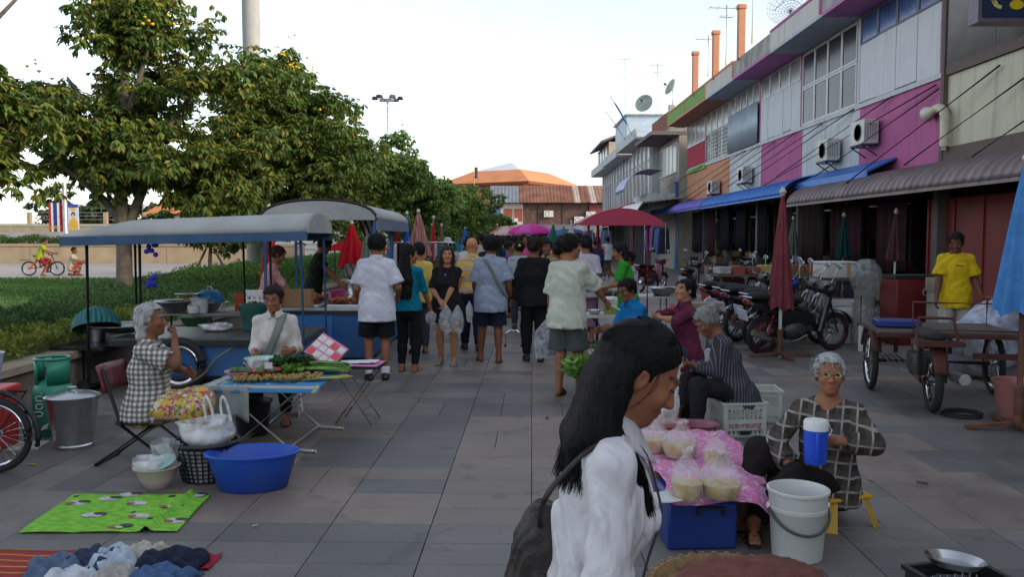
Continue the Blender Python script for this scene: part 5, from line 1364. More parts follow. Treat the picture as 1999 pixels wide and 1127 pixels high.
def spoked_wheel(mb_t,mb_r,mb_s,c,rad,axis='Y',tr=.022,nsp=20):
 mb_t.ring(c,rad-tr,tr,axis,32,8); mb_r.ring(c,rad-tr*2.1,tr*.55,axis,32,6)
 for i in range(nsp):
  a=2*PI*i/nsp; x,y=math.cos(a),math.sin(a); off=.03 if i % 2 else -.03
  e=Vector((x,0,y)) if axis=='Y' else Vector((0,x,y)); ax=Vector((0,1,0)) if axis=='Y' else Vector((1,0,0)); mb_s.tube([Vector(c)+ax*off,Vector(c)+e*(rad-tr*2)],.0022,4)
def wheel_parts(parent,c,rad,axis='Y',tr=.022,nsp=20,hub=.03,rimm=CHROME):
 a,b,s_=MB(),MB(),MB(); spoked_wheel(a,b,s_,c,rad,axis,tr,nsp)
 t_=a.build('tyre',RUBBER,parent); b.build('rim',rimm,t_); q=s_.build('spokes',CHROME,t_); q['kind']='stuff'
 MB().tube([Vector(c)+(Vector((0,-.05,0)) if axis=='Y' else Vector((-.05,0,0))),Vector(c)+(Vector((0,.05,0)) if axis=='Y' else Vector((.05,0,0)))],hub,10).build('hub',CHROME,t_); return t_
bi=T('parked_bicycle','black bicycle whose rear wheel enters at the left edge','bicycle',(-3.52,5.5,0),0)
wheel_parts(bi,(0,0,.262),.262,'Y',.024,24); wheel_parts(bi,(-1.0,0,.262),.262,'Y',.024,24)
MB().tube([(0,.03,.262),(-.38,.03,.30),(-.48,0,.62)],.014,8).tube([(0,0,.262),(-.46,0,.58)],.012,8).tube([(-.38,0,.30),(-.88,0,.62)],.018,8).tube([(-1.0,0,.262),(-.86,0,.72)],.015,8).build('bicycle_frame',M((.03,.03,.04),.35),bi)
MB().tube([(.30*math.cos(a),0,.262+.30*math.sin(a)) for a in np.linspace(R(-15),R(130),14)],.018,6).build('mudguard',BLACKM,bi); MB().box((-.48,0,.66),(.24,.15,.06)).build('saddle',RUBBER,bi,bevel=.02); MB().tube([(-.86,-.25,.80),(-.86,0,.76),(-.86,.25,.80)],.012,8).build('handlebar',CHROME,bi)
MB().tube([(-.15,.02,.56),(.22,.02,.56)],.01,6).tube([(.2,.05,.56),(.0,.05,.27)],.008,6).build('rear_rack',BLACKM,bi)
bb=T('purple_basket','pale lilac plastic basket on the bicycle rack at the left edge','basket',(-3.62,5.5,.575)); MB().lathe([(.12,0),(.125,.01),(.16,.24),(.168,.245),(.15,.24),(.115,.02),(0,.02)],(0,0,0),20).build('shell',plast((.42,.44,.62)),bb); MB().tube([(.16*math.cos(a),0,.24+.12*math.sin(a)) for a in np.linspace(0,PI,9)],.008,6).build('handle',plast((.5,.33,.2)),bb)
GING=cloth_pattern((.62,.60,.55),[(1,.036,.5,(.04,.04,.045),.62),(2,.036,.5,(.04,.04,.045),.62)],(0,0,0),.015)
FLOR=cloth_print((.62,.42,.08),[(.55,.08,.05),(.16,.28,.05),(.65,.6,.5),(.35,.08,.28)],17,.28)
ch=T('folding_chair','black tube folding chair with a maroon backrest under the woman in gingham','chair',(-2.62,5.82,0),-90)
for q in (-.19,.19):
 MB().tube(catmull([(q,-.30,0),(q,.0,.26),(q,-.16,.52),(q,-.23,.72)],3) if False else [(q,.26,.012),(q,-.10,.30),(q,-.22,.70)],.013,8).build('front_leg',BLACKM,ch); MB().tube([(q*.85,-.30,.012),(q*.85,.12,.30)],.013,8).build('rear_leg',BLACKM,ch)
MB().tube([(-.19,.26,.012),(.19,.26,.012)],.013,8).tube([(-.16,-.30,.012),(.16,-.30,.012)],.013,8).build('floor_bar',BLACKM,ch); MB().box((0,.02,.31),(.36,.34,.035)).build('seat',M((.05,.035,.03),.7),ch,bevel=.012); MB().grid(lambda u,v: (-.18+.36*u,-.205-.05*v-.03*math.sin(u*PI),.52+.19*v),9,5).build('backrest',M((.16,.02,.03),.4,coat=.3),ch,solid=.03)
gk=person('old woman in gingham blouse and yellow floral sarong, hand raised to mouth',(-2.62,5.80,0),-82,1.50,'f',.42,SK3,dict(pelvis=(0,0,.44),lean=4,feet=((-.10,.40,.075),(.10,.34,.075)),hands=((-.20,.26,.66),(.03,.235,.95)),elbows=(Vector((-1,-.2,-.5)),Vector((.8,.6,-1))),head=(-2,-4)),
   dict(mat=GING,sleeve=.80,hem=-.10,off=.024,cuff=.015),dict(kind='skirt',len=1.25,mat=FLOR,off=.03),dict(style='bob',col=(.36,.36,.36),vol=.016,len=.2,line=.085,face=.02),'flipflop',curls=(.4,1.1),age=70,limb=1.12,palms=(None,(0,-1,.2)))
ST_=T('step_stool','white and red plastic step stool under the woman with glasses','stool',(-2.10,7.35,0),8)
for sx_ in (-1,1):
 MB().prism([(sx_*.19,-.13,0),(sx_*.19,.13,0),(sx_*.165,.10,.33),(sx_*.165,-.10,.33)],(-sx_*.015,0,0)).build('side_panel',WHITEP,ST_)
 for q in range(6): MB().b2((sx_*(.193-q*.004)-.004,-.13+q*.004,.01+q*.052),(sx_*(.193-q*.004)+.004,-.10+q*.004,.036+q*.052)).build('red_check',plast((.5,.03,.03)),ST_)
MB().box((0,0,.34),(.36,.24,.022)).build('top',WHITEP,ST_,bevel=.008); MB().box((0,-.128,.16),(.34,.012,.06)).build('front_rail',WHITEP,ST_); link('lettering',text_mesh('NO',.06),plast((.02,.02,.02)),ST_,(.08,-.136,.16),(PI/2,0,0))
wk=person('woman with glasses and cream shirt wearing a grey sash, seated behind the vegetable table',(-2.12,7.33,0),186,1.52,'f',.12,SK2,dict(pelvis=(0,0,.48),lean=7,feet=((-.14,.36),(.12,.34)),hands=((-.17,.30,.66),(.14,.32,.64)),head=(6,-6)),
   dict(mat=cloth((.58,.54,.50)),sleeve=1.5,hem=-.08,off=.02),dict(kind='trousers',len=1.9,mat=cloth((.02,.02,.022))),dict(style='tied',col=(.015,.013,.013),vol=.010,line=.068),'sandal',(.05,.05,.055),glasses=M((.25,.05,.05),.4),collar=cloth((.6,.56,.52)),age=55)
sb_=MB(); P_=lambda x,y,z: wpt(wk,(x,y,z))-wk['loc']
sa=T('sash','grey cloth sash worn across the chest of the woman with glasses','sash',wk['loc']); sa_p=[wpt(wk,wk['P']+wk['u']*a+wk['f']*b+wk['r']*c)-wk['loc'] for a,b,c in ((.47,-.10,-.10),(.512,.0,-.085),(.46,.100,-.07),(.34,.158,-.03),(.20,.15,.03),(.10,.17,.06),(.06,.21,.02))]
MB().grid(lambda u,v: tuple(Vector(catmull(sa_p,5)[int(v*30)])+wk['r']*-1*(u-.5)*.07),4,31).build('band',cloth((.20,.21,.19)),sa,solid=.012)
ft=T('folding_table','low folding table with crossed white tube legs carrying vegetables','table',(-1.86,6.45,0),-4)
MB().box((0,0,.485),(.86,.80,.022)).build('tabletop',M((.45,.45,.43),.5,0,.1,4,dirt=.3),ft,bevel=.006)
WT=M((.50,.48,.44),.45,.2,.15,8,name='chipped_white_tube',dirt=.5)
for yy in (-.38,.36):
 MB().tube([(-.30,yy,.47),(.22,yy,.02),(.40,yy-.02,.012)],.013,8).build('leg',WT,ft); MB().tube([(.30,yy+.03,.47),(-.24,yy+.03,.012)],.013,8).build('leg',WT,ft)
 MB().tube([(.40,yy-.02,.012),(.43,yy-.02,.012)],.016,8).build('rubber_foot',WHITEP,ft)
MB().tube([(.22,-.38,.03),(.22,.36,.03)],.011,8).tube([(-.22,-.35,.03),(-.22,.39,.03)],.011,8).build('cross_bar',WT,ft)
tcl=T('table_cloth','blue plastic sheet and grey cloth laid over the vegetable table','table cloth',(-1.86,6.45,.498),-4)
MB().grid(lambda u,v: (-.34+.80*u,-.42+.78*v,.004+.004*math.sin(u*17)*math.sin(v*13)-(.05*max(0,.06-v)/.06)),26,24).build('sheet',cloth_print((.06,.24,.46),[(.5,.45,.12),(.3,.33,.3)],9,.5),tcl,solid=.003)
MB().grid(lambda u,v: (-.432-.006*math.sin(u*20),-.40+.55*u,-v*(.30+.04*math.sin(u*9))+.002),20,8).grid(lambda u,v: (-.43+.36*u,-.412-.012*math.sin(u*15),-.001-v*(.26+.03*math.sin(u*7))),14,8).build('hanging_cloth',cloth((.30,.33,.32)),tcl,solid=.004)
ZT=.512
def onT(x,y,z=0): a=R(-4); return (-1.86+x*math.cos(a)-y*math.sin(a),6.45+x*math.sin(a)+y*math.cos(a),ZT+z)
def ball(mb,c,r,n=8,sz=1.0): mb.lathe([(0,-r*sz),(r*.7,-r*.7*sz),(r,0),(r*.7,r*.7*sz),(0,r*sz)],c,n)
r1=bowl('small pink bowl of green mangoes on the vegetable table',onT(-.24,-.16),.105,.055,plast((.62,.30,.36)),group='bowls on the vegetable table')
contents(r1,lambda m,i: ball(m,(-.045+.05*i*1.0,.01*(i % 2),.06),.040,10,.8),3,M((.06,.13,.03),.5),'mangoes')
r1=bowl('red bowl with green fruit and a white price card',onT(-.06,-.12),.115,.06,plast((.42,.03,.03)),group='bowls on the vegetable table'); contents(r1,lambda m,i: ball(m,(.05*math.cos(i*2.1),.05*math.sin(i*2.1),.062),.042,10,.8),3,M((.09,.15,.04),.5),'fruit'); MB().box((.04,-.03,.10),(.06,.003,.05)).build('price_card',M((.7,.7,.7)),r1)
r1=bowl('stacked pink and mint washing bowls at the back of the vegetable table',onT(-.20,.20),.14,.07,plast((.60,.36,.34)),group='bowls on the vegetable table'); MB().lathe([(.09,.05),(.142,.105),(.148,.108),(.10,.07),(0,.07)],(0,0,0),24).build('mint_bowl',plast((.28,.55,.42)),r1)
r1=bowl('flat red plate of leafy greens on the vegetable table',onT(.10,.02),.13,.025,plast((.45,.04,.03)),cat='plate',name='plate',foot=.85)
LV=attrmat('vegetable_leaf',.5,'col',.2,8,trans=.15)
def leaf_pile(parent,n,area,size,col,name='leaves',zr=.05,seed=0,up=.5):
 g=np.random.default_rng(seed); P0=np.stack([g.uniform(-area[0],area[0],n),g.uniform(-area[1],area[1],n),g.uniform(.01,zr,n)],1); D=g.normal(size=(n,3)); D[:,2]=np.abs(D[:,2])*up
 c=v3(col)[None]*(1+g.uniform(-.35,.35,(n,1))); V,Q,cc=leaf_mesh(P0,D,g.normal(size=(n,3))*.5+v3((0,0,1)),g.uniform(.7,1.3,n)*size,g.uniform(.4,.7,n)*size,c); o=link(name,npmesh(name,V,Q,smooth=False,col=cc),LV,parent); o['kind']='stuff'; return o
leaf_pile(r1,130,(.09,.09),.07,(.10,.22,.03),zr=.05,seed=1)
hb=T('herb_bunches','dark green herb bunches beside the seated woman with glasses','vegetables',onT(.03,.24)); leaf_pile(hb,420,(.15,.10),.075,(.04,.09,.02),zr=.09,seed=2)
lb_=T('long_beans','bundle of long green beans on the vegetable table','vegetables',onT(.30,.16)); mb=MB()
for i in range(46):
 g=rnd; y=g.uniform(-.10,.13); z=.012+.075*g.random()*(1-abs(y)*4); mb.tube([(-.20+g.uniform(-.02,.02),y,z),(0,y+g.uniform(-.01,.01),z+.012),(.20+g.uniform(-.03,.05),y+g.uniform(-.03,.03),z)],[.006,.009,.004],5)
mb.build('beans',M((.15,.28,.05),.5,0,.3,14),lb_)['kind']='stuff'
for i,(x,y,n,lb) in enumerate(((.02,-.27,60,'long heap of small yellow brown longan fruit along the front of the table'),(.30,-.18,26,'small right hand heap of longan fruit on the table'))):
 hp=T('longan_heap',lb,'fruit',onT(x,y)); contents(hp,lambda m,j,n=n: ball(m,(rnd.uniform(-.25,.25)*(n/60),rnd.uniform(-.05,.06),.016+.024*rnd.random()),.016,7),n*2,M((.30,.20,.05),.7,0,.3,20),'longans')
film_bag('white crumpled plastic bag among the bowls on the vegetable table',onT(-.16,.03),.075,.13,mat_=FILMW,seed=3,tie=False)
gl=T('green_leaf_strips','yellow green leaf strips at the table corner','vegetables',onT(.42,-.20)); mb=MB()
for i in range(9): mb.tube([(-.14+.02*i,-.05+i*.012,.008),(.0+.02*i,-.02+i*.014,.02),(.12+.012*i,.04+i*.01,.008)],[.006,.012,.003],5)
mb.build('strips',M((.35,.36,.08),.6,0,.2,12),gl)['kind']='stuff'
PINKP=M((.66,.22,.48),.7,0,.1,4,name='pink_paper')
lt_=T('ticket_stand','open black ticket case with pink lottery slips on a crossed leg stand','ticket stand',(-1.38,7.05,0),-6)
MB().box((.05,0,.50),(.42,.32,.025)).build('tray',BLACKM,lt_); MB().box((.05,0,.515),(.40,.30,.006)).build('pink_sheet',PINKP,lt_)
tl_=Matrix.Rotation(R(-38),3,'Y') @ Matrix.Rotation(R(28),3,'X'); MB().box((-.25,.04,.61),(.30,.34,.02),mat=Matrix.Rotation(R(32),3,'Y') @ Matrix.Rotation(R(30),3,'X')).build('open_lid',BLACKM,lt_)
lidm=Matrix.Rotation(R(32),3,'Y') @ Matrix.Rotation(R(30),3,'X'); q=lt_.children[-1]
MB().box(Vector((-.25,.04,.61))+lidm @ Vector((0,0,.013)),(.27,.31,.005),mat=lidm).build('pink_lining',PINKP,q)
for i in range(4):
 for j in range(3): MB().box(Vector((-.25,.04,.61))+lidm @ Vector((-.10+i*.066,-.10+j*.095,.018)),(.058,.075,.003),mat=lidm).build('ticket',M((.68,.66,.58) if (i+j) % 4 else (.66,.10,.08),.7,0,.15,30),q)
for i in range(7): MB().box((-.10+.045*i,.01-.012*(i % 2),.524+.002*i),(.10,.17,.003),rz=rnd.uniform(-8,8)).build('ticket',M((.68,.66,.66),.7,0,.12,40),lt_)
for yy in (-.14,.14): MB().tube([(-.13,yy,.49),(.20,yy,.01)],.006,6).build('leg',RUST,lt_); MB().tube([(.23,yy+.01,.49),(-.12,yy+.01,.01)],.006,6).build('leg',RUST,lt_)
MB().tube([(.12,-.14,.12),(.12,.14,.12)],.005,6).tube([(-.06,-.14,.10),(-.06,.14,.10)],.005,6).build('stretcher',RUST,lt_)
bowl('black bucket with a wire handle under the vegetable table',(-2.12,6.62,0),.15,.27,plast((.012,.012,.014)),'bucket',.78,cat='bucket')
tub=T('oval_tub','large bright blue oval plastic washing tub on the pavement','tub',(-1.66,5.17,0),8)
MB().lathe([(.20,0),(.215,.008),(.275,.21),(.280,.222),(.298,.226),(.300,.236),(.290,.242),(.268,.232),(.205,.02),(0,.014)],(0,0,0),48,1.0,.66).build('shell',plast((.012,.075,.44),.4,.3),tub,smooth=50)
bkt=T('laundry_basket','black lattice basket stuffed with plastic bags in front of the folding chair','basket',(-2.03,5.36,0),5); mb=MB()
for k in range(9): z=.01+k*.028; rr=.135+z*.22; mb.ring((0,0,z),rr,.0055,'Z',24,5,1.1,.95)
for i in range(30):
 a=2*PI*i/30; mb.tube([(.135*1.1*math.cos(a),.135*.95*math.sin(a),0),(.192*1.1*math.cos(a),.192*.95*math.sin(a),.25)],.006,5)
mb.build('lattice',plast((.012,.012,.013)),bkt)['kind']='stuff'; MB().ring((0,0,.255),.196,.014,'Z',28,8,1.1,.95).build('rim',plast((.012,.012,.013)),bkt); MB().lathe([(.13,.01),(.165,.2),(0,.22)],(0,0,0),16).build('lining',M((.32,.33,.34),.8,0,.3,12),bkt)
film_bag('white and yellow plastic bag bulging from the black lattice basket',(-2.02,5.36,.225),.15,.17,cloth_print((.6,.6,.6),[(.6,.48,.05),(.5,.5,.5)],10,.5),.45,mat_=FILMW,seed=4,tie=False,sx=1.1)
mb=MB(); hd_=T('bag_handle','looped white handles of the carrier bag above the lattice basket','bag handle',(-1.95,5.33,.40)); [mb.tube(catmull([(dx,0,0),(dx-.02,.01,.10),(dx,0,.16),(dx+.03,0,.10),(dx+.05,0,0)],4),.009,6) for dx in (-.06,.05)]; mb.build('loops',FILMW,hd_)
bw=bowl('pale pink bowl with rags and a mint plate on the green mat corner',(-2.27,5.16,0),.135,.145,plast((.58,.44,.42)),foot=.5); MB().lathe([(0,0),(.10,.006),(.104,.012),(0,.01)],(.02,.0,.155),20,axis=(-.2,-.3,1)).build('mint_plate',plast((.30,.52,.46)),bw)
film_bag('clear crumpled bag standing in the pale pink bowl',(-2.23,5.20,.145),.08,.15,seed=5,tie=False); film_bag('white rag bag spilling over the pale pink bowl',(-2.31,5.12,.115),.09,.09,mat_=FILMW,seed=6,tie=False,fill=cloth((.6,.6,.6)),fillh=.6)
film_bag('clear bag with leaves lying under the folding chair',(-2.50,5.85,.0),.12,.10,mat_=FILM,seed=7,tie=False,fill=M((.12,.18,.05),.7,0,.4,20),fillh=.4)
fl_=T('fallen_leaf','yellow fallen leaf on the pavement near the bicycle wheel','leaf',G(62,909)); MB().grid(lambda u,v: ((u-.5)*.075,(v-.5)*.03*math.sin(u*PI),.004+.006*math.sin(u*3)),8,4).build('blade',M((.55,.30,.03),.7),fl_)
def mat_print():
 m,n,l,b=newmat('green_printed_mat'); tc=n.new('ShaderNodeTexCoord'); wrinkle(n,l,b,tc,.3); b.inputs['Roughness'].default_value=.6
 n1=n.new('ShaderNodeTexNoise'); n1.inputs['Scale'].default_value=16; mp=n.new('ShaderNodeMapping'); mp.inputs['Scale'].default_value=(1,4,1); l.new(tc.outputs['Object'],mp.inputs[0]); l.new(mp.outputs[0],n1.inputs['Vector'])
 rp=n.new('ShaderNodeValToRGB'); rp.color_ramp.elements[0].color=(.14,.42,.03,1); rp.color_ramp.elements[1].color=(.26,.58,.07,1); rp.color_ramp.elements[0].position=.42; rp.color_ramp.elements[1].position=.58; l.new(n1.outputs['Fac'],rp.inputs[0])
 out=rp.outputs[0]
 for i,(col,sc_,th) in enumerate((((.02,.06,.02),7,.16),((.5,.34,.04),9,.10))):
  vo=n.new('ShaderNodeTexVoronoi'); vo.inputs['Scale'].default_value=sc_; mp=n.new('ShaderNodeMapping'); mp.inputs['Location'].default_value=(i*.37,i*.21,0); l.new(tc.outputs['Object'],mp.inputs[0]); l.new(mp.outputs[0],vo.inputs['Vector'])
  lt2=n.new('ShaderNodeMath'); lt2.operation='LESS_THAN'; lt2.inputs[1].default_value=th; l.new(vo.outputs['Distance'],lt2.inputs[0]); mx=n.new('ShaderNodeMixRGB'); mx.inputs[2].default_value=(*col,1); l.new(lt2.outputs[0],mx.inputs[0]); l.new(out,mx.inputs[1]); out=mx.outputs[0]
 l.new(out,b.inputs['Base Color']); return m
gm=T('printed_mat','bright green mat with dark and white printed motifs spread on the pavement','mat',(0,0,0)); c00,c10,c11,c01=G(36,1043),G(346,1041),G(412,968),G(145,968)
def matp(u,v):
 p=c00*(1-u)*(1-v)+c10*u*(1-v)+c11*u*v+c01*(1-u)*v; p=Vector(p); p.z=.006+.006*abs(math.sin(u*9+v*4))+.030*math.exp(-((u-.80-.06*v)/.025)**2); return p
MB().grid(matp,60,30).build('sheet',mat_print(),gm,solid=.003)
mo=[(.12,.72),(.42,.95),(.55,.70),(.80,.62),(.90,.95),(.34,.38),(.66,.36),(.60,.10),(.92,.25),(.30,.85)]
for i,(u,v) in enumerate(mo):
 p=matp(u,v)
 for j,(dx,dy,rr,col) in enumerate(((0,0,.055,(.55,.54,.52)),(.035,.02,.035,(.05,.05,.05)),(-.03,-.012,.026,(.36,.08,.10)),(.01,-.02,.02,(.6,.58,.55)))):
  if (i+j) % 4==3: continue
  MB().lathe([(0,.0),(rr,0),(rr,.001),(0,.001)],p+Vector((dx,dy,.004+.0015*j)),12,1.1,.75,wob=.12).build('printed_motif',M(col,.6,0,.2,30),gm)
sm=T('striped_mat','red and yellow striped woven mat under the heap of clothes','mat',(-2.12,3.9,0),0)
MB().grid(lambda u,v: (-.62+1.15*u,-.5+.70*v,.006+.004*math.sin(u*13)),30,14).build('sheet',cloth_pattern((.32,.04,.05),[(1,.07,.3,(.55,.34,.04),.9),(1,.07,.12,(.10,.04,.03),.9),(1,.021,.3,(.4,.08,.06),.5)]),sm,solid=.004)
def jeans(label,loc,rz,col,seed,w_=.30,l_=.26,t=.05):
 g=np.random.default_rng(seed); o=T('folded_garment',label,'garment',loc,rz,'clothes heaped on the striped mat'); t *= .8; ph=g.uniform(0,6,6)
 def fn(u,v,top=1):
  x,y=(u-.5)*w_,(v-.5)*l_; e=max(0,min(1,min(u,1-u,v,1-v)*7))**.5; z=(t+.013*math.sin(u*14+ph[0]+3*math.sin(v*7))+.008*math.sin(v*19+ph[1]+u*6)+.0025*math.sin(u*37+v*21+ph[4]))*e; return (x*(1+.07*math.sin(v*7+ph[2])),y*(1+.08*math.sin(u*8+ph[3])),max(.003,z) if top else .001)
 mb=MB(); mb.grid(fn,40,34); mb.build('cloth',cloth(col,.3),o,smooth=80,solid=.004)
 fr=MB()
 for i in range(26): x=(i/26-.5)*w_; fr.tube([(x,-l_/2,.004),(x+rnd.uniform(-.01,.01),-l_/2-rnd.uniform(.01,.035),.003)],.0018,4)
 fr.build('frayed_hem',cloth((.35,.40,.48)),o)['kind']='stuff'; return o
for i,(lb,u,v,rz,col,sz) in enumerate((('washed blue denim shorts at the left of the heap',110,1108,20,(.10,.15,.23),(.26,.24)),('dark blue denim shorts beside the washed pair',185,1092,-15,(.045,.055,.10),(.24,.22)),('pale blue garment on top of the heap',225,1092,10,(.42,.50,.58),(.22,.24)),('cream folded garment at the back of the heap',282,1082,-8,(.46,.42,.36),(.18,.16)),('navy frayed denim shorts at the right of the heap',335,1098,4,(.022,.028,.05),(.32,.22)),('white folded garment at the bottom edge of the heap',130,1135,5,(.55,.58,.62),(.22,.14)),('mid blue jeans at the bottom edge of the heap',320,1132,-6,(.07,.13,.26),(.30,.16)),('beige folded garment at the bottom edge of the heap',225,1130,9,(.40,.37,.35),(.16,.15)))):
 p=G(u,v,.03); jeans(lb,(p.x,p.y,.012+.002*i),rz,col,20+i,sz[0],sz[1],.055)
bl_=T('red_cloth','red frayed cloth corner at the right end of the heap','cloth',G(398,1100)); MB().grid(lambda u,v: ((u-.5)*.12,(v-.5)*.2,.008+.008*math.sin(u*9+v*5)),8,10).build('sheet',cloth((.35,.03,.05)),bl_,solid=.003)
# ---------------------------------------------------------------- cart with the grey canopy
BLUEC=M((.022,.125,.33),.55,.1,.22,3,.1,30,name='blue_cart_paint',dirt=.5); CANV=M((.36,.37,.36),.75,.1,.12,2.5,.2,30,name='grey_canopy_sheet',dirt=.35)
def barrel(parent,L,D,rise,mat_,name='canopy',skirt=.09,smat=None,hipl=0.0):
 mb=MB()
 def fn(u,v):
  a=v*PI; k=min(1,u/hipl) if hipl and u<hipl else 1; return (u*L-L/2,-D/2*math.cos(a),rise*(math.sin(a)**.75)*(k**.6 if hipl else 1))
 mb.grid(fn,24,18); o=mb.build(name,mat_,parent,solid=.012)
 for s_ in (-1,1): MB().b2((-L/2,s_*D/2-.012,-skirt),(L/2,s_*D/2+.012,.008)).build('valance',smat or BLUEC,parent)
 MB().prism([(L/2-.004,-D/2*math.cos(a),rise*(math.sin(a)**.75)-.004) for a in np.linspace(0,PI,14)],(.012,0,0)).build('end_panel',smat or mat_,parent); return o
c1=T('food_cart','blue food cart with a long grey arched canopy on the left','cart',(-3.50,8.95,0),1.5)
cn=T('tmp','','',(0,0,0)); bpy.data.objects.remove(cn)
can1=MB()
def cfn(u,v):
 a=v*PI; x=-1.08+2.48*u; k=min(1,.35+u/.22*.65); return (x,-.62*math.cos(a),1.60+.055*u+(.17+.045*u)*(max(0,math.sin(a))**.7)*k)
can1.grid(cfn,30,20).build('canopy',CANV,c1,solid=.012)
for s_ in (-1,1): MB().prism([(-1.08,s_*.62,1.52),(1.40,s_*.62,1.575),(1.40,s_*.62,1.665),(-1.08,s_*.62,1.612)],(0,s_*.018,0)).build('valance',M((.03,.085,.18),.6,0,.25,3,dirt=.3),c1)
MB().prism([(-1.08,.62,1.52),(-1.08,-.62,1.52),(-1.08,-.62,1.61),(-1.08,.62,1.61)],(-.018,0,0)).build('valance',M((.03,.085,.18),.6,0,.25,3,dirt=.3),c1)
MB().prism([(1.40,-.62*math.cos(a),1.655+.21*(max(0,math.sin(a))**.7)) for a in np.linspace(0,PI,14)],(.014,0,0)).build('end_panel',CANV,c1)
for (x,y,z0,m_) in ((-.86,-.58,.02,BLACKM),(-.32,-.58,.5,BLACKM),(1.02,-.58,.4,BLACKM),(1.34,-.58,.3,BLUEC),(-.86,.58,.4,BLACKM),(1.34,.58,.4,BLUEC),(.4,.58,.5,BLACKM)): MB().tube([(x,y,z0),(x*.985,y*.98,1.62)],.018,8).build('post',m_,c1)
MB().box((.45,0,.34),(1.75,1.0,.36)).build('cart_body',BLUEC,c1,bevel=.01); MB().box((.35,0,.545),(2.0,1.1,.045)).build('counter',M((.10,.11,.12),.35,.3,.3,4,dirt=.4),c1); MB().b2((-.66,-.57,.49),(1.36,-.545,.545)).build('counter_edge',BLACKM,c1)
wheel_parts(c1,(.05,-.56,.29),.29,'Y',.045,16,.04); wheel_parts(c1,(.05,.56,.29),.29,'Y',.045,16,.04); MB().tube([(.05,-.55,.29),(.05,.55,.29)],.025,8).build('axle',BLACKM,c1)
MB().lathe([(.03,0),(.07,.0),(.07,.04),(.03,.04)],(-.92,-.60,.075),12,axis=(0,1,0)).build('caster',RUBBER,c1); MB().tube([(-.92,-.58,.075),(-.5,-.55,.18)],.02,6).build('caster_arm',BLACKM,c1)
MB().box((-1.0,-.1,.46),(.55,.9,.03)).build('side_shelf',BLACKM,c1)
for (x,y) in ((-1.22,-.5),(-.95,-.5),(-1.22,.3)): MB().tube([(x,y,.01),(x,y,.46)],.014,6).build('shelf_leg',BLACKM,c1)
MB().box((.05,.38,.74),(.95,.32,.02)).build('rear_shelf',M((.2,.2,.2),.6,.2),c1)
for x in (-.38,.48): MB().tube([(x,.38,.57),(x,.38,.74)],.014,6).build('shelf_post',BLACKM,c1)
MB().tube(catmull([(.62,-.60,.48),(.45,-.64,.36),(.32,-.66,.20),(.10,-.66,.10),(-.12,-.68,.12)],5),.011,6).build('hose',M((.16,.13,.09),.7),c1)
MB().box((.98,-.53,.30),(.36,.03,.34)).build('door_panel',M((.03,.17,.46),.5,.1,.1,3,dirt=.3),c1); MB().tube([(1.10,-.56,.30),(1.10,-.56,.42)],.008,6).build('door_handle',GALV,c1); MB().lathe([(.06,0),(.062,.02),(.02,.03),(.02,.12),(0,.12)],(.78,-.35,.57),12).build('burner',BLACKM,c1)
def onC(x,y,z=.568): a=R(1.5); return (-3.50+x*math.cos(a)-y*math.sin(a),8.95+x*math.sin(a)+y*math.cos(a),z)
dome=T('ribbed_dome','teal ribbed food cover on the side stool of the grey canopied cart','food cover',onC(-1.02,-.05,.62),0)
MB().grid(lambda u,v: ((.24+.008*math.cos(2*PI*u*28))*math.cos(v*PI/2)*math.cos(2*PI*u),(.24+.008*math.cos(2*PI*u*28))*math.cos(v*PI/2)*math.sin(2*PI*u),.24*math.sin(v*PI/2)),112,10,close_u=True).build('cover',M((.02,.15,.15),.5,0,.1,5),dome,rot=(R(-18),R(-12),0)); MB().lathe([(.10,-.14),(.11,0),(0,.0)],(0,0,.0),14).build('pot',STEEL,dome)
bowl('wide steel wok pan on the side shelf of the grey canopied cart',onC(-.70,-.15,.58),.33,.09,STEEL,'wok',.35,cat='pan'); bowl('large steel mixing bowl above the cart counter',onC(-.32,.30,.76),.24,.13,STEEL,'mixing_bowl',.45)
bd=bowl('steel bowl under a blue dome cover on the rear shelf',onC(.02,.50,.76),.16,.10,STEEL,'covered_bowl',.5); MB().lathe([(.168,.105),(.17,.12),(.14,.20),(.08,.245),(0,.25)],(0,0,0),24).build('blue_cover',plast((.02,.17,.38)),bd); MB().tube([(-.03,0,.245),(-.02,0,.28),(.02,0,.28),(.03,0,.245)],.007,6).build('handle',WHITEP,bd)
sc1=T('kitchen_scale','bronze spring scale with a steel pan on the cart shelf','scale',onC(-.18,.36,.755),10); MB().box((0,0,.09),(.15,.12,.17),taper=.6).build('scale_body',M((.18,.11,.03),.5,.2),sc1); MB().lathe([(.05,.18),(.14,.21),(.145,.215),(0,.2)],(0,0,0),20).build('pan',STEEL,sc1); MB().lathe([(0,0),(.05,0)],(0,-.055,.09),16,axis=(0,-1,.25)).build('dial',M((.6,.6,.55)),sc1)
bowl('clear white plastic tub beside the scale',onC(-.02,.28,.755),.10,.17,M((.55,.58,.6),.3,0,.1,4),'plastic_tub',.8,cat='tub'); film_bag('clear bag of noodles hanging by the scale',onC(-.05,.18,.76),.07,.15,cloth((.6,.58,.52)),.6,seed=8)
dr=T('green_drum','dark green lidded ice drum on the cart counter','drum',onC(.62,.18,.568)); MB().lathe([(.13,0),(.14,.01),(.155,.24),(.16,.26),(.16,.29),(.15,.30),(0,.31)],(0,0,0),24).build('drum_body',plast((.008,.085,.065)),dr); MB().tube([(-.15,-.05,.24),(-.05,-.16,.12),(.05,-.16,.12)],.006,6).build('handle',plast((.01,.06,.05)),dr); MB().lathe([(.03,0),(.03,.02),(0,.025)],(0,0,.305),10).build('lid_knob',plast((.008,.085,.065)),dr)
pc_=T('plastic_chair','white plastic chair with a square holed backrest behind the cart','chair',(-3.25,10.35,0),172); mb=MB()
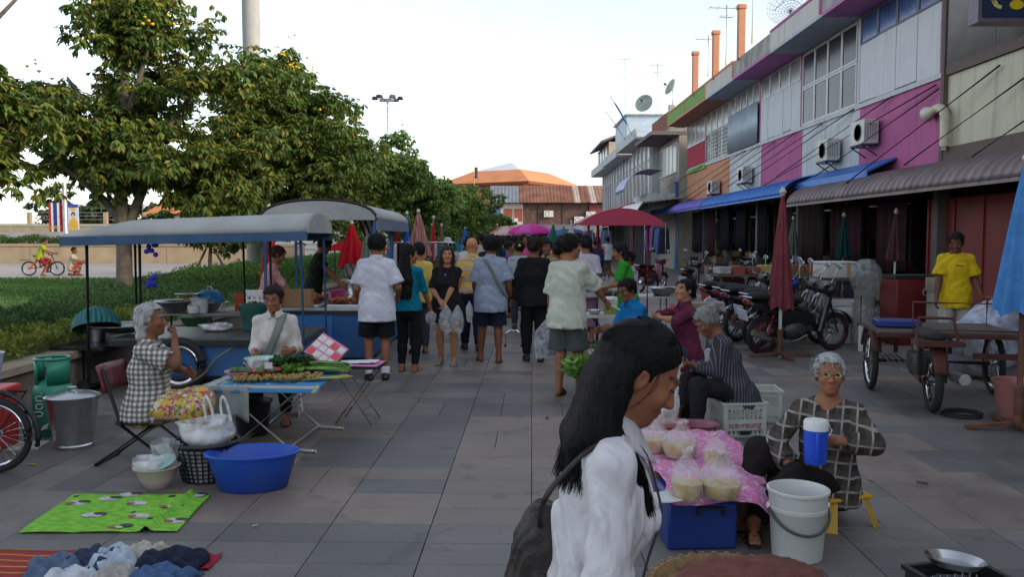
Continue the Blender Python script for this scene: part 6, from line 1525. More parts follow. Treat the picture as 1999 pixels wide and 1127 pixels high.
def chair_back(mb):
 for i in range(7): x=-.21+i*.07; mb.b2((x-.018,-.215,.55),(x+.018,-.20,.86))
 for j in range(6): mb.b2((-.22,-.216,.55+j*.058),(.22,-.199,.578+j*.058))
 mb.b2((-.24,-.225,.42),(-.20,-.19,.90)); mb.b2((.20,-.225,.42),(.24,-.19,.90)); mb.b2((-.24,-.225,.86),(.24,-.19,.93))
chair_back(mb); mb.build('backrest',WHITEP,pc_); MB().box((0,.02,.42),(.46,.44,.03)).build('seat',WHITEP,pc_,bevel=.01)
for (x,y) in ((-.2,-.18),(.2,-.18),(-.2,.2),(.2,.2)): MB().bar((x*1.1,y*1.1,0),(x,y,.41),.04).build('leg',WHITEP,pc_)
cr1=crate('orange red plastic crate on the cart behind the green drum',(-3.40,11.0,.60),.56,.36,.24,plast((.42,.06,.02)),4); tbx=T('side_table','low dark table carrying the orange crate behind the carts','table',(-3.45,11.0,0)); MB().box((0,0,.58),(1.5,.6,.03)).build('tabletop',M((.1,.09,.08),.6),tbx)
for x in (-.7,.7):
 for y in (-.25,.25): MB().tube([(x,y,0),(x,y,.57)],.015,6).build('leg',BLACKM,tbx)
g1=bowl('lime green basin behind the blue covered bowl',(-4.05,11.05,.60),.20,.13,plast((.22,.48,.10)),'basin',.6,cat='basin'); bowl('dark green basin with a leaf lid at the far left of the low table',(-4.15,10.7,.45),.2,.12,plast((.05,.16,.06)),'basin',.6,cat='basin'); film_bag('clear bag with a knot standing by the lime green basin',(-3.92,10.9,.60),.10,.24,seed=9); film_bag('white wrapped bundles on the cart counter',onC(.22,.1,.568),.12,.08,mat_=FILMW,seed=10,tie=False,fill=cloth((.6,.55,.55)),fillh=.7,sx=1.4)
bfl=T('blue_flowers','blue cloth flowers tied to the cart post','ornament',onC(-.20,-.55,1.15)); contents(bfl,lambda m,i: ball(m,(rnd.uniform(-.05,.05),rnd.uniform(-.03,.03),(.34 if i % 2 else .0)+rnd.uniform(-.06,.06)),.028,7),14,cloth((.04,.04,.42)),'petals')
# ---------------------------------------------------------------- second cart (fried food)
c2=T('fried_food_cart','blue fried food cart with a barrel canopy, beside the student in white','cart',(-2.46,12.0,0),90)
can2=MB()
can2.grid(lambda u,v: (-1.55+3.1*u,-.74*math.cos(v*PI),1.83+.26*(max(0,math.sin(v*PI))**.8)),20,20).build('canopy',CANV,c2,solid=.012)
for s_ in (-1,1): MB().b2((-1.55,s_*.74-.01,1.70),(1.55,s_*.74+.01,1.835)).build('valance',M((.12,.17,.24),.6,.1,.2,3),c2)
MB().tube([(-1.55,-.74*math.cos(a),1.83+.26*(max(0,math.sin(a))**.8)) for a in np.linspace(0.01,PI-.01,16)],.02,6).build('front_hoop',BLACKM,c2)
MB().prism([(-1.56,-.73*math.cos(a),1.83+.25*(max(0,math.sin(a))**.8)) for a in np.linspace(0,PI,16)],(.012,0,0)).build('end_panel',CANV,c2)
for x in (-1.5,0,1.5):
 for y in (-.70,.70): MB().tube([(x,y,.6),(x,y,1.84)],.02,8).build('post',BLUEC,c2)
MB().box((0,0,.36),(3.0,1.30,.62)).build('cart_body',BLUEC,c2,bevel=.01); MB().box((0,0,.69),(3.06,1.36,.04)).build('counter',STEEL,c2); MB().b2((-1.53,-.68,.62),(-1.515,.68,.67)).build('trim',BLACKM,c2)
for x in (-1.0,1.0):
 for y in (-.6,.6): MB().lathe([(.02,-.03),(.10,-.03),(.10,.03),(.02,.03)],(x,y,.10),14,axis=(0,1,0)).build('wheel',RUBBER,c2)
MB().box((-1.51,.1,.40),(.012,.5,.44)).build('door_panel',M((.03,.17,.46),.5,.1,.1,3,dirt=.3),c2); MB().tube([(-1.53,.32,.38),(-1.53,.32,.46)],.008,6).build('door_handle',GALV,c2)
FRY=M((.30,.075,.02),.6,0,.35,25,.6,60,name='fried_food')
for i,(x,y,lb) in enumerate(((-1.15,.32,'front steel tray heaped with red brown fried food'),(-.55,.34,'second steel tray heaped with fried meat'),(-1.15,-.30,'front left steel tray of fried snacks on the cart'))):
 t_=T('food_tray',lb,'tray',(-2.46-y,12.0+x,.712),0,'trays on the fried food cart'); MB().box((0,0,.012),(.50,.42,.02)).build('tray',STEEL,t_); contents(t_,lambda m,j: m.lathe([(0,-.02),(.022,-.01),(.028,.005),(.012,.022),(0,.024)],(rnd.uniform(-.2,.2),rnd.uniform(-.17,.17),.04+.05*rnd.random()),6,rnd.uniform(.7,1.4),rnd.uniform(.7,1.2)),80,FRY,'food')
sk_=T('skewer_bundle','white paper wrapped skewers standing at the back of the fried food cart','skewers',(-2.05,11.6,.712)); contents(sk_,lambda m,i: m.tube([(rnd.uniform(-.15,.15),rnd.uniform(-.1,.1),.0),(rnd.uniform(-.2,.2),rnd.uniform(-.12,.12),.22)],[.014,.006],5),34,M((.62,.60,.58),.7,0,.1,10),'sticks')
bowl('lime green plastic container on the fried food cart',(-2.75,10.9,.712),.14,.15,plast((.20,.42,.08)),'container',.7,cat='container'); bowl('magenta plastic tub on the fried food cart',(-2.5,11.7,.712),.12,.14,plast((.50,.04,.22)),'tub',.7,cat='tub')
pot=bowl('large aluminium steaming pot at the far end of the fried food cart',(-2.3,12.9,.712),.30,.22,STEEL,'steaming_pot',.9,cat='pot'); rgm=T('cloth_bundle','striped grey cloth bundle on top of the steaming pot','cloth',(-2.45,12.7,.95)); V,Q=SD().ell((0,0,.10),(.17,.13,.10),.03).ell((.10,0,.17),(.10,.10,.09),.03).ell((-.08,.03,.18),(.08,.09,.08),.03).mesh(.012,(.010,60)); link('bundle',npmesh('bundle',V,Q),cloth_pattern((.40,.38,.34),[(0,.09,.25,(.08,.07,.07),.8)],(0,30,0)),rgm)
cb=T('cardboard_box','brown open cardboard box at the near end of the fried food cart','box',(-2.86,10.66,.712),3); CARD=M((.30,.17,.085),.9,0,.12,4,.2,30,name='cardboard')
for (a,b) in (((-.26,-.10,0),(.26,-.092,.22)),((-.26,.10,0),(.26,.108,.22)),((-.26,-.092,0),(-.252,.10,.22)),((.252,-.092,0),(.26,.10,.22))): MB().b2(a,b).build('side',CARD,cb)
MB().b2((-.25,-.09,0),(.25,.1,.006)).build('base',CARD,cb)
tf=T('table_flag','small striped national flag on a stick above the fried food cart','flag',(-2.05,11.4,1.55),0); mb=MB()
for i,c in enumerate((RED,WHT,NBL,WHT,RED)): MB().grid(lambda u,v,i=i: (-.10+.036*i+.036*u+.10*v,.02*math.sin(v*5),.32-.24*v+.05*(i/5)),3,8).build('stripe',cloth(c),tf,solid=.003)
MB().tube([(.02,0,-.5),(-.0,0,.36)],.006,5).build('stick',M((.4,.3,.15)),tf)
person('woman vendor in a pink blouse with a blue sling leaning over the fried food cart',(-3.28,10.85,0),-70,1.50,'f',.15,SK2,dict(lean=14,hands=((.10,.42,.86),(.22,.40,.84)),head=(16,0)),dict(mat=cloth_print((.46,.20,.20),[(.55,.36,.34)],40,.2),sleeve=1.05,hem=-.1),dict(kind='trousers',len=1.9,mat=cloth((.05,.05,.07))),dict(style='bun',col=(.05,.025,.02),bunz=.02),'flipflop')
person('man in black shirt and apron working behind the fried food cart',(-3.05,12.55,0),-75,1.62,'m',.1,SK2,dict(lean=12,hands=((.02,.42,.88),(.24,.44,.86)),head=(24,0)),dict(mat=cloth((.018,.02,.018)),sleeve=.6),dict(kind='trousers',len=1.9,mat=cloth((.03,.03,.035))),dict(style='short'),'shoe')
ST=lambda c1,c2,per=.06: cloth_pattern(c1,[(0,per,.5,c2,.85),(1,per*1.3,.3,c2,.5)])
parasol('red closed parasol in front of the tall concrete pole',(-4.55,15.4,0),.16,2.15,.55,cloth((.42,.02,.03))); parasol('bright red closed parasol beside the striped flag',(-3.55,18.2,0),.26,1.9,.95,cloth((.42,.01,.02)))
parasol('dull green closed parasol behind the student',(-3.0,17.2,0),.18,2.0,.9,cloth((.16,.20,.16))); parasol('maroon closed parasol left of the blue pole',(-2.72,19.4,0),.12,2.1,1.05,cloth((.14,.02,.025))); parasol('blue closed parasol beside the pink striped one',(-2.48,19.4,0),.10,2.15,.95,cloth((.02,.10,.42)))
parasol('wide pink and brown striped closed parasol left of the crowd',(-2.05,18.0,0),.24,2.15,1.18,ST((.42,.22,.19),(.24,.10,.08))); parasol('slim red closed parasol behind the woman in black',(-2.05,21.5,0),.09,2.1,.7,cloth((.45,.02,.03))); parasol('teal closed parasol near the far crowd',(-2.9,40,0),.33,2.2,1.0,cloth((.03,.20,.20)))
for i in range(3): parasol(['first','second','third'][i]+' brown folded parasol of the row beneath the trees',(-2.9+i*.28,26.5+i*.4,0),.13,2.0,.75,cloth((.17,.12,.08)))
parasol('pale cream folded parasol just left of the red roofed stall',(1.95,27,0),.2,2.1,1.0,cloth((.5,.47,.40)))
rc=T('red_canopy','small red cloth canopy over a stall behind the carts','canopy',(-4.0,21,0)); MB().prism([(-.75,-.4,1.28),(.75,-.4,1.28),(.45,-.3,1.50),(-.35,-.3,1.52)],(0,1.2,0)).build('canopy_cloth',cloth((.46,.02,.03)),rc)
for x in (-.7,.7):
 for y in (-.35,.75): MB().tube([(x,y,0),(x,y,1.3)],.02,6).build('post',BLACKM,rc)
# ---------------------------------------------------------------- people in the middle of the street
def gp(u,v): p=G(u,v); return (p.x,p.y,0)
BLK=cloth((.014,.014,.016)); NAVYC=cloth((.018,.022,.045))
HS=dict(style='short',vol=.014);
stu=person('student in white short sleeved shirt and black shorts standing at the fried food cart',gp(737,742),12,1.62,'m',0,SK2,dict(hands=((-.22,.20,.93),(.25,.16,.93)),head=(10,-22)),dict(mat=cloth((.60,.60,.68)),sleeve=.85,hem=-.19,off=.032,flare=.025,cuff=.02,fold=.009),dict(len=.86,mat=BLK,off=.028,flare=.02),dict(style='short',vol=.020),'sock',(.015,.015,.015),collar=cloth((.6,.6,.68)))
tw_=person('woman in teal blouse and black trousers with long black hair beside the student',gp(797,727),-12,1.50,'f',.1,SK2,dict(hands=((-.24,.1,.92),(.22,.22,.84)),head=(5,-55)),dict(mat=cloth((.005,.155,.24)),sleeve=1.15,hem=-.06,off=.012),dict(kind='trousers',len=1.92,mat=BLK,off=.012),dict(style='long',len=.42,vol=.014),'sandal',(.42,.24,.22))
carrier('small clear bag with grey shoes held by the woman in teal',wpt(tw_,tw_['W'][1])+Vector((.02,.02,-.06)),.13,.16,M((.12,.14,.18),.6),10,1)
person('person in a yellow top half hidden behind the woman in teal',(-1.28,11.3,0),20,1.52,'f',.1,SK2,None,dict(mat=cloth((.58,.42,.10)),sleeve=.9),dict(kind='trousers',len=1.9,mat=cloth((.06,.06,.08))),dict(style='short'),'flipflop',vox=.016)
bd_=person('woman in black dress with long hair facing the viewer and carrying bags',gp(874,712),172,1.47,'f',.25,SK1,dict(hands=((-.01,.25,.86),(.06,.22,.92)),elbows=(Vector((-1,-.4,-.5)),Vector((1,-.4,-.5))),head=(-6,14),feet=((-.10,.03),(.10,-.02))),dict(mat=BLK,sleeve=.95,hem=-.26,off=.020,flare=.03,neck=.052),dict(len=.42,mat=BLK,off=.03),dict(style='long',col=(.03,.018,.014),len=.40,front=1,vol=.014),'flipflop',(.03,.28,.38),palms=((0,0,1),(0,-.5,-1)),curls=(.8,.9),limb=1.05)
hp_=wpt(bd_,bd_['W'][0])
for i in range(3): bt=MB().lathe([(0,0),(.008,0),(.008,.004),(0,.005)],(wpt(bd_,bd_['P']+bd_['u']*(.40-.035*i)+bd_['f']*(.112+.006*i))-bd_['loc']),8,axis=(0,-1,.3)).build('button',M((.2,.6,.65),.4),None); bt.parent=bd_['root']; bt.rotation_euler=(0,0,R(-172)); bt.location=(0,0,0)
carrier('clear bag of pale vegetables hanging from the hand of the woman in black',hp_+Vector((.02,-.06,-.02)),.17,.33,M((.42,.45,.30),.6,0,.35,18),0,2); carrier('clear bag of reddish food hanging beside the vegetable bag',hp_+Vector((.16,-.05,-.02)),.15,.34,M((.42,.24,.18),.6,0,.35,18),20,3); carrier('small clear bag hanging behind the two full ones',hp_+Vector((.30,.04,.02)),.09,.26,M((.4,.3,.25),.6,0,.3,18),0,4)
STRP=cloth_pattern((.60,.40,.12),[(2,.145,.30,(.55,.38,.36),.95),(2,.145,.06,(.05,.05,.12),.9),(2,.0725,.05,(.6,.5,.2),.8)])
person('bald elderly man in yellow and pink striped shirt walking away',gp(921,684),8,1.58,'m',.12,srgb(190,130,96),dict(feet=((-.09,.12),(.09,-.10)),head=(4,-28)),dict(mat=STRP,sleeve=.85,hem=-.02,off=.026,cuff=.02),dict(kind='trousers',len=1.95,mat=NAVYC,off=.024),None,'shoe',(.04,.025,.02),collar=STRP,glasses=BLACKM,age=70)
pm=person('man in grey blue polo shirt and navy shorts with a shoulder strap, seen from behind',gp(958,708),4,1.60,'m',.2,SK3,dict(hands=((-.20,.22,.90),(.27,.06,.84)),feet=((-.13,.12),(.10,-.05)),head=(6,-12)),dict(mat=cloth((.29,.33,.43)),sleeve=.92,hem=-.19,off=.030,flare=.02,cuff=.02,fold=.009),dict(len=.88,mat=NAVYC,off=.026,flare=.02),dict(style='short',vol=.030,col=(.01,.01,.012)),'flipflop',(.10,.06,.04),collar=cloth((.3,.34,.44)),limb=1.05)
stp=[pm['P']+pm['u']*a+pm['f']*b+pm['r']*c for a,b,c in ((.49,.06,-.09),(.505,-.03,-.085),(.44,-.125,-.045),(.28,-.150,.04),(.12,-.150,.12),(.0,-.08,.185),(-.03,.02,.19))]
s_=MB().grid(lambda u,v: tuple((Vector(catmull(stp,5)[int(v*30)])+pm['r']*(u-.5)*.042)*pm['s']),3,31).build('shoulder_strap',M((.14,.15,.13),.8),pm['root'],solid=.006)
jk=person('heavy person in black jacket and black trousers seen from behind',gp(1042,706),2,1.59,'f',.42,SK3,dict(hands=((-.29,.02,.82),(.28,.04,.82)),feet=((-.09,.06),(.09,-.04)),head=(4,-20)),dict(mat=BLK,sleeve=1.92,hem=-.12,off=.028,bust=0,fold=.009,name='jacket'),dict(kind='trousers',len=1.95,mat=BLK,off=.016),dict(style='bun',col=(.025,.014,.012),bunz=-.02,vol=.016),'shoe',(.02,.02,.025),limb=1.12)
cm=person('man in cream t-shirt and grey shorts reaching out with banknotes',gp(1106,772),-30,1.61,'m',.12,SK2,dict(hands=((-.25,.10,.74),(.30,.46,.86)),elbows=(None,Vector((.6,-.3,-1))),feet=((-.06,-.06),(.07,.16)),head=(4,-38),lean=3),dict(mat=cloth((.50,.51,.43)),sleeve=.98,hem=-.17,off=.032,flare=.015,cuff=.025,fold=.010),dict(len=.92,mat=cloth((.075,.085,.085)),off=.028,flare=.025),dict(style='short',vol=.020,col=(.012,.011,.01)),'flipflop',(.03,.025,.025),limb=1.05,curls=(.9,.9))
hl=wpt(cm,cm['W'][0]); carrier('clear plastic bag of groceries hanging from the left hand of the cream shirted man',hl+Vector((-.03,.02,-.05)),.28,.40,M((.28,.30,.33),.5,0,.4,10),10,5,d=.16)
hr_=wpt(cm,cm['G'][1][0]); bn_=T('banknotes','folded green banknotes in the outstretched hand','banknotes',hr_+Vector((.05,.01,-.01)),-20); MB().box((.02,0,0),(.13,.065,.002),mat=Matrix.Rotation(R(25),3,'Y')).build('note',M((.45,.52,.38),.7,0,.15,40),bn_); MB().prism([(-.02,0,.0),(.05,.01,.0),(.02,.0,.07)],(0,.003,0)).build('folded_note',M((.5,.56,.42),.7,0,.15,40),bn_)
person('woman in khaki shirt looking back between the black jacket and cream shirt',(.53,12.6,0),168,1.55,'f',.1,SK3,dict(head=(2,14)),dict(mat=cloth((.30,.23,.15)),sleeve=1.6,hem=-.12),dict(kind='trousers',len=1.9,mat=cloth((.25,.22,.18))),dict(style='tied',vol=.012),'shoe',collar=cloth((.32,.25,.16)))
person('person in orange and yellow shirt behind the cream shirted man',(.78,14.2,0),0,1.45,'m',0,SK3,None,dict(mat=cloth_pattern((.52,.10,.03),[(2,2.0,.46,(.60,.34,.05),.8)])),dict(len=.9),dict(style='short'),'flipflop',vox=.016)
person('person in pale lilac blouse seen from behind near the red roofed stall',(1.12,12.4,0),-6,1.60,'f',.2,SK2,dict(head=(5,20)),dict(mat=cloth((.52,.46,.54)),sleeve=.9,hem=-.15,off=.03),dict(kind='skirt',len=1.5,mat=cloth((.30,.16,.22))),dict(style='short',vol=.02),'flipflop',vox=.014)
gt_=person('person in grey t-shirt with blue lettering and dark cap, walking away',(.13,14.3,0),0,1.52,'m',.1,SK2,None,dict(mat=cloth((.34,.37,.40)),hem=-.15,off=.026),dict(kind='trousers',len=1.9,mat=cloth((.05,.06,.09))),dict(style='short',vol=.02),'shoe',vox=.016)
link('lettering',text_mesh('Best Western',.055,.001),cloth((.05,.12,.35)),gt_['root'],(0,-.172,1.22),(PI/2,0,0)); MB().prism([(-.03,0,0),(.03,0,0),(.0,0,.05)],(0,-.01,0)).build('cap_badge',M((.6,.5,.02)),gt_['root'],loc=(0,-.135,1.46))
carrier('small clear bag of yellow fruit hanging in the crowd',(.02,13.2,.88),.15,.26,M((.45,.38,.05),.6),0,9)
person('woman in purple blouse turned sideways in the crowd',(-.05,16.5,0),-100,1.52,'f',.15,SK3,dict(hands=((.05,.25,.95),(.2,.28,.92))),dict(mat=cloth((.22,.05,.26)),sleeve=.9),dict(kind='trousers',len=1.9),dict(style='bun',vol=.012),'flipflop',vox=.018)
person('man in dark shirt just beyond the bald man',(-.42,15.2,0),5,1.60,'m',.1,SK3,None,dict(mat=cloth((.02,.02,.022))),dict(kind='trousers',len=1.9),dict(style='short',vol=.02),'shoe',vox=.018)
rk=T('clothes_rack','rail of hanging checked and dark clothes left of the crowd','clothes rack',(-2.25,19.3,0)); MB().tube([(-.75,0,0),(-.75,0,1.5),(.75,0,1.5),(.75,0,0)],.018,8).build('rail',GALV,rk)
for i,c in enumerate(((.05,.08,.2),(.4,.42,.5),(.03,.03,.04),(.08,.1,.18),(.03,.05,.04),(.5,.5,.5),(.04,.04,.05),(.12,.1,.1),(.3,.32,.4),(.03,.04,.08))): MB().box((-.62+i*.135,0,1.14),(.10,.40,.66),taper=.7).build('hanging_shirt',cloth_pattern(c,[(2,.06,.4,(.35,.37,.45),.5 if i % 3==0 else 0)]),rk,bevel=.03)
person('woman in brown jacket and hat bending over the clothes rack',(-1.75,18.4,0),-40,1.55,'f',.2,SK3,dict(lean=38,hands=((-.1,.5,.85),(.2,.5,.80)),head=(20,0)),dict(mat=cloth((.07,.05,.045)),sleeve=1.9,hem=-.1,bust=0),dict(kind='trousers',len=1.9),dict(style='short'),'shoe',vox=.018)
ht_=T('sun_hat','pale sun hat on the head of a shopper by the clothes rack','hat',(-1.72,22.0,1.47)); MB().lathe([(.22,0),(.15,.03),(.10,.05),(.095,.12),(.05,.15),(0,.155)],(0,0,0),16).build('crown',cloth((.5,.5,.5)),ht_); person('shopper in dark clothes under the pale sun hat',(-1.72,22.0,0),150,1.52,'f',.1,SK3,None,dict(mat=cloth((.03,.03,.035))),dict(kind='trousers',len=1.9),dict(style='short'),'flipflop',vox=.02)
for lb,x,y,rz,c,h2 in (('girl in pink top seated behind the pink striped parasol',-2.0,16.2,-60,(.55,.06,.22),1.30),('child in white top beside the girl in pink',-1.75,15.6,0,(.5,.55,.55),1.0),('woman with pale face standing behind the student',-2.35,14.6,150,(.25,.26,.3),1.50)): person(lb,(x,y,0),rz,h2,'f',0,SK1 if 'pale' in lb else SK3,None,dict(mat=cloth(c)),dict(len=.9),dict(style='short',vol=.016),'flipflop',vox=.018)
lt2=T('stall_table','green sided stall table with white wares left of the bald man','table',(-1.45,14.3,0)); MB().box((0,0,.86),(1.5,.6,.04)).build('tabletop',STEEL,lt2); MB().box((0,-.28,.55),(1.46,.03,.56)).build('green_apron',M((.06,.20,.12),.7),lt2); [MB().tube([(x,y,0),(x,y,.85)],.02,6).build('leg',GALV,lt2) for x in (-.7,.7) for y in (-.25,.25)]
film_bag('white bags piled on the green sided stall table',(-1.25,14.3,.88),.22,.14,mat_=FILMW,seed=12,tie=False,sx=1.8,fill=cloth((.6,.6,.6)),fillh=.6); bowl('steel tray bowl on the green sided stall table',(-1.75,14.3,.88),.2,.06,STEEL)
wf=T('walking_frame','small chrome walking frame on the pavement past the polo shirted man','walking frame',(.02,12.0,0)); MB().tube([(-.12,0,0),(-.11,0,.20),(-.05,0,.24),(.05,0,.24),(.11,0,.20),(.12,0,0)],.012,8).build('front_hoop',CHROME,wf)
for sx_ in (-.12,.12): MB().lathe([(.018,0),(.018,.03),(0,.03)],(sx_,0,0),8).build('rubber_tip',RUBBER,wf)
# ---------------------------------------------------------------- crowd farther down the street
CRM,cn_,cl2,cb_=newmat('crowd_cloth'); oi_=cn_.new('ShaderNodeObjectInfo'); tc_=cn_.new('ShaderNodeTexCoord'); wrinkle(cn_,cl2,cb_,tc_); cl2.new(oi_.outputs['Color'],cb_.inputs['Base Color'])
protos=[]
for i,(sx_,ps,ts,bs_,hs_) in enumerate((('m',None,dict(hem=-.15),dict(len=.9),dict(style='short',vol=.018)),('f',dict(hands=((-.2,.22,.9),None)),dict(hem=-.12,sleeve=1.0),dict(kind='trousers',len=1.9),dict(style='long',len=.3)),('f',None,dict(hem=-.1,sleeve=1.7),dict(kind='trousers',len=1.9),dict(style='bun')),('m',dict(feet=((-.09,.15),(.09,-.12)),hands=(None,(.25,.2,.85))),dict(hem=-.12,sleeve=.8),dict(kind='trousers',len=1.9),dict(style='short',vol=.014)),('f',dict(feet=((-.09,.12),(.09,-.1))),dict(hem=-.15,sleeve=.7,flare=.02),dict(kind='skirt',len=1.1),dict(style='pony')))):
 ts['mat']=CRM; bs_['mat']=CRM
 protos.append(person('crowd',(0,-50,0),0,1.58,sx_,.12,SK3,ps,ts,bs_,hs_,'none',vox=.022,hvox=.013,hands_fine=True,eyes=False,group='shoppers in the far crowd'))
cols=[('white',(.5,.5,.52)),('yellow',(.58,.42,.05)),('red',(.4,.03,.03)),('light blue',(.16,.30,.48)),('black',(.015,.015,.02)),('pink',(.55,.08,.22)),('green',(.10,.28,.06)),('grey',(.22,.23,.25)),('navy',(.02,.03,.09)),('orange',(.50,.16,.03)),('purple',(.18,.05,.22)),('teal',(.02,.20,.22)),('cream',(.45,.40,.30))]
rc2=random.Random(21); used={}; npos=[]
spots=[(-.95,17.5,0),(.55,17.2,4),(1.0,17.6,9),(.25,18.2,5),(.72,18.8,0),(1.35,16.8,0),(-.35,19.0,8),(-.75,20.5,12),(1.55,19.5,4),(.05,20.4,6),(.5,21.2,1)]
for j in range(46):
 y=21.5+(j**1.12)*.75; wd=2.6+.006*y
 for _ in range(20):
  x=rc2.uniform(-2.0+.3,3.0)*(.62+.4*rc2.random())
  if all((x-a)**2+(y-b)**2>.32 for a,b,_c in spots): break
 spots.append((x,y+rc2.uniform(-.3,.3),rc2.randrange(len(cols))))
spots+=[(3.6,31,0),(2.15,24,5),(2.6,28,0),(1.75,22.5,7),(1.2,20.2,0),(1.9,21.4,4),(.9,22.6,2),(1.45,24.2,5),(2.3,26,3),(-.1,23,9),(-1.2,23.5,4),(-.6,25,1),(.3,24.5,11),(2.0,29,2),(-1.5,28,7),(.8,27,8),(1.3,32,1),(2.9,33,6)]
places=['in nearest crowd rows','in mid crowd','deep in the crowd','at the crowd back']
for i,(x,y,ci) in enumerate(spots):
 pr=protos[i % 5]; nm,c=cols[ci]; ph_=0 if y<20 else (1 if y<30 else (2 if y<42 else 3)); side='on the left' if x<-.3 else ('on the right' if x>1.2 else 'near the centre')
 hd=['short hair','long hair','hair bun','cropped hair','ponytail'][i % 5]
 pd=used.get((nm,i % 5,ph_,side),0); used[(nm,i % 5,ph_,side)]=pd+1
 if pd: nm='faded '+nm
 lb='shopper in %s top %s %s %s' % (nm,hd,places[ph_],side)
 away=rc2.random()<.72; r=dup(pr['root'],(x,y,0),rc2.uniform(-35,35)+(0 if away else 180),lb,'shoppers in the far crowd'); f_=rc2.uniform(.93,1.07); r.scale=(f_,f_,f_)
 bc=rc2.choice([(.02,.025,.05),(.03,.03,.03),(.10,.09,.08),(.05,.06,.12),(.2,.18,.15)])
 for ch_ in r.children:
  nmm=ch_.name.split('.')[0]
  if nmm=='shirt': ch_.color=(*c,1)
  elif nmm in ('shorts','trousers','skirt'): ch_.color=(*bc,1)
for p in protos:
 for ch_ in list(p['root'].children): bpy.data.objects.remove(ch_)
 bpy.data.objects.remove(p['root'])
def open_parasol(label,loc,rad,h_,c1,c2=None):
 o=T('open_parasol',label,'parasol',loc,rnd.uniform(0,40),'open parasols at the far end'); n=8
 for i in range(n):
  a0,a1=2*PI*i/n,2*PI*(i+1)/n
  MB().grid(lambda u,v: (rad*math.sin(v*1.25)/math.sin(1.25)*math.cos(a0+(a1-a0)*u),rad*math.sin(v*1.25)/math.sin(1.25)*math.sin(a0+(a1-a0)*u),h_-rad*.42*(1-math.cos(v*1.25))/(1-math.cos(1.25))-.05*v*math.sin(u*PI)*-1),5,6).build('gore',cloth(c1 if (i % 2==0 or c2 is None) else c2),o,solid=.006)
 MB().tube([(0,0,0),(0,0,h_+.06)],.022,6).build('pole',GALV,o)
open_parasol('bright pink open parasol over the far crowd',(1.15,50,0),1.5,2.45,(.58,.05,.32),(.62,.10,.40)); open_parasol('faded orange and white open parasol left of the pink one',(-.3,53,0),1.6,2.4,(.52,.25,.18),(.58,.42,.36)); open_parasol('dull green open parasol at the left of the far crowd',(-2.0,55,0),1.3,2.3,(.12,.25,.18)); open_parasol('blue open parasol behind the pink one',(.6,58,0),1.3,2.4,(.06,.10,.34)); open_parasol('blue open parasol on the right of the far crowd',(3.6,52,0),1.5,2.2,(.06,.14,.36)); open_parasol('grey open parasol at the far right',(3.2,60,0),1.2,2.4,(.4,.4,.38))
parasol('dark green closed parasol right of the pink open one',(2.1,42,0),.3,2.3,.9,cloth((.03,.14,.09))); parasol('second green closed parasol farther right',(2.7,43,0),.3,2.2,.9,cloth((.10,.20,.14))); parasol('blue closed parasol at the left of the far crowd',(-2.5,44,0),.3,2.1,.8,cloth((.03,.10,.35))); parasol('dark brown closed parasol at the left of the far crowd',(-2.2,46,0),.3,2.1,.8,cloth((.12,.08,.06)))
for i,(x,y,n) in enumerate(((4.2,38,9),(4.3,46,10),(4.1,54,10),(5.2,30,8))):
 k_=T('clothes_stall',['second','third','farthest','nearest'][i]+' rail of hanging clothes under the awnings on the right','clothes rack',(x,y,0),0,'clothes rails on the right'); MB().tube([(0,-2.2,0),(0,-2.2,2.1),(0,2.2,2.1),(0,2.2,0)],.025,6).build('rail',GALV,k_)
 for j in range(n): MB().box((0,-1.9+j*.42,1.55+rc2.uniform(-.06,.06)),(.42,.16,rc2.uniform(.7,.95)),taper=.75).build('hanging_garment',cloth(rc2.choice([(.06,.10,.28),(.10,.16,.36),(.4,.4,.45),(.22,.14,.34),(.03,.03,.05),(.3,.05,.08),(.08,.12,.2)])),k_,bevel=.03)
# ---------------------------------------------------------------- right side: seated vendors and their wares
DKB=cloth((.022,.02,.024))
CRW=M((.52,.53,.47),.5,0,.08,5,name='white_crate_plastic',dirt=.35)
def milk_crate(label,loc,rz,txt=None):
 o=crate(label,loc,.36,.30,.27,CRW,rz,'milk_crate','white milk crates'); g=MB(); n=13
 for i in range(n):
  for s_ in (-1,1): x=-.17+i*.028; g.bar((x,-.152,.165),(max(-.175,min(.175,x+s_*.075)),-.152,.240),.006,.006)
 g.build('lattice',CRW,o)['kind']='stuff'; MB().box((0,-.155,.105),(.335,.006,.085)).build('print_panel',CRW,o); MB().box((0,-.159,.045),(.085,.006,.03)).build('hand_slot',M((.02,.02,.02),.9),o)
 for x in (-.16,.16): MB().box((x,-.155,.135),(.03,.01,.26)).build('corner_post',CRW,o)
 if txt: link('lettering',text_mesh(txt,.072,.001),M((.30,.06,.05),.7),o,(0,-.160,.108),(PI/2,0,0))
 return o
milk_crate('white milk crate with red lettering under the woman in striped jacket',(1.845,6.62,0),6,'ice-reung'); milk_crate('second white milk crate standing behind the striped jacket woman',(2.16,7.15,0),-4)
JST=cloth_pattern((.045,.045,.055),[(1,.024,.2,(.20,.20,.24),.7)],(0,0,0),.012)
sj=person('grey haired woman in dark striped jacket peeling a vegetable, seated on a milk crate',(1.83,6.66,0),96,1.50,'f',.38,SK3,dict(pelvis=(0,0,.40),lean=20,feet=((-.16,.40),(.16,.42)),hands=((-.05,.40,.62),(.07,.42,.60)),head=(26,2)),dict(mat=JST,sleeve=1.85,hem=-.16,off=.026,name='jacket'),dict(kind='trousers',len=1.9,mat=DKB,off=.02),dict(style='bun',col=(.22,.21,.20),bunz=.07,vol=.014),'sandal',age=65,palms=((0,0,1),(0,0,-1)),curls=(.9,1.0),limb=1.08)
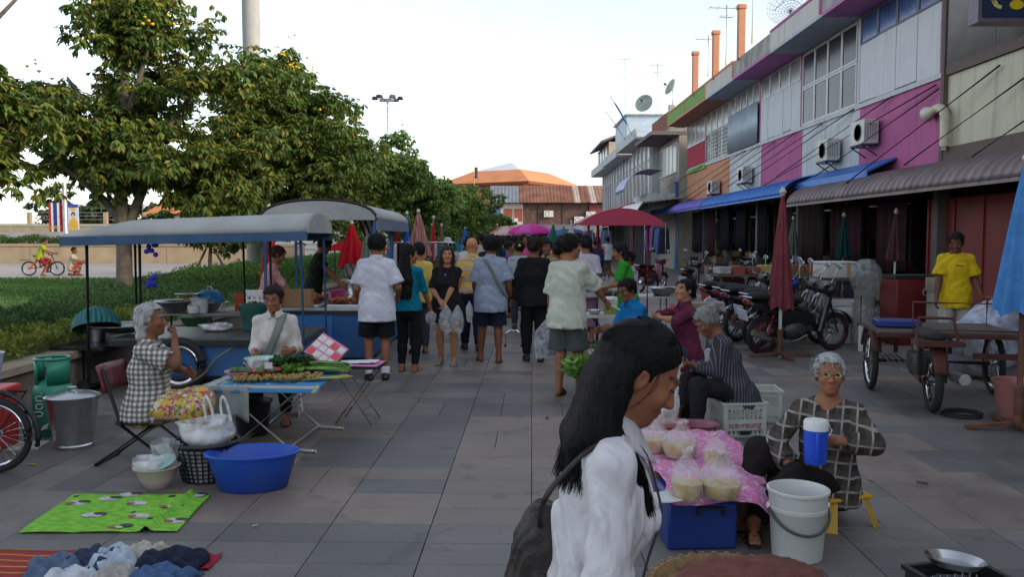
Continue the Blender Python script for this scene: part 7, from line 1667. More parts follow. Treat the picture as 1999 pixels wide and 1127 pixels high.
s_=SD(); fr_j=sj['fr']; s_.stack(sj['P']+sj['f']*.062,fr_j,(-.02,.1,.3,.42),(.075,.085,.07,.045),(.13,.155,.125,.085),.02); V,Q=s_.mesh(.012,(.004,40)); link('blouse',npmesh('blouse',V*sj['s'],Q),cloth_print((.16,.26,.46),[(.55,.58,.6),(.5,.2,.15),(.5,.42,.1)],22,.25),sj['root'])
pv=T('peeled_vegetable','white peeled vegetable in the hands of the striped jacket woman','vegetable',wpt(sj,(Vector(sj['G'][0][0])+Vector(sj['G'][1][0]))/2)); mb=MB(); ball(mb,(0,0,.0),.032,12,1.1); mb.build('flesh',M((.62,.58,.46),.5),pv)
YST=plast((.62,.34,.01),.4)
ys=T('yellow_stool','yellow plastic stool under the woman in plaid','stool',(1.82,4.56,0),20)
MB().box((0,0,.165),(.30,.30,.025)).build('seat',YST,ys,bevel=.01)
for sx_ in (-1,1):
 for sy_ in (-1,1): MB().prism([(sx_*.145,sy_*.10,.155),(sx_*.10,sy_*.145,.155),(sx_*.135,sy_*.19,0),(sx_*.185,sy_*.15,0)],(-sx_*.012,-sy_*.012,0)).build('leg',YST,ys)
PLD=cloth_pattern((.045,.035,.03),[(0,.075,.15,(.55,.54,.50),.7),(2,.075,.15,(.55,.54,.50),.7),(0,.075,.55,(.12,.10,.085),.35),(2,.075,.55,(.12,.10,.085),.35)],(0,6,0),.03)
pl=person('grey haired woman in plaid blouse and glasses seated on yellow stool holding a blue jug',(1.78,4.56,0),160,1.50,'f',.14,SK2,dict(pelvis=(0,0,.235),lean=-4,feet=((.40,.46,.09),(.46,.22,.075)),knees=(Vector((.5,.6,.9)),Vector((.8,.1,.9))),hands=((-.03,.27,.56),(.20,.24,.36)),elbows=(Vector((-1,-.1,-.3)),Vector((1,-.4,-.2))),head=(-2,6)),dict(mat=PLD,sleeve=1.72,hem=-.12,off=.028,neck=.075,cuff=.012),dict(kind='trousers',len=1.92,mat=cloth((.018,.014,.014)),off=.028),dict(style='short',col=(.36,.36,.35),vol=.016,line=.078,face=.03),'sandal',(.02,.02,.02),glasses=M((.55,.45,.28),.3,.7),age=70,palms=((.4,.3,.0),(-.5,.2,-.6)),curls=(.75,.5),vox=.010,hvox=.0046,limb=1.0)
jg_p=wpt(pl,Vector(pl['G'][0][0])+Vector((.030,.035,0))); JB=plast((.015,.085,.62),.35,.02)
jg=T('water_jug','bright blue insulated jug with a white lid held on the lap of the plaid woman','jug',(jg_p.x,jg_p.y,jg_p.z-.11),0)
jg.scale=(.86,.86,.90); MB().lathe([(.062,0),(.066,.006),(.070,.10),(.072,.20),(.066,.205)],(0,0,0),24).build('jug_body',JB,jg); MB().lathe([(.074,.20),(.075,.245),(.066,.258),(0,.262)],(0,0,0),24).build('lid',WHITEP,jg); MB().box((-.018,-.080,.12),(.026,.03,.15)).build('handle',JB,jg,bevel=.008); MB().tube([(.07,-.02,.235),(.085,-.03,.20),(.074,-.02,.17)],.006,6).build('latch',WHITEP,jg)
wb=T('white_pail','tall white plastic pail with a dark handle beside the pink cloth','bucket',(1.435,4.04,0),0)
MB().lathe([(.118,0),(.122,.004),(.138,.24),(.142,.245),(.142,.262),(.139,.265),(.143,.33),(.152,.335),(.152,.348),(.143,.35),(.136,.335),(.116,.012),(0,.012)],(0,0,0),36).build('pail',M((.60,.60,.57),.4,0,.05,3,name='white_pail_plastic',dirt=.18),wb,smooth=35)
MB().tube([(.148*math.cos(a),-.148*math.sin(a)-.006,.255-.10*math.sin(a)) for a in np.linspace(0,PI,15)],.007,8).build('handle',M((.06,.065,.075),.5),wb)
for sx_ in (-1,1): MB().lathe([(.016,0),(.016,.014),(0,.014)],(sx_*.143,0,.26),10,axis=(sx_,0,0)).build('handle_lug',WHITEP,wb)
cb_=T('blue_cooler','dark blue plastic storage box with black handle under the pink cloth','storage box',(.97,4.28,0),2); CBL=plast((.012,.035,.20),.35,.05)
MB().box((0,0,.125),(.36,.34,.25)).build('box_body',CBL,cb_,bevel=.015); MB().box((0,0,.262),(.385,.365,.028)).build('lid',CBL,cb_,bevel=.01); MB().box((.04,-.182,.225),(.13,.022,.012)).box((-.025,-.182,.205),(.014,.022,.04)).box((.105,-.182,.205),(.014,.022,.04)).build('handle',plast((.012,.012,.016)),cb_)
lt3=T('low_bench','low wooden bench carrying the pink cloth behind the blue box','bench',(1.10,5.0,0),0); MB().box((.02,0,.262),(.62,.95,.03)).build('bench_top',M((.18,.11,.06),.7),lt3); [MB().box((x,y,.123),(.05,.05,.246)).build('leg',M((.16,.10,.06),.7),lt3) for x in (-.24,.27) for y in (-.42,.42)]
PKC=cloth_print((.60,.17,.36),[(.66,.38,.52),(.42,.42,.66),(.58,.28,.24),(.64,.50,.56)],25,.40,.75)
pk=T('pink_cloth','pink flowered cloth draped over the blue box and bench','cloth',(0,0,0))
def pkf(u,v):
 y=4.06+v*1.42; x0=.78+.03*math.sin(v*9)+.05*v; x1=1.40+.06*v-.12*max(0,v-.75)*4*.3; x=x0+(x1-x0)*u
 z=.292+.007*math.sin(x*37+y*9)*math.sin(y*29+x*5)+.010*abs(math.sin(y*7+x*11))
 e=max(0,.14-v)/.14; x+=e*(u-.3)*.08
 if u>.70 and v<.42: q=(u-.70)/.30*(1-v/.42); z -= .20*q**1.3; x -= .03*q
 if v<.05: z -= .05*(1-v/.05)*(.25+.75*abs(math.sin(u*6)))
 return (x,y,z)
MB().grid(pkf,44,70).build('sheet',PKC,pk,smooth=80,solid=.003)
SOUP=M((.50,.30,.01),.25,0,.3,20,name='yellow_soup',spec=.5); SOUP2=M((.50,.30,.07),.35,0,.3,16,name='pale_curry',spec=.5)
for i,(lb,u,v,r_,h_,f_,fh) in enumerate((('tied clear bag of yellow soup at the front of the pink cloth',1340,972,.080,.25,SOUP,.34),('bulging tied bag of yellow soup leaning right of the first',1408,968,.105,.23,SOUP,.30),('tied bag of pale curry behind the soup bags',1328,890,.105,.21,SOUP2,.36),('tied bag of curry at the far left of the pink cloth',1275,880,.095,.21,SOUP2,.40),('small tied clear bag behind the bulging soup bag',1395,905,.07,.18,SOUP,.3))):
 p=G(u,v,.305); film_bag(lb,(p.x,p.y,.302),r_,h_,f_,fh,rz=30*i,seed=30+i,group='soup bags on the pink cloth',mat_=SOUPF)
p=G(1300,968,.305); np_=T('newspaper','folded white printed paper under the soup bags','paper',(p.x-.06,p.y-.06,.312),12); MB().grid(lambda u,v: ((u-.5)*.22,(v-.5)*.17,.004+.004*math.sin(u*7)),8,5).build('sheet',M((.6,.6,.6),.8,0,.2,60),np_,solid=.002)
carrier('white carrier bag standing behind the soup bags',(PY(1300,795,5.9).x,5.9,.55),.20,.30,cloth((.55,.5,.4)),0,40,mat_=FILMW)
stn=T('small_stand','low stool under the white carrier bag','stool',(PY(1300,795,5.9).x,5.9,0)); MB().box((0,0,.245),(.3,.3,.02)).build('seat',plast((.3,.05,.05)),stn); [MB().bar((x*1.2,y*1.2,0),(x,y,.24),.03).build('leg',plast((.3,.05,.05)),stn) for x in (-.11,.11) for y in (-.11,.11)]
pb=bowl('dusty pink bucket between the milk crate and the pink cloth',(1.46,6.28,0),.135,.16,plast((.36,.12,.17)),'bucket',.75,cat='bucket'); wk2=bowl('wicker edge basket under the pink cloth corner',(1.33,4.55,0),.17,.26,M((.20,.12,.07),.9,0,.3,20,.6,60),'wicker_basket',.8,cat='basket')
WICK=M((.28,.17,.08),.85,0,.3,24,.7,80,name='wicker')
fbk=T('round_wicker_tray','round wicker tray with red brown cloth at the bottom edge','basket',(.86,3.08,0)); MB().lathe([(.25,0),(.26,.01),(.315,.22),(.335,.235),(.335,.26),(.315,.265),(.29,.22),(0,.20)],(0,0,0),40).build('tray',WICK,fbk)
for i in range(40): a=2*PI*i/40; MB().box((.332*math.cos(a),.332*math.sin(a),.25),(.012,.018,.034),rz=math.degrees(a)).build('weave_strap',WICK,fbk)
bc_=T('brown_cloth','red brown towel heaped over the wicker tray','cloth',(.90,3.06,.21)); V,Q=SD().ell((.02,0,.04),(.30,.27,.075),.03).ell((.12,.05,.07),(.18,.16,.05),.05).mesh(.010,(.006,40)); link('towel',npmesh('towel',V,Q),M((.17,.055,.04),.95,0,.25,14,.8,120,name='terry_cloth'),bc_)
spn=T('scale_pan','shallow steel weighing pan resting on the black basket','pan',(1.79,3.24,.270),0); MB().lathe([(.06,0),(.085,.006),(.113,.035),(.118,.038),(.112,.038),(.084,.010),(0,.006)],(0,0,0),32,1.0,1.0).build('pan',STEEL,spn,rot=(R(-4),R(4),0))
bsk=crate('black plastic basket under the steel weighing pan at the lower right',(1.80,3.17,0),.32,.30,.245,plast((.012,.014,.013)),12,'black_basket',cat='basket'); film_bag('crumpled clear bags inside the black basket',(1.76,3.15,.10),.12,.13,seed=44,tie=False,fill=cloth((.4,.4,.42)),fillh=.6)
BST=plast((.45,.03,.03)); bsl=T('low_stool','red plastic stool under the man in blue polo','stool',(1.45,9.15,0)); MB().box((0,0,.30),(.3,.3,.03)).build('seat',BST,bsl); [MB().bar((x*1.2,y*1.2,0),(x,y,.29),.035).build('leg',BST,bsl) for x in (-.11,.11) for y in (-.11,.11)]
person('man with glasses in bright blue polo shirt seated at the vegetable stall',(1.45,9.15,0),118,1.60,'m',.28,SK2,dict(pelvis=(0,0,.41),lean=16,feet=((-.16,.40),(.18,.40)),hands=((-.10,.46,.62),(.16,.44,.58)),head=(10,4)),dict(mat=cloth((.012,.17,.42)),sleeve=.85,hem=-.1,off=.02),dict(len=.9,mat=DKB),dict(style='short',vol=.014),'flipflop',glasses=BLACKM,collar=cloth((.012,.17,.42)),curls=(.8,.8),limb=1.08)
msl=T('low_stool','grey plastic stool under the woman in maroon shirt','stool',(1.84,8.55,0)); MB().box((0,0,.30),(.3,.3,.03)).build('seat',WHITEP,msl); [MB().bar((x*1.2,y*1.2,0),(x,y,.29),.035).build('leg',WHITEP,msl) for x in (-.11,.11) for y in (-.11,.11)]
mw=person('young woman in maroon shirt with ponytail looking up, filling a bag of greens',(1.86,8.55,0),98,1.58,'f',.12,SK1,dict(pelvis=(0,0,.42),lean=6,feet=((-.14,.42),(.16,.42)),hands=((-.10,.36,.80),(.10,.33,.78)),elbows=(Vector((-1,-.3,-.1)),Vector((1,-.5,.0))),head=(-12,22)),dict(mat=cloth((.12,.022,.05)),sleeve=1.08,hem=-.20,off=.022),dict(kind='trousers',len=1.9,mat=cloth((.04,.05,.09))),dict(style='pony',vol=.010),'sandal',collar=cloth((.12,.022,.05)),curls=(.9,.9),palms=((.6,0,.6),(-.6,0,.6)))
hb_=wpt(mw,(Vector(mw['G'][0][0])+Vector(mw['G'][1][0]))/2); gb_=carrier('clear bag of leafy greens held by the woman in maroon',hb_+Vector((0,0,-.01)),.16,.28,M((.12,.28,.05),.6,0,.4,16),0,45)
ea=T('red_earring_charm','red and white round charm at the collar of the woman in maroon','ornament',wpt(mw,mw['N']+mw['f']*.15+mw['r']*-.03-mw['u']*.02)); MB().lathe([(0,0),(.026,0),(.026,.008),(0,.01)],(0,0,0),14,axis=(-.6,-.8,0)).build('charm',plast((.5,.03,.03)),ea)
vt=T('vegetable_bench','low vegetable bench in front of the man in blue polo','table',(.98,8.05,0),0); MB().box((0,0,.27),(.72,1.1,.03)).build('tabletop',M((.14,.10,.07),.8),vt); [MB().tube([(x,y,0),(x,y,.26)],.018,6).build('leg',RUST,vt) for x in (-.27,.27) for y in (-.42,.42)]
cab=T('leafy_cabbage_heap','heap of bright green leafy cabbage spilling over the bench edge','vegetables',(.80,7.72,.285)); leaf_pile(cab,900,(.24,.24),.12,(.15,.29,.06),zr=.15,seed=51,up=.30); hb2=T('dark_greens','darker green herbs heaped behind the cabbage','vegetables',(1.0,8.05,.285)); leaf_pile(hb2,420,(.18,.13),.10,(.05,.13,.03),zr=.24,seed=52,up=.9)
gar=T('garlic_tray','shallow tray of white garlic and pink shallots beyond the cabbage','tray',(1.02,8.42,.285)); MB().box((0,0,.05),(.52,.30,.10)).build('tray',M((.30,.20,.12),.8),gar); contents(gar,lambda m,i: ball(m,(rnd.uniform(-.23,.05),rnd.uniform(-.12,.12),.11+.03*rnd.random()),.026,7),46,M((.58,.57,.60),.6,0,.15,20),'garlic'); contents(gar,lambda m,i: ball(m,(rnd.uniform(.0,.23),rnd.uniform(-.12,.13),.11+.03*rnd.random()),.028,7),36,M((.42,.16,.13),.6,0,.25,20),'shallots')
tom=T('red_jar','red brown jar among the shallots','jar',(1.26,8.30,.38)); MB().lathe([(.04,0),(.045,.01),(.045,.11),(.02,.14),(.02,.16),(0,.16)],(0,0,0),12).build('jar_body',M((.32,.06,.03),.4),tom)
gn2=T('herb_basket','basket of round green fruit behind the foreground woman','basket',(1.22,6.75,0)); MB().lathe([(.16,0),(.2,.22),(.21,.225),(.15,.03),(0,.03)],(0,0,0),20).build('basket',WICK,gn2); contents(gn2,lambda m,i: ball(m,(rnd.uniform(-.13,.13),rnd.uniform(-.13,.13),.22+.04*rnd.random()),.04,8),26,M((.10,.22,.03),.5,0,.3,12),'fruit')
sjt=T('folding_stall_table','small blue legged stall table with a juice jar beside the green shirted woman','table',(1.22,10.0,0)); MB().box((0,0,.66),(.70,.5,.03)).build('tabletop',M((.5,.5,.42),.6),sjt)
for x in (-.25,.25): MB().tube([(x,-.2,.65),(-x,-.2,.01)],.014,6).build('leg',plast((.04,.06,.30)),sjt); MB().tube([(x,.2,.65),(-x,.2,.01)],.014,6).build('leg',plast((.04,.06,.30)),sjt)
jr=T('juice_jar','translucent square jar of green pickle with a straw','jar',(1.20,9.92,.676)); MB().box((0,0,.06),(.15,.13,.12)).build('pickle',M((.20,.22,.06),.4),jr); MB().box((0,0,.15),(.16,.14,.06)).build('jar_body',M((.5,.53,.55),.3),jr,bevel=.012); MB().lathe([(.085,0),(.08,.03),(0,.035)],(0,0,.18),16).build('lid',WHITEP,jr); MB().tube([(.02,0,.2),(.04,0,.30)],.006,6).build('straw',WHITEP,jr)
bowl('bowl of green limes beside the juice jar',(1.0,9.9,.676),.08,.05,STEEL); bowl('white plate of meat on the blue legged table',(1.42,9.95,.676),.09,.02,WHITEP,'plate',.8,cat='plate'); bowl('deep green basin under the blue legged table',(1.25,9.7,0),.2,.18,plast((.02,.12,.05)),'basin',.7,cat='basin')
rs=T('red_roof_stall','stall with a curved crimson roof on red posts','stall',(1.66,13.2,0),0); REDP=M((.40,.025,.07),.45,0,.1,3,name='crimson_sheet',dirt=.15)
MB().grid(lambda u,v: (-.63+1.26*u,-.85+1.7*v,1.82+.22*(math.sin(u*PI)**.85)),24,6).build('roof_sheet',REDP,rs,solid=.02); MB().prism([(-.63+1.26*u,-.85,1.82+.21*(math.sin(u*PI)**.85)) for u in np.linspace(0,1,16)],(0,-.012,0)).build('gable_panel',REDP,rs); MB().b2((-.64,-.87,1.79),(.64,-.84,1.83)).build('front_rail',REDP,rs)
for x in (-.36,.40):
 for y in (-.75,.75): MB().tube([(x,y,0),(x,y,1.9)],.024,8).build('post',REDP,rs)
MB().box((0,-.45,.70),(1.5,.62,.03)).build('counter',STEEL,rs); [MB().tube([(x,y,0),(x,y,.69)],.016,6).build('leg',GALV,rs) for x in (-.7,.7) for y in (-.7,-.2)]
bowl('large steel frying pan on the red roofed stall counter',(2.30,12.55,.72),.25,.12,STEEL,'frying_pan',.5,cat='pan'); film_bag('clear bags of snacks piled on the red roofed stall counter',(1.55,12.75,.72),.22,.28,mat_=FILM,seed=60,tie=False,sx=1.5,fill=M((.4,.28,.14),.6,0,.3,12),fillh=.3); wt_=T('wooden_trestle','rough wooden trestle right of the red roofed stall','trestle',(2.72,11.6,0)); [MB().bar((x,y*1.3,0),(x,y,.66),.04).build('leg',M((.26,.21,.15),.8),wt_) for x in (-.16,.16) for y in (-.14,.14)]; MB().box((0,0,.67),(.46,.36,.04)).build('top',M((.28,.23,.16),.8),wt_); MB().bar((-.16,-.16,.3),(.16,-.16,.3),.03).build('rung',M((.26,.21,.15),.8),wt_)
gw=person('woman in bright green t-shirt with white hair clip holding a steel tray',(1.60,11.3,0),84,1.52,'f',.12,SK2,dict(lean=8,hands=((-.14,.36,.98),(.10,.36,.94)),head=(12,4)),dict(mat=cloth((.035,.28,.03)),sleeve=.85,hem=-.22,off=.026,flare=.015),dict(kind='trousers',len=1.9,mat=DKB),dict(style='bob',vol=.014),'flipflop',curls=(.7,.7),palms=((0,0,1),(0,0,1)))
hcl=MB().prism([(-.05,0,0),(.05,0,.01),(.055,0,.03),(.01,0,.035),(.0,0,-.06),(-.02,0,-.06),(-.012,0,.025)],(0,.012,0)).build('hair_clip',plast((.7,.7,.7)),gw['root'],loc=Vector(gw['H'])*gw['s']+Vector((.092,-.02,.06)),rot=(0,0,R(90)))
ty=T('long_tray','long steel tray held by the woman in green','tray',wpt(gw,(Vector(gw['G'][0][0])+Vector(gw['G'][1][0]))/2+Vector((0,.03,.03))),8); MB().box((-.10,0,0),(.42,.22,.015)).build('tray',STEEL,ty,rot=(0,R(-10),0))
person('man in white shirt seated behind the red roofed stall reaching left',(2.05,13.9,0),95,1.5,'m',.1,SK3,dict(lean=6,pelvis=(0,0,.70),hands=((-.1,.4,1.05),(.1,.4,1.1)),feet=((-.1,.1),(.1,.1))),dict(mat=cloth((.5,.52,.58)),sleeve=.8),dict(kind='trousers',len=1.9),dict(style='short'),'flipflop',vox=.016)
# ---------------------------------------------------------------- motorcycles
def motorbike(label,loc,rz,body,accent,plate='',lean=6,group='parked motorcycles',rimm=CHROME):
 o=T('motorcycle',label,'motorcycle',loc,rz,group); o.rotation_euler=(R(lean),0,R(rz)); PB=M(body,.25,0,.1,3,name='bike_paint',coat=.6); PA=M(accent,.3,0,.1,3,name='bike_accent',coat=.5)
 wheel_parts(o,(0,0,.28),.28,'Y',.038,24,.06,rimm); wheel_parts(o,(1.22,0,.28),.28,'Y',.034,24,.055,rimm)
 b=SD(); b.cone((.20,0,.68),(-.32,0,.76),.125,.05,.03,squash=(0,0,1),sq=.7).cone((.62,0,.58),(.15,0,.64),.095,.125,.03).cone((.62,0,.54),(.90,0,.40),.10,.11,.05).cone((.90,0,.42),(1.02,0,.82),.115,.10,.05).cone((.2,0,.5),(.6,0,.45),.09,.10,.05)
 for sg_ in (-1,1): b.cone((.97,sg_*.09,.76),(.82,sg_*.16,.34),.06,.05,.04).cone((.16,sg_*.08,.60),(-.28,sg_*.06,.72),.07,.03,.03)
 V,Q=b.mesh(.016); link('body_panels',npmesh('body_panels',V,Q),PB,o)
 h2=SD().ell((1.03,0,.90),(.13,.17,.11),.02).cone((.98,0,.93),(.92,-.12,.97),.03,.025,.03).cone((.98,0,.93),(.92,.12,.97),.03,.025,.03); V,Q=h2.mesh(.014); link('headlamp_cowl',npmesh('headlamp_cowl',V,Q),PA,o); MB().lathe([(.0,0),(.07,0),(.06,.02),(0,.03)],(1.12,0,.89),14,axis=(1,0,.1)).build('headlight',M((.6,.62,.65),.15),o)
 se=SD().cone((.50,0,.76),(-.20,0,.83),.11,.10,.02,squash=(0,0,1),sq=.55); V,Q=se.mesh(.014); link('seat',npmesh('seat',V,Q),RUBBER,o)
 for sg_ in (-1,1):
  MB().tube([(1.22,sg_*.075,.28),(1.02,sg_*.06,.80)],.022,8).build('fork_leg',CHROME,o); MB().tube([(.0,sg_*.09,.28),(.08,sg_*.09,.64)],.022,8).build('shock_absorber',M((.35,.05,.04),.4,.3),o); MB().bar((0,sg_*.07,.28),(.45,sg_*.06,.34),.03,.045).build('swing_arm',BLACKM,o)
  MB().tube([(.94,sg_*.08,.97),(.88,sg_*.30,1.0)],.012,8).build('handlebar',CHROME,o); MB().tube([(.88,sg_*.22,1.0),(.86,sg_*.34,1.0)],.018,8).build('grip',RUBBER,o); MB().tube([(.90,sg_*.20,1.0),(.93,sg_*.27,1.22)],.006,6).build('mirror_stem',CHROME,o); MB().lathe([(0,0),(.05,.002),(.058,.014),(.03,.03),(0,.032)],(.925,sg_*.275,1.25),14,1.0,.75,axis=(1,0,.15)).build('mirror',M((.55,.57,.6),.1,.6),o)
  MB().tube([(.46,sg_*.08,.30),(.46,sg_*.24,.30)],.015,6).build('foot_peg',RUBBER,o)
 en=SD().ell((.48,0,.34),(.20,.14,.14),.02).cone((.58,0,.36),(.82,0,.38),.075,.07,.02); V,Q=en.mesh(.016); link('engine',npmesh('engine',V,Q),M((.10,.10,.105),.5,.6,.25,14),o); MB().tube(catmull([(.7,-.09,.28),(.4,-.12,.20),(.05,-.14,.24),(-.30,-.15,.36)],5),[.018]*10+[.045]*6,10).build('exhaust',CHROME,o)
 MB().grid(lambda u,v: ((.32*math.cos(R(-10)+u*R(150))),(v-.5)*.12,.28+.32*math.sin(R(-10)+u*R(150))),12,3).build('rear_fender',PB,o,solid=.008,loc=(0,0,.02)); MB().grid(lambda u,v: (1.22+.31*math.cos(R(20)+u*R(120)),(v-.5)*.11,.28+.31*math.sin(R(20)+u*R(120))),12,3).build('front_fender',PA,o,solid=.008)
 MB().box((-.33,0,.75),(.04,.14,.05)).build('tail_light',M((.42,.02,.03),.3),o,bevel=.01); MB().box((-.38,0,.58),(.012,.20,.15),mat=Matrix.Rotation(R(-18),3,'Y')).build('number_plate',M((.5,.55,.62),.5),o); MB().tube([(.42,.10,.28),(.36,.20,.02)],.012,6).build('side_stand',BLACKM,o)
 for sg_ in (-1,1): MB().tube([(-.05,sg_*.10,.76),(-.32,sg_*.08,.82),(-.40,0,.83)],.012,6).build('grab_rail',CHROME,o)
 return o
motorbike('black motorcycle with dark red rims in front of the maroon parasol',(3.42,11.15,0),22,(.012,.012,.014),(.014,.014,.017),rimm=M((.10,.02,.025),.4)); motorbike('blue and black motorcycle behind the maroon parasol',(3.45,12.55,0),28,(.012,.014,.03),(.02,.04,.30)); motorbike('black motorcycle squeezed in right behind the front one',(3.55,11.85,0),25,(.014,.014,.016),(.016,.016,.02)); motorbike('dark grey motorcycle fourth in the tight row',(3.5,13.25,0),27,(.02,.02,.022),(.03,.03,.034)); motorbike('black motorcycle with a white tail plate farther back',(3.45,13.95,0),24,(.015,.015,.018),(.02,.02,.024)); motorbike('dark motorcycle parked under the awning, seen from its rear plate',(4.35,20.8,0),66,(.02,.02,.022),(.02,.02,.025)); motorbike('maroon motorcycle beyond the red roofed stall',(3.75,24.0,0),50,(.12,.012,.02),(.10,.01,.02)); motorbike('dark red motorcycle beside the shop column',(5.4,21.5,0),30,(.05,.01,.012),(.03,.03,.03))
parasol('tall maroon closed parasol standing before the parked motorcycles',(3.60,10.95,0),.145,2.18,.66,cloth_pattern((.20,.045,.055),[(0,.03,.35,(.14,.03,.04),.6)]),fold=.22)
parasol('sky blue closed parasol at the right edge',(4.22,6.75,0),.19,2.22,.98,cloth((.07,.22,.50)),fold=.2,pole=RUST)
bsn=bowl('faded pink plastic basin behind the blue parasol pole',(4.42,7.05,.0),.22,.36,plast((.34,.13,.12)),'basin',.7,cat='basin')
hs_=T('coiled_hose','dark coiled hose on the pavement by the parasol foot','hose',(4.05,7.3,0)); MB().ring((0,0,.012),.16,.011,'Z',24).ring((.02,.01,.030),.15,.011,'Z',24).build('coil',RUBBER,hs_)
# ---------------------------------------------------------------- three wheeled cargo motorcycle
sl=T('cargo_tricycle','rusty red three wheeled cargo motorcycle with a platform and rails','cargo tricycle',(3.86,7.45,0),-13); sl.scale=(.90,.90,.95); RP=M((.10,.028,.022),.75,.2,.35,6,.4,30,name='rusty_red_paint',dirt=.5)
wheel_parts(sl,(0,0,.29),.29,'X',.042,24,.05); wheel_parts(sl,(-.36,1.25,.33),.33,'X',.034,28,.045); wheel_parts(sl,(.95,1.25,.33),.33,'X',.034,28,.045); MB().tube([(-.36,1.25,.33),(.95,1.25,.33)],.025,8).build('axle',RUST,sl)
MB().grid(lambda u,v: ((v-.5)*.13,.33*math.cos(R(60)+u*R(100)),.29+.36*math.sin(R(60)+u*R(100))),14,5).build('rear_mudguard',RP,sl,solid=.008)
for sx_ in (-.12,.12):
 mb=MB(); mb.tube([(sx_,.0,.29),(sx_,.06,.64)],.014,8)
 for i in range(9): mb.ring((sx_,.02+i*.005,.36+i*.028),.03,.006,'Z',12,5)
 mb.build('shock_absorber',BLACKM,sl); MB().bar((sx_*.8,0,.29),(sx_*.8,.55,.34),.03,.04).build('swing_arm',RUST,sl)
V,Q=SD().cone((0,-.02,.74),(0,.42,.75),.12,.10,.02,squash=(0,0,1),sq=.42).mesh(.014); link('seat',npmesh('seat',V,Q),RUBBER,sl); MB().box((0,-.16,.685),(.44,.22,.035)).build('rear_rack',RP,sl); mbx=MB(); [mbx.box((-.2+i*.044,-.16,.71),(.02,.22,.012)) for i in range(10)]; mbx.build('rack_slats',RP,sl)['kind']='stuff'
MB().tube([(-.20,-.10,.69),(-.16,-.04,.92),(.16,-.04,.92),(.20,-.10,.69)],.016,8).build('backrest_hoop',RP,sl); MB().box((.0,.45,.42),(.24,.34,.22)).build('engine',M((.08,.075,.07),.6,.5,.3,14),sl,bevel=.03); MB().tube([(.18,.5,.30),(.22,.1,.34),(.23,-.22,.36)],[.02,.05,.055],12).build('exhaust',GALV,sl); MB().lathe([(.03,0),(.055,0),(.055,.02),(.03,.02)],(.23,-.235,.362),14,axis=(0,1,0)).build('exhaust_tip',CHROME,sl)
MB().box((.30,1.15,.70),(1.42,1.15,.035)).build('platform',M((.085,.065,.055),.85,0,.3,5,dirt=.5),sl); [MB().b2((-.43,q,.66),(1.03,q+.04,.70)).build('platform_beam',RP,sl) for q in (.56,1.72)]
for i in range(8): x=-.40+i*.2; MB().box((x,1.66,.52),(.05,.02,.30)).build('slat',RP if i % 3 else WHITEP,sl)
for (x,y) in ((-.06,.62),(1.0,.62),(1.0,1.7),(-.40,1.7)): MB().tube([(x,y,.45),(x,y,1.02)],.014,6).build('rail_post',RUST,sl)
MB().tube([(-.06,.62,1.02),(1.0,.62,1.02),(1.0,1.7,1.02)],.015,8).tube([(-.06,.62,.74),(1.0,.62,.74)],.011,6).build('rail',RUST,sl); MB().grid(lambda u,v: (-.36+(v-.5)*.10,1.25+.38*math.cos(R(20)+u*R(140)),.33+.38*math.sin(R(20)+u*R(140))),14,3).build('wheel_guard',RP,sl,solid=.01)
for x in (-.22,-.16,-.10,-.04): MB().tube([(x,.35,.36),(x-.06,1.2,.40)],.010,6).build('frame_tube',GALV,sl)
MB().bar((0,.5,.55),(0,.6,.68),.05).build('neck',RUST,sl); MB().bar((.55,.62,.48),(1.0,.62,.48),.04,.06).build('step',RP,sl)
bt_=T('blue_tray','dark blue plastic tray on the cargo tricycle platform','tray',(3.98,8.45,.69),-13); MB().box((0,0,.035),(.42,.30,.07)).build('tray',plast((.015,.03,.20)),bt_,bevel=.012)
ym=person('man in yellow football shirt and pale shorts standing behind the cargo tricycle',(5.6,10.35,0),168,1.66,'m',.05,SK4,dict(hands=((-.25,.16,.86),(.24,.14,.82)),head=(20,-20)),dict(mat=cloth((.60,.42,.015)),sleeve=.80,hem=-.16,off=.028,cuff=.02,fold=.010),dict(len=.95,mat=cloth((.36,.34,.31)),off=.03),dict(style='crop',vol=.008),'flipflop',limb=1.06)
MB().box((0,0,0),(.09,.004,.012)).build('chest_logo',M((.05,.08,.02)),ym['root'],loc=(0,.150,1.26)); MB().prism([(-.02,0,-.015),(.02,0,0),(-.02,0,.015)],(.003,.0,0)).build('sleeve_mark',BLACKM,ym['root'],loc=(.215,.04,1.24))
bun=T('sack_bundle','big see-through sack of blue and white plastic beside the cargo tricycle','sack',(5.42,9.35,0)); V,Q=SD().ell((0,0,.34),(.42,.40,.36),.03).ell((.14,.05,.62),(.30,.30,.26),.08).ell((-.22,-.08,.42),(.24,.26,.24),.08).mesh(.025,(.02,22)); link('sack',npmesh('sack',V,Q),M((.30,.32,.40),.3,0,.5,9,.7,20,name='crumpled_plastic'),bun)
bun2=T('net_sack','tall grey net sack of bottles in front of the shop','sack',(5.0,11.6,0)); V,Q=SD().cone((0,0,.2),(0,0,.75),.17,.13,.02).ell((.02,0,1.05),(.21,.20,.26),.14).mesh(.025,(.012,26)); link('sack',npmesh('sack',V,Q),plastic_film('dull_film',(.25,.25,.25),.55),bun2)
FOAM=M((.55,.54,.52),.7,0,.08,6,name='foam',dirt=.3)
def foam(label,loc,d,rz=0):
 o=T('foam_box',label,'foam box',loc,rz,'white foam boxes'); MB().box((0,0,d[2]*.42),(d[0],d[1],d[2]*.84)).build('box_body',FOAM,o,bevel=.012); MB().box((0,0,d[2]*.92),(d[0]+.02,d[1]+.02,d[2]*.16)).build('lid',FOAM,o,bevel=.012); MB().b2((d[0]*.2,-d[1]/2-.013,d[2]*.1),(d[0]*.3,-d[1]/2-.010,d[2]*.95)).build('tape',M((.40,.27,.12),.4),o); return o
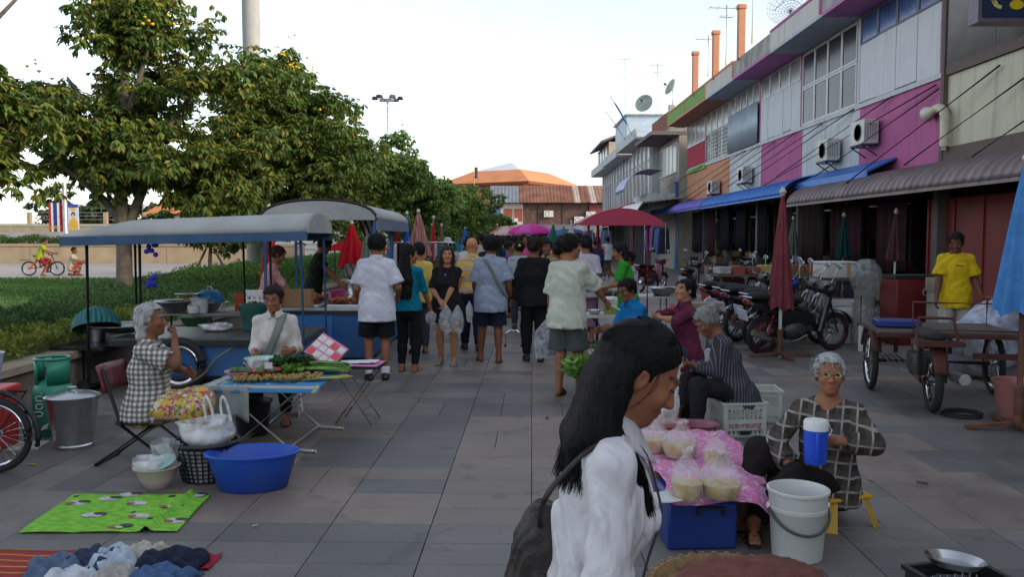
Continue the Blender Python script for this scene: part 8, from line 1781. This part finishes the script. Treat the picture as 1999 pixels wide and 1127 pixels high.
tb2=T('shop_table','dark shop table carrying the foam box behind the motorcycles','table',(5.15,13.2,0)); MB().box((0,0,.95),(1.7,.6,.04)).build('tabletop',M((.10,.08,.06),.7),tb2); [MB().bar((x,y,0),(x,y,.94),.05).build('leg',M((.08,.06,.05),.8),tb2) for x in (-.8,.8) for y in (-.25,.25)]; MB().box((0,-.28,.6),(1.6,.02,.04)).build('rail',M((.08,.06,.05),.8),tb2)
foam('taped white foam box on the dark shop table',(5.15,13.1,.972),(.52,.40,.26),8); foam('white foam box on the floor beside the motorcycle',(5.0,12.5,0),(.50,.36,.30),4); foam('larger foam box stacked under the shop table',(5.25,13.1,.0),(.62,.40,.62),-3); film_bag('clear bags of ice heaped on the foam box',(5.1,12.45,.305),.26,.22,mat_=FILM,seed=66,tie=False,sx=1.4,fill=M((.25,.25,.28),.4,0,.4,12),fillh=.6)
pl_=T('potted_plant','wispy potted plant behind the black motorcycle','plant',(4.55,12.9,0)); MB().lathe([(.1,0),(.14,.28),(.15,.29),(0,.27)],(0,0,0),14).build('pot',RUST,pl_); g=np.random.default_rng(9); n=420; P0=np.stack([g.normal(size=n)*.13,g.normal(size=n)*.1,g.uniform(.35,1.05,n)],1); Vp,Qp,cp_=leaf_mesh(P0,g.normal(size=(n,3))*.5+v3((0,0,.7)),g.normal(size=(n,3)),np.full(n,.15),np.full(n,.012),np.tile(v3((.10,.13,.05)),(n,1))); q=link('leaves',npmesh('leaves',Vp,Qp,smooth=False,col=cp_),LEAFM,pl_); q['kind']='stuff'
rcr=T('red_bin','orange red tapered plastic bin on the pavement before the shops','bin',(4.25,17.0,0)); MB().lathe([(.24,0),(.26,.02),(.32,.48),(.35,.50),(.30,.5),(.24,.04),(0,.04)],(0,0,.0),4).build('bin_body',plast((.36,.04,.025)),rcr,smooth=False); MB().lathe([(.34,.0),(.22,.16),(0,.18)],(0,0,.51),4).build('bin_lid',plast((.40,.05,.03)),rcr,smooth=False)
# ---- shop fronts under the awning
REDS=M((.17,.012,.010),.55,0,.2,1.5,name='red_shutter',dirt=.4)
rsd=T('red_shutter','tall dark red shop panel behind the man in yellow','shop panel',(8.62,13.9,.13)); MB().b2((-.06,0,0),(0,3.0,2.25)).build('panel',REDS,rsd); [MB().b2((-.09,q,0),(-.06,q+.07,2.25)).build('stile',REDS,rsd) for q in (0,.98,1.96,2.93)]
rcb=T('red_cabinet','low red drinks cabinet with white mark in front of the red panel','cabinet',(6.2,12.4,0),0); MB().box((0,0,.50),(1.0,.55,1.0)).build('cabinet_body',M((.15,.012,.012),.5,0,.2,2,dirt=.4),rcb,bevel=.02); MB().box((0,0,1.02),(1.04,.58,.05)).build('top',BLACKM,rcb); MB().box((.32,-.278,.72),(.035,.006,.26)).build('white_stripe',M((.5,.5,.5)),rcb); MB().ring((-.05,-.28,.80),.06,.008,'Y',14).build('printed_ring',M((.4,.35,.3)),rcb)
mcb=T('metal_box','square tin box on the cabinet beside the man in yellow','box',(6.15,11.6,0)); MB().box((0,0,.42),(.36,.34,.84)).build('box_stand',M((.30,.28,.24),.6),mcb); MB().box((0,0,.94),(.40,.36,.20)).build('tin',M((.32,.30,.22),.4,.4),mcb)
rc3=random.Random(77)
for i in range(7):
 y=14.8+i*3.4; sh_=T('shop_rack',['first','second','third','fourth','fifth','sixth','seventh'][i]+' dim rack of goods under the awning, counted from the right','shelf',(8.9 if i else 9.4,y,.13),0,'racks of goods in the shops')
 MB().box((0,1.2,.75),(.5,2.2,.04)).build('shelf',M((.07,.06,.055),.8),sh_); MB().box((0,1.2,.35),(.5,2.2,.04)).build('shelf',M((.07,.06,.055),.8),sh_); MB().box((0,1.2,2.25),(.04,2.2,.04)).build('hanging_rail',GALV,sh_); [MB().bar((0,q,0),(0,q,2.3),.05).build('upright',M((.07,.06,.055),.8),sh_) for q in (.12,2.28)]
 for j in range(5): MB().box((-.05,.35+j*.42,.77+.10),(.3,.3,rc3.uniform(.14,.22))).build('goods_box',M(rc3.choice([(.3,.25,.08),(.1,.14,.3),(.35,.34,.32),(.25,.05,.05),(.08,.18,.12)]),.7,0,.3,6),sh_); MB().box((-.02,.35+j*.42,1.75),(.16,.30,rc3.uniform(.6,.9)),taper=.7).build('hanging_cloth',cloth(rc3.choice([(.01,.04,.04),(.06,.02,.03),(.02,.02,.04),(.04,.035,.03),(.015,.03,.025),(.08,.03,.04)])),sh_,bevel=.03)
for i,(lb,x,y,c) in enumerate((('dark teal folded parasol hanging under the awning',7.75,19.2,(.01,.05,.05)),('brown pink folded parasol under the awning',7.8,16.7,(.08,.035,.035)),('grey green folded parasol under the awning',7.7,22.5,(.10,.13,.11)))): parasol(lb,(x,y,0),.15,2.1,1.15,cloth(c))
grn=T('shop_table','long dim table of yellow and blue goods behind the motorcycles','table',(6.2,19.5,0)); MB().box((0,0,.72),(2.8,.8,.04)).build('tabletop',M((.12,.10,.07),.8),grn); [MB().bar((x,y,0),(x,y,.7),.05).build('leg',M((.08,.07,.06),.8),grn) for x in (-1.3,1.3) for y in (-.3,.3)]
for j in range(8): MB().box((-1.2+j*.34,0,.84),(.28,.5,rc3.uniform(.14,.26)),rz=rc3.uniform(-10,10)).build('goods',M(rc3.choice([(.42,.34,.08),(.10,.16,.34),(.4,.4,.38),(.3,.08,.06)]),.7,0,.25,6),grn)
rc4=random.Random(9)
for i in range(9):  # dark sheets added to cover the gaps and stand in for shade
 y=17.3+i*2.35; c=rc4.choice([(.012,.02,.025),(.03,.022,.02),(.02,.03,.028),(.035,.015,.02),(.014,.014,.02)]); o=T('shade_sheet','%s added dark sheet standing in for shade in the shop openings, counted from the right' % 'first second third fourth fifth sixth seventh eighth ninth'.split()[i],'shade sheet',(8.30,y,0),0,'added shade sheets in the shop openings')
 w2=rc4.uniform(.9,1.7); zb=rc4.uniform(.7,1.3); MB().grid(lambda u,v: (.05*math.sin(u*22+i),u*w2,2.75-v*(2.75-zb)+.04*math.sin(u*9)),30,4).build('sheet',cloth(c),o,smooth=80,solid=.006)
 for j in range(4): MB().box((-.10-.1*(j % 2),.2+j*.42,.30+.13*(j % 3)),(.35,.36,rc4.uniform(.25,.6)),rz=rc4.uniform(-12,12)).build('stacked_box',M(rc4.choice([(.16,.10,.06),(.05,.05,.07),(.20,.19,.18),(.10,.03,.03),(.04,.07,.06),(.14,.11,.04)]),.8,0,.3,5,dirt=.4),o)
# ---------------------------------------------------------------- boys on the plaza
kb=person('boy in lime shirt sitting on an orange bicycle across the lawn',(-15.25,26.6,.375),-70,1.35,'m',0,SK3,dict(pelvis=(0,-.08,.72),lean=16,feet=((-.1,.15,.2),(.1,.0,.075)),hands=((-.18,.42,.88),(.18,.42,.88)),head=(8,0)),dict(mat=cloth((.28,.34,.02))),dict(len=.95,mat=cloth((.20,.02,.04)),off=.03),dict(style='short'),'none',vox=.018,hvox=.010)
kbk=T('bicycle','orange framed black bicycle ridden by the boy in lime','bicycle',(-15.65,26.55,.375),8); ORG=M((.55,.10,.02),.4,0,.1,3)
wheel_parts(kbk,(0,0,.24),.24,'Y',.025,16); wheel_parts(kbk,(.86,0,.24),.24,'Y',.025,16); MB().tube([(0,0,.24),(.36,0,.28),(.68,0,.56),(.30,0,.54),(0,0,.24)],.03,8).tube([(.36,0,.28),(.28,0,.62)],.028,8).build('bicycle_frame',ORG,kbk); MB().tube([(.86,0,.24),(.70,0,.66),(.66,-.2,.72)],.018,8).tube([(.70,0,.66),(.66,.2,.72)],.018,8).build('handlebar_fork',BLACKM,kbk); MB().box((.26,0,.65),(.22,.12,.05)).build('saddle',RUBBER,kbk); MB().box((-.12,0,.52),(.3,.08,.02)).build('mudguard',BLACKM,kbk)
person('boy in beige shirt and red patterned shorts kneeling on the plaza',(-14.35,26.8,.375),-80,1.40,'m',0,SK3,dict(pelvis=(0,-.05,.30),lean=8,feet=((-.1,-.18,.06),(.1,.22,.075)),knees=(Vector((0,1,-.3)),Vector((0,1,1))),hands=((-.1,.38,.55),(.22,.40,.50)),head=(0,0)),dict(mat=cloth((.42,.37,.27)),off=.03),dict(len=.98,mat=cloth_print((.40,.03,.025),[(.6,.55,.4)],20,.3),off=.035),dict(style='crop',vol=.008),'none',vox=.018,hvox=.010)
# ---------------------------------------------------------------- the woman in white, close to the viewpoint
FWC,n_,l_,b_=newmat('crisp_white_cotton'); tc2=n_.new('ShaderNodeTexCoord'); b_.inputs['Roughness'].default_value=.85; b_.inputs['Specular IOR Level'].default_value=.2; b_.inputs['Base Color'].default_value=(.68,.65,.68,1); pr_=None
for sc_,ds_,wt_2,scv in ((6,2.2,.035,(1,1,.5)),(15,1.2,.010,(1,1,.7)),(420,0,.0006,(1,1,1))):
 mp_=n_.new('ShaderNodeMapping'); mp_.inputs['Scale'].default_value=scv; mp_.inputs['Rotation'].default_value=(.5,.3,0); l_.new(tc2.outputs['Object'],mp_.inputs[0]); nz_=n_.new('ShaderNodeTexNoise'); nz_.inputs['Scale'].default_value=sc_; nz_.inputs['Detail'].default_value=2; nz_.inputs['Distortion'].default_value=ds_; l_.new(mp_.outputs[0],nz_.inputs['Vector'])
 bp_=n_.new('ShaderNodeBump'); bp_.inputs['Strength'].default_value=.8; bp_.inputs['Distance'].default_value=wt_2; l_.new(nz_.outputs['Fac'],bp_.inputs['Height'])
 if pr_ is not None: l_.new(pr_,bp_.inputs['Normal'])
 pr_=bp_.outputs[0]
l_.new(pr_,b_.inputs['Normal'])
FWX,FWY=.185,1.81
fw=person('woman in white collared shirt with long black hair, in profile close to the viewpoint',(FWX,FWY,0),-88,1.44,'f',.0,srgb(158,104,78),dict(pelvis=(0,-.03,.83),lean=7,hands=((-.22,.0,.70),(.25,.0,.74)),elbows=(None,Vector((.5,-.8,-.2))),head=(28,-1)),dict(mat=FWC,sleeve=1.9,hem=-.16,off=.018,fold=.0075,ff=30),dict(kind='trousers',len=1.9,mat=DKB),None,'shoe',vox=.0065,hvox=.0034,limb=.98,collar=None,eyes=False)
HC,HF=Vector(fw['H']),[Vector(q) for q in fw['hfr']]
def hpt(x,y,z): return HC+HF[0]*x+HF[1]*y+HF[2]*z
u_,f_,r_=fw['u'],fw['f'],fw['r']; N_=fw['N']
cw=cloth((.60,.58,.62),.05)
def colr(uu,vv):
 a=PI/2+.20+uu*(2*PI-.40); front=max(0,math.sin(a)); rad=.066+.026*vv+.03*front*vv
 return (N_+(r_*math.cos(a)*1.02+f_*(math.sin(a)*1.0+.08))*rad+u_*(.030-.050*vv-.045*front*vv-.035*front))*fw['s']
MB().grid(colr,40,6).build('collar',cw,fw['root'],smooth=80,solid=.0035)
hsd=SD(); hf=np.array(fw['hfr']); hc_=v3(fw['H'])
def hp3(x,y,z): return v3(hpt(x,y,z))
hsd.ell(hp3(0,-.016,.040),(.087,.107,.094),.01,fr=hf)
hsd.ell(hp3(.0,-.060,-.03),(.076,.060,.10),.03,fr=hf)
for xx in (-.06,-.02,.02,.06): hsd.cone(hp3(xx,-.072,-.05),v3(N_-u_*.06-f_*.075+r_*xx*1.2),.040,.028,.03); hsd.cone(v3(N_-u_*.06-f_*.075+r_*xx*1.2),v3(N_-u_*.15-f_*.090+r_*xx*1.1),.028,.010,.03)
L_=[hp3(.080,-.048,.0),v3(N_+r_*.088-f_*.022-u_*.01),v3(N_+r_*.106+f_*.066-u_*.105),v3(N_+r_*.10+f_*.110-u_*.185)]
hsd.cone(L_[0],L_[1],.030,.034,.02).cone(L_[1],L_[2],.034,.026,.02).cone(L_[2],L_[3],.026,.008,.02)
for xx in (.045,.07): hsd.cone(hp3(xx,-.055,-.03),v3(N_+r_*xx*1.2-f_*.055-u_*.04),.04,.035,.03)
def fcut(x,y,z):
 px,py,pz=x-hc_[0],y-hc_[1],z-hc_[2]
 ly=hf[1][0]*px+hf[1][1]*py+hf[1][2]*pz; lz=hf[2][0]*px+hf[2][1]*py+hf[2][2]*pz
 return np.maximum(.024+.95*np.clip(lz-.022,0,.2)-ly,lz-.080)
hsd.add(fcut,hc_-.25,hc_+.25,.006,'s')
hsd.ell(hp3(.090,.0,-.014),(.03,.018,.022),.006,'s',fr=hf)
V,Q=hsd.mesh(.0048,(.0016,240)); link('hair',npmesh('hair',V*fw['s'],Q),hair_mat((.010,.009,.010)),fw['root'])
gh=random.Random(3); st_=MB(); J=lambda q: gh.uniform(-q,q)
def strand(pts,r0=.0015,r1=.0005,m=5):
 cp=catmull([Vector(p)*fw['s'] for p in pts],m); N=len(cp); st_.tube(cp,[(r0+(r1-r0)*(i/(N-1))**2) for i in range(N)],4,caps=False)
for i in range(1500):
 t=gh.random(); sd=1 if gh.random()<.75 else -1; k=1.01+.03*gh.random()
 def sh(az,el): return hpt(sd*.088*k*math.sin(az)*math.cos(el),-.016+.108*k*math.cos(az)*math.cos(el),.040+.095*k*math.sin(el))
 y0=.075-.15*t; a0=math.acos(max(-1,min(1,(y0+.016)/.108*.98)))*.999
 p0=hpt(J(.004),y0,.040+.095*k*math.sqrt(max(.02,1-((y0+.016)/.108)**2)))
 end=R(95+75*t+J(8)); p1=sh(end*.62+R(12)+J(.05),R(48+J(6))); p2=sh(end*.9+J(.05),R(14+J(5))); p3=sh(end+R(6),R(-22))
 bk_=.045+.04*t; p4=N_+r_*sd*(.088-.05*t+J(.012))-f_*bk_-u_*(.01+J(.01)); fl=gh.random()**3; p5=N_+r_*sd*(.095-.06*t+J(.02))-f_*(bk_+.012+.025*fl)-u_*(.11+.08*gh.random())
 strand([p0,p1,p2,p3,p4,p5])
for i in range(420):
 t=gh.random(); p0=hpt(.086+J(.006),-.030-.03*t,.0); p1=hpt(.088+J(.008),-.032-.015*t,-.07); p2=N_+r_*(.088+J(.014))+f_*(.018-.05*t)-u_*(.012+J(.01)); p3=N_+r_*(.104+J(.014))+f_*(.080-.05*t)-u_*(.10+J(.01)); p4=N_+r_*(.100+J(.018))+f_*(.125-.035*t)-u_*(.185+.05*gh.random()); strand([p0,p1,p2,p3,p4],.0018,.0006)
for i in range(3): strand([hpt(.088,.020+J(.005),.05),hpt(.088+J(.003),.032+J(.005),.0),hpt(.082+J(.004),.028+J(.006),-.04),hpt(.074+J(.005),.016+J(.01),-.075+J(.015))],.0008,.0003)
for i in range(0): q=gh.uniform(0,PI*2); strand([N_-f_*(.10+J(.02))+r_*(.07+J(.03))-u_*(.05+J(.03)),N_-f_*(.15+J(.03))+r_*(.06+J(.03))-u_*(.12+J(.03)),N_-f_*(.165+J(.025))+r_*(.05+J(.04))-u_*(.16+J(.05))],.0009,.0003)
hs2=st_.build('hair_strands',hair_mat((.010,.009,.010)),fw['root'],smooth=80); hs2['kind']='stuff'
fe=MB(); le=MB()
for sg_ in (1,):
 fe.tube([Vector(hpt(sg_*x,y,z))*fw['s'] for x,y,z in ((.016,.0995,.030),(.030,.0985,.0345),(.046,.088,.033),(.056,.074,.026))],[.0012,.0018,.0016,.0006],5)
 le.tube([Vector(hpt(sg_*x,y,z))*fw['s'] for x,y,z in ((.018,.0915,.0085),(.026,.0945,.0075),(.035,.0935,.0065),(.047,.082,.0085))],[.0012,.0022,.0024,.0012],5)
fe.build('eyebrows',hair_mat((.012,.01,.01)),fw['root'])['kind']='stuff'; le.build('eyelashes',hair_mat((.008,.007,.007)),fw['root'])['kind']='stuff'
hb3=T('shoulder_bag','dark brown shoulder bag hanging behind the woman in white','bag',(.062,1.86,.83)); BAGM=M((.022,.014,.012),.6,0,.3,10,.5,40,name='brown_fabric')
V,Q=SD().ell((0,0,0),(.068,.09,.14),.03).ell((-.004,0,-.09),(.078,.10,.09),.05).ell((.02,0,.07),(.042,.075,.085),.05).mesh(.007,(.006,46),fold3=.003); link('bag_body',npmesh('bag_body',V,Q),BAGM,hb3)
sp=catmull([wpt(fw,N_-u_*a+r_*b+f_*c)-Vector((.062,1.86,.83)) for a,b,c in ((.075,.135,.05),(.035,.125,.0),(.05,.125,-.05),(.14,.135,-.125),(.20,.13,-.15))]+[Vector((.0,-.06,.12)),Vector((-.01,-.05,.06))],5)
MB().grid(lambda u,v: tuple(Vector(sp[int(v*30)])+Vector((.012,-.008,.004))*(u-.5)),3,31).build('strap',BAGM,hb3,solid=.005)
ly_=T('lanyard','thin dark lanyard lying on the chest of the woman in white','lanyard',(0,0,0)); lp_=catmull([wpt(fw,N_+r_*a+f_*b+u_*c) for a,b,c in ((.07,.04,-.02),(.072,.093,-.07),(.066,.130,-.15),(.058,.152,-.225),(.045,.138,-.33),(.03,.128,-.45))],5); MB().tube(lp_,.0032,6).build('cord',M((.06,.06,.07),.6),ly_)
for i,(lb,u,v,c,sz) in enumerate((('white paper scrap on the pavement below the ticket stand',632,822,(.6,.6,.6),.05),('cigarette end on the pavement right of the green mat',497,1030,(.6,.58,.5),.03),('dark crushed wrapper on the pavement left of the woman in white',1068,818,(.04,.04,.04),.06),('pale leaf scrap on the pavement near the white pail',1700,940,(.3,.28,.12),.05),('brown fish scrap on the brown paving band',1800,945,(.12,.05,.04),.07))):
 p=G(u,v); o=T('litter',lb,'litter',(p.x,p.y,.003),i*37,'litter on the pavement'); MB().grid(lambda a,b: ((a-.5)*sz,(b-.5)*sz*.35,.003+.006*abs(math.sin(a*7+b*3+i))),7,4).build('scrap',M(c,.8,0,.3,40),o,solid=.002)
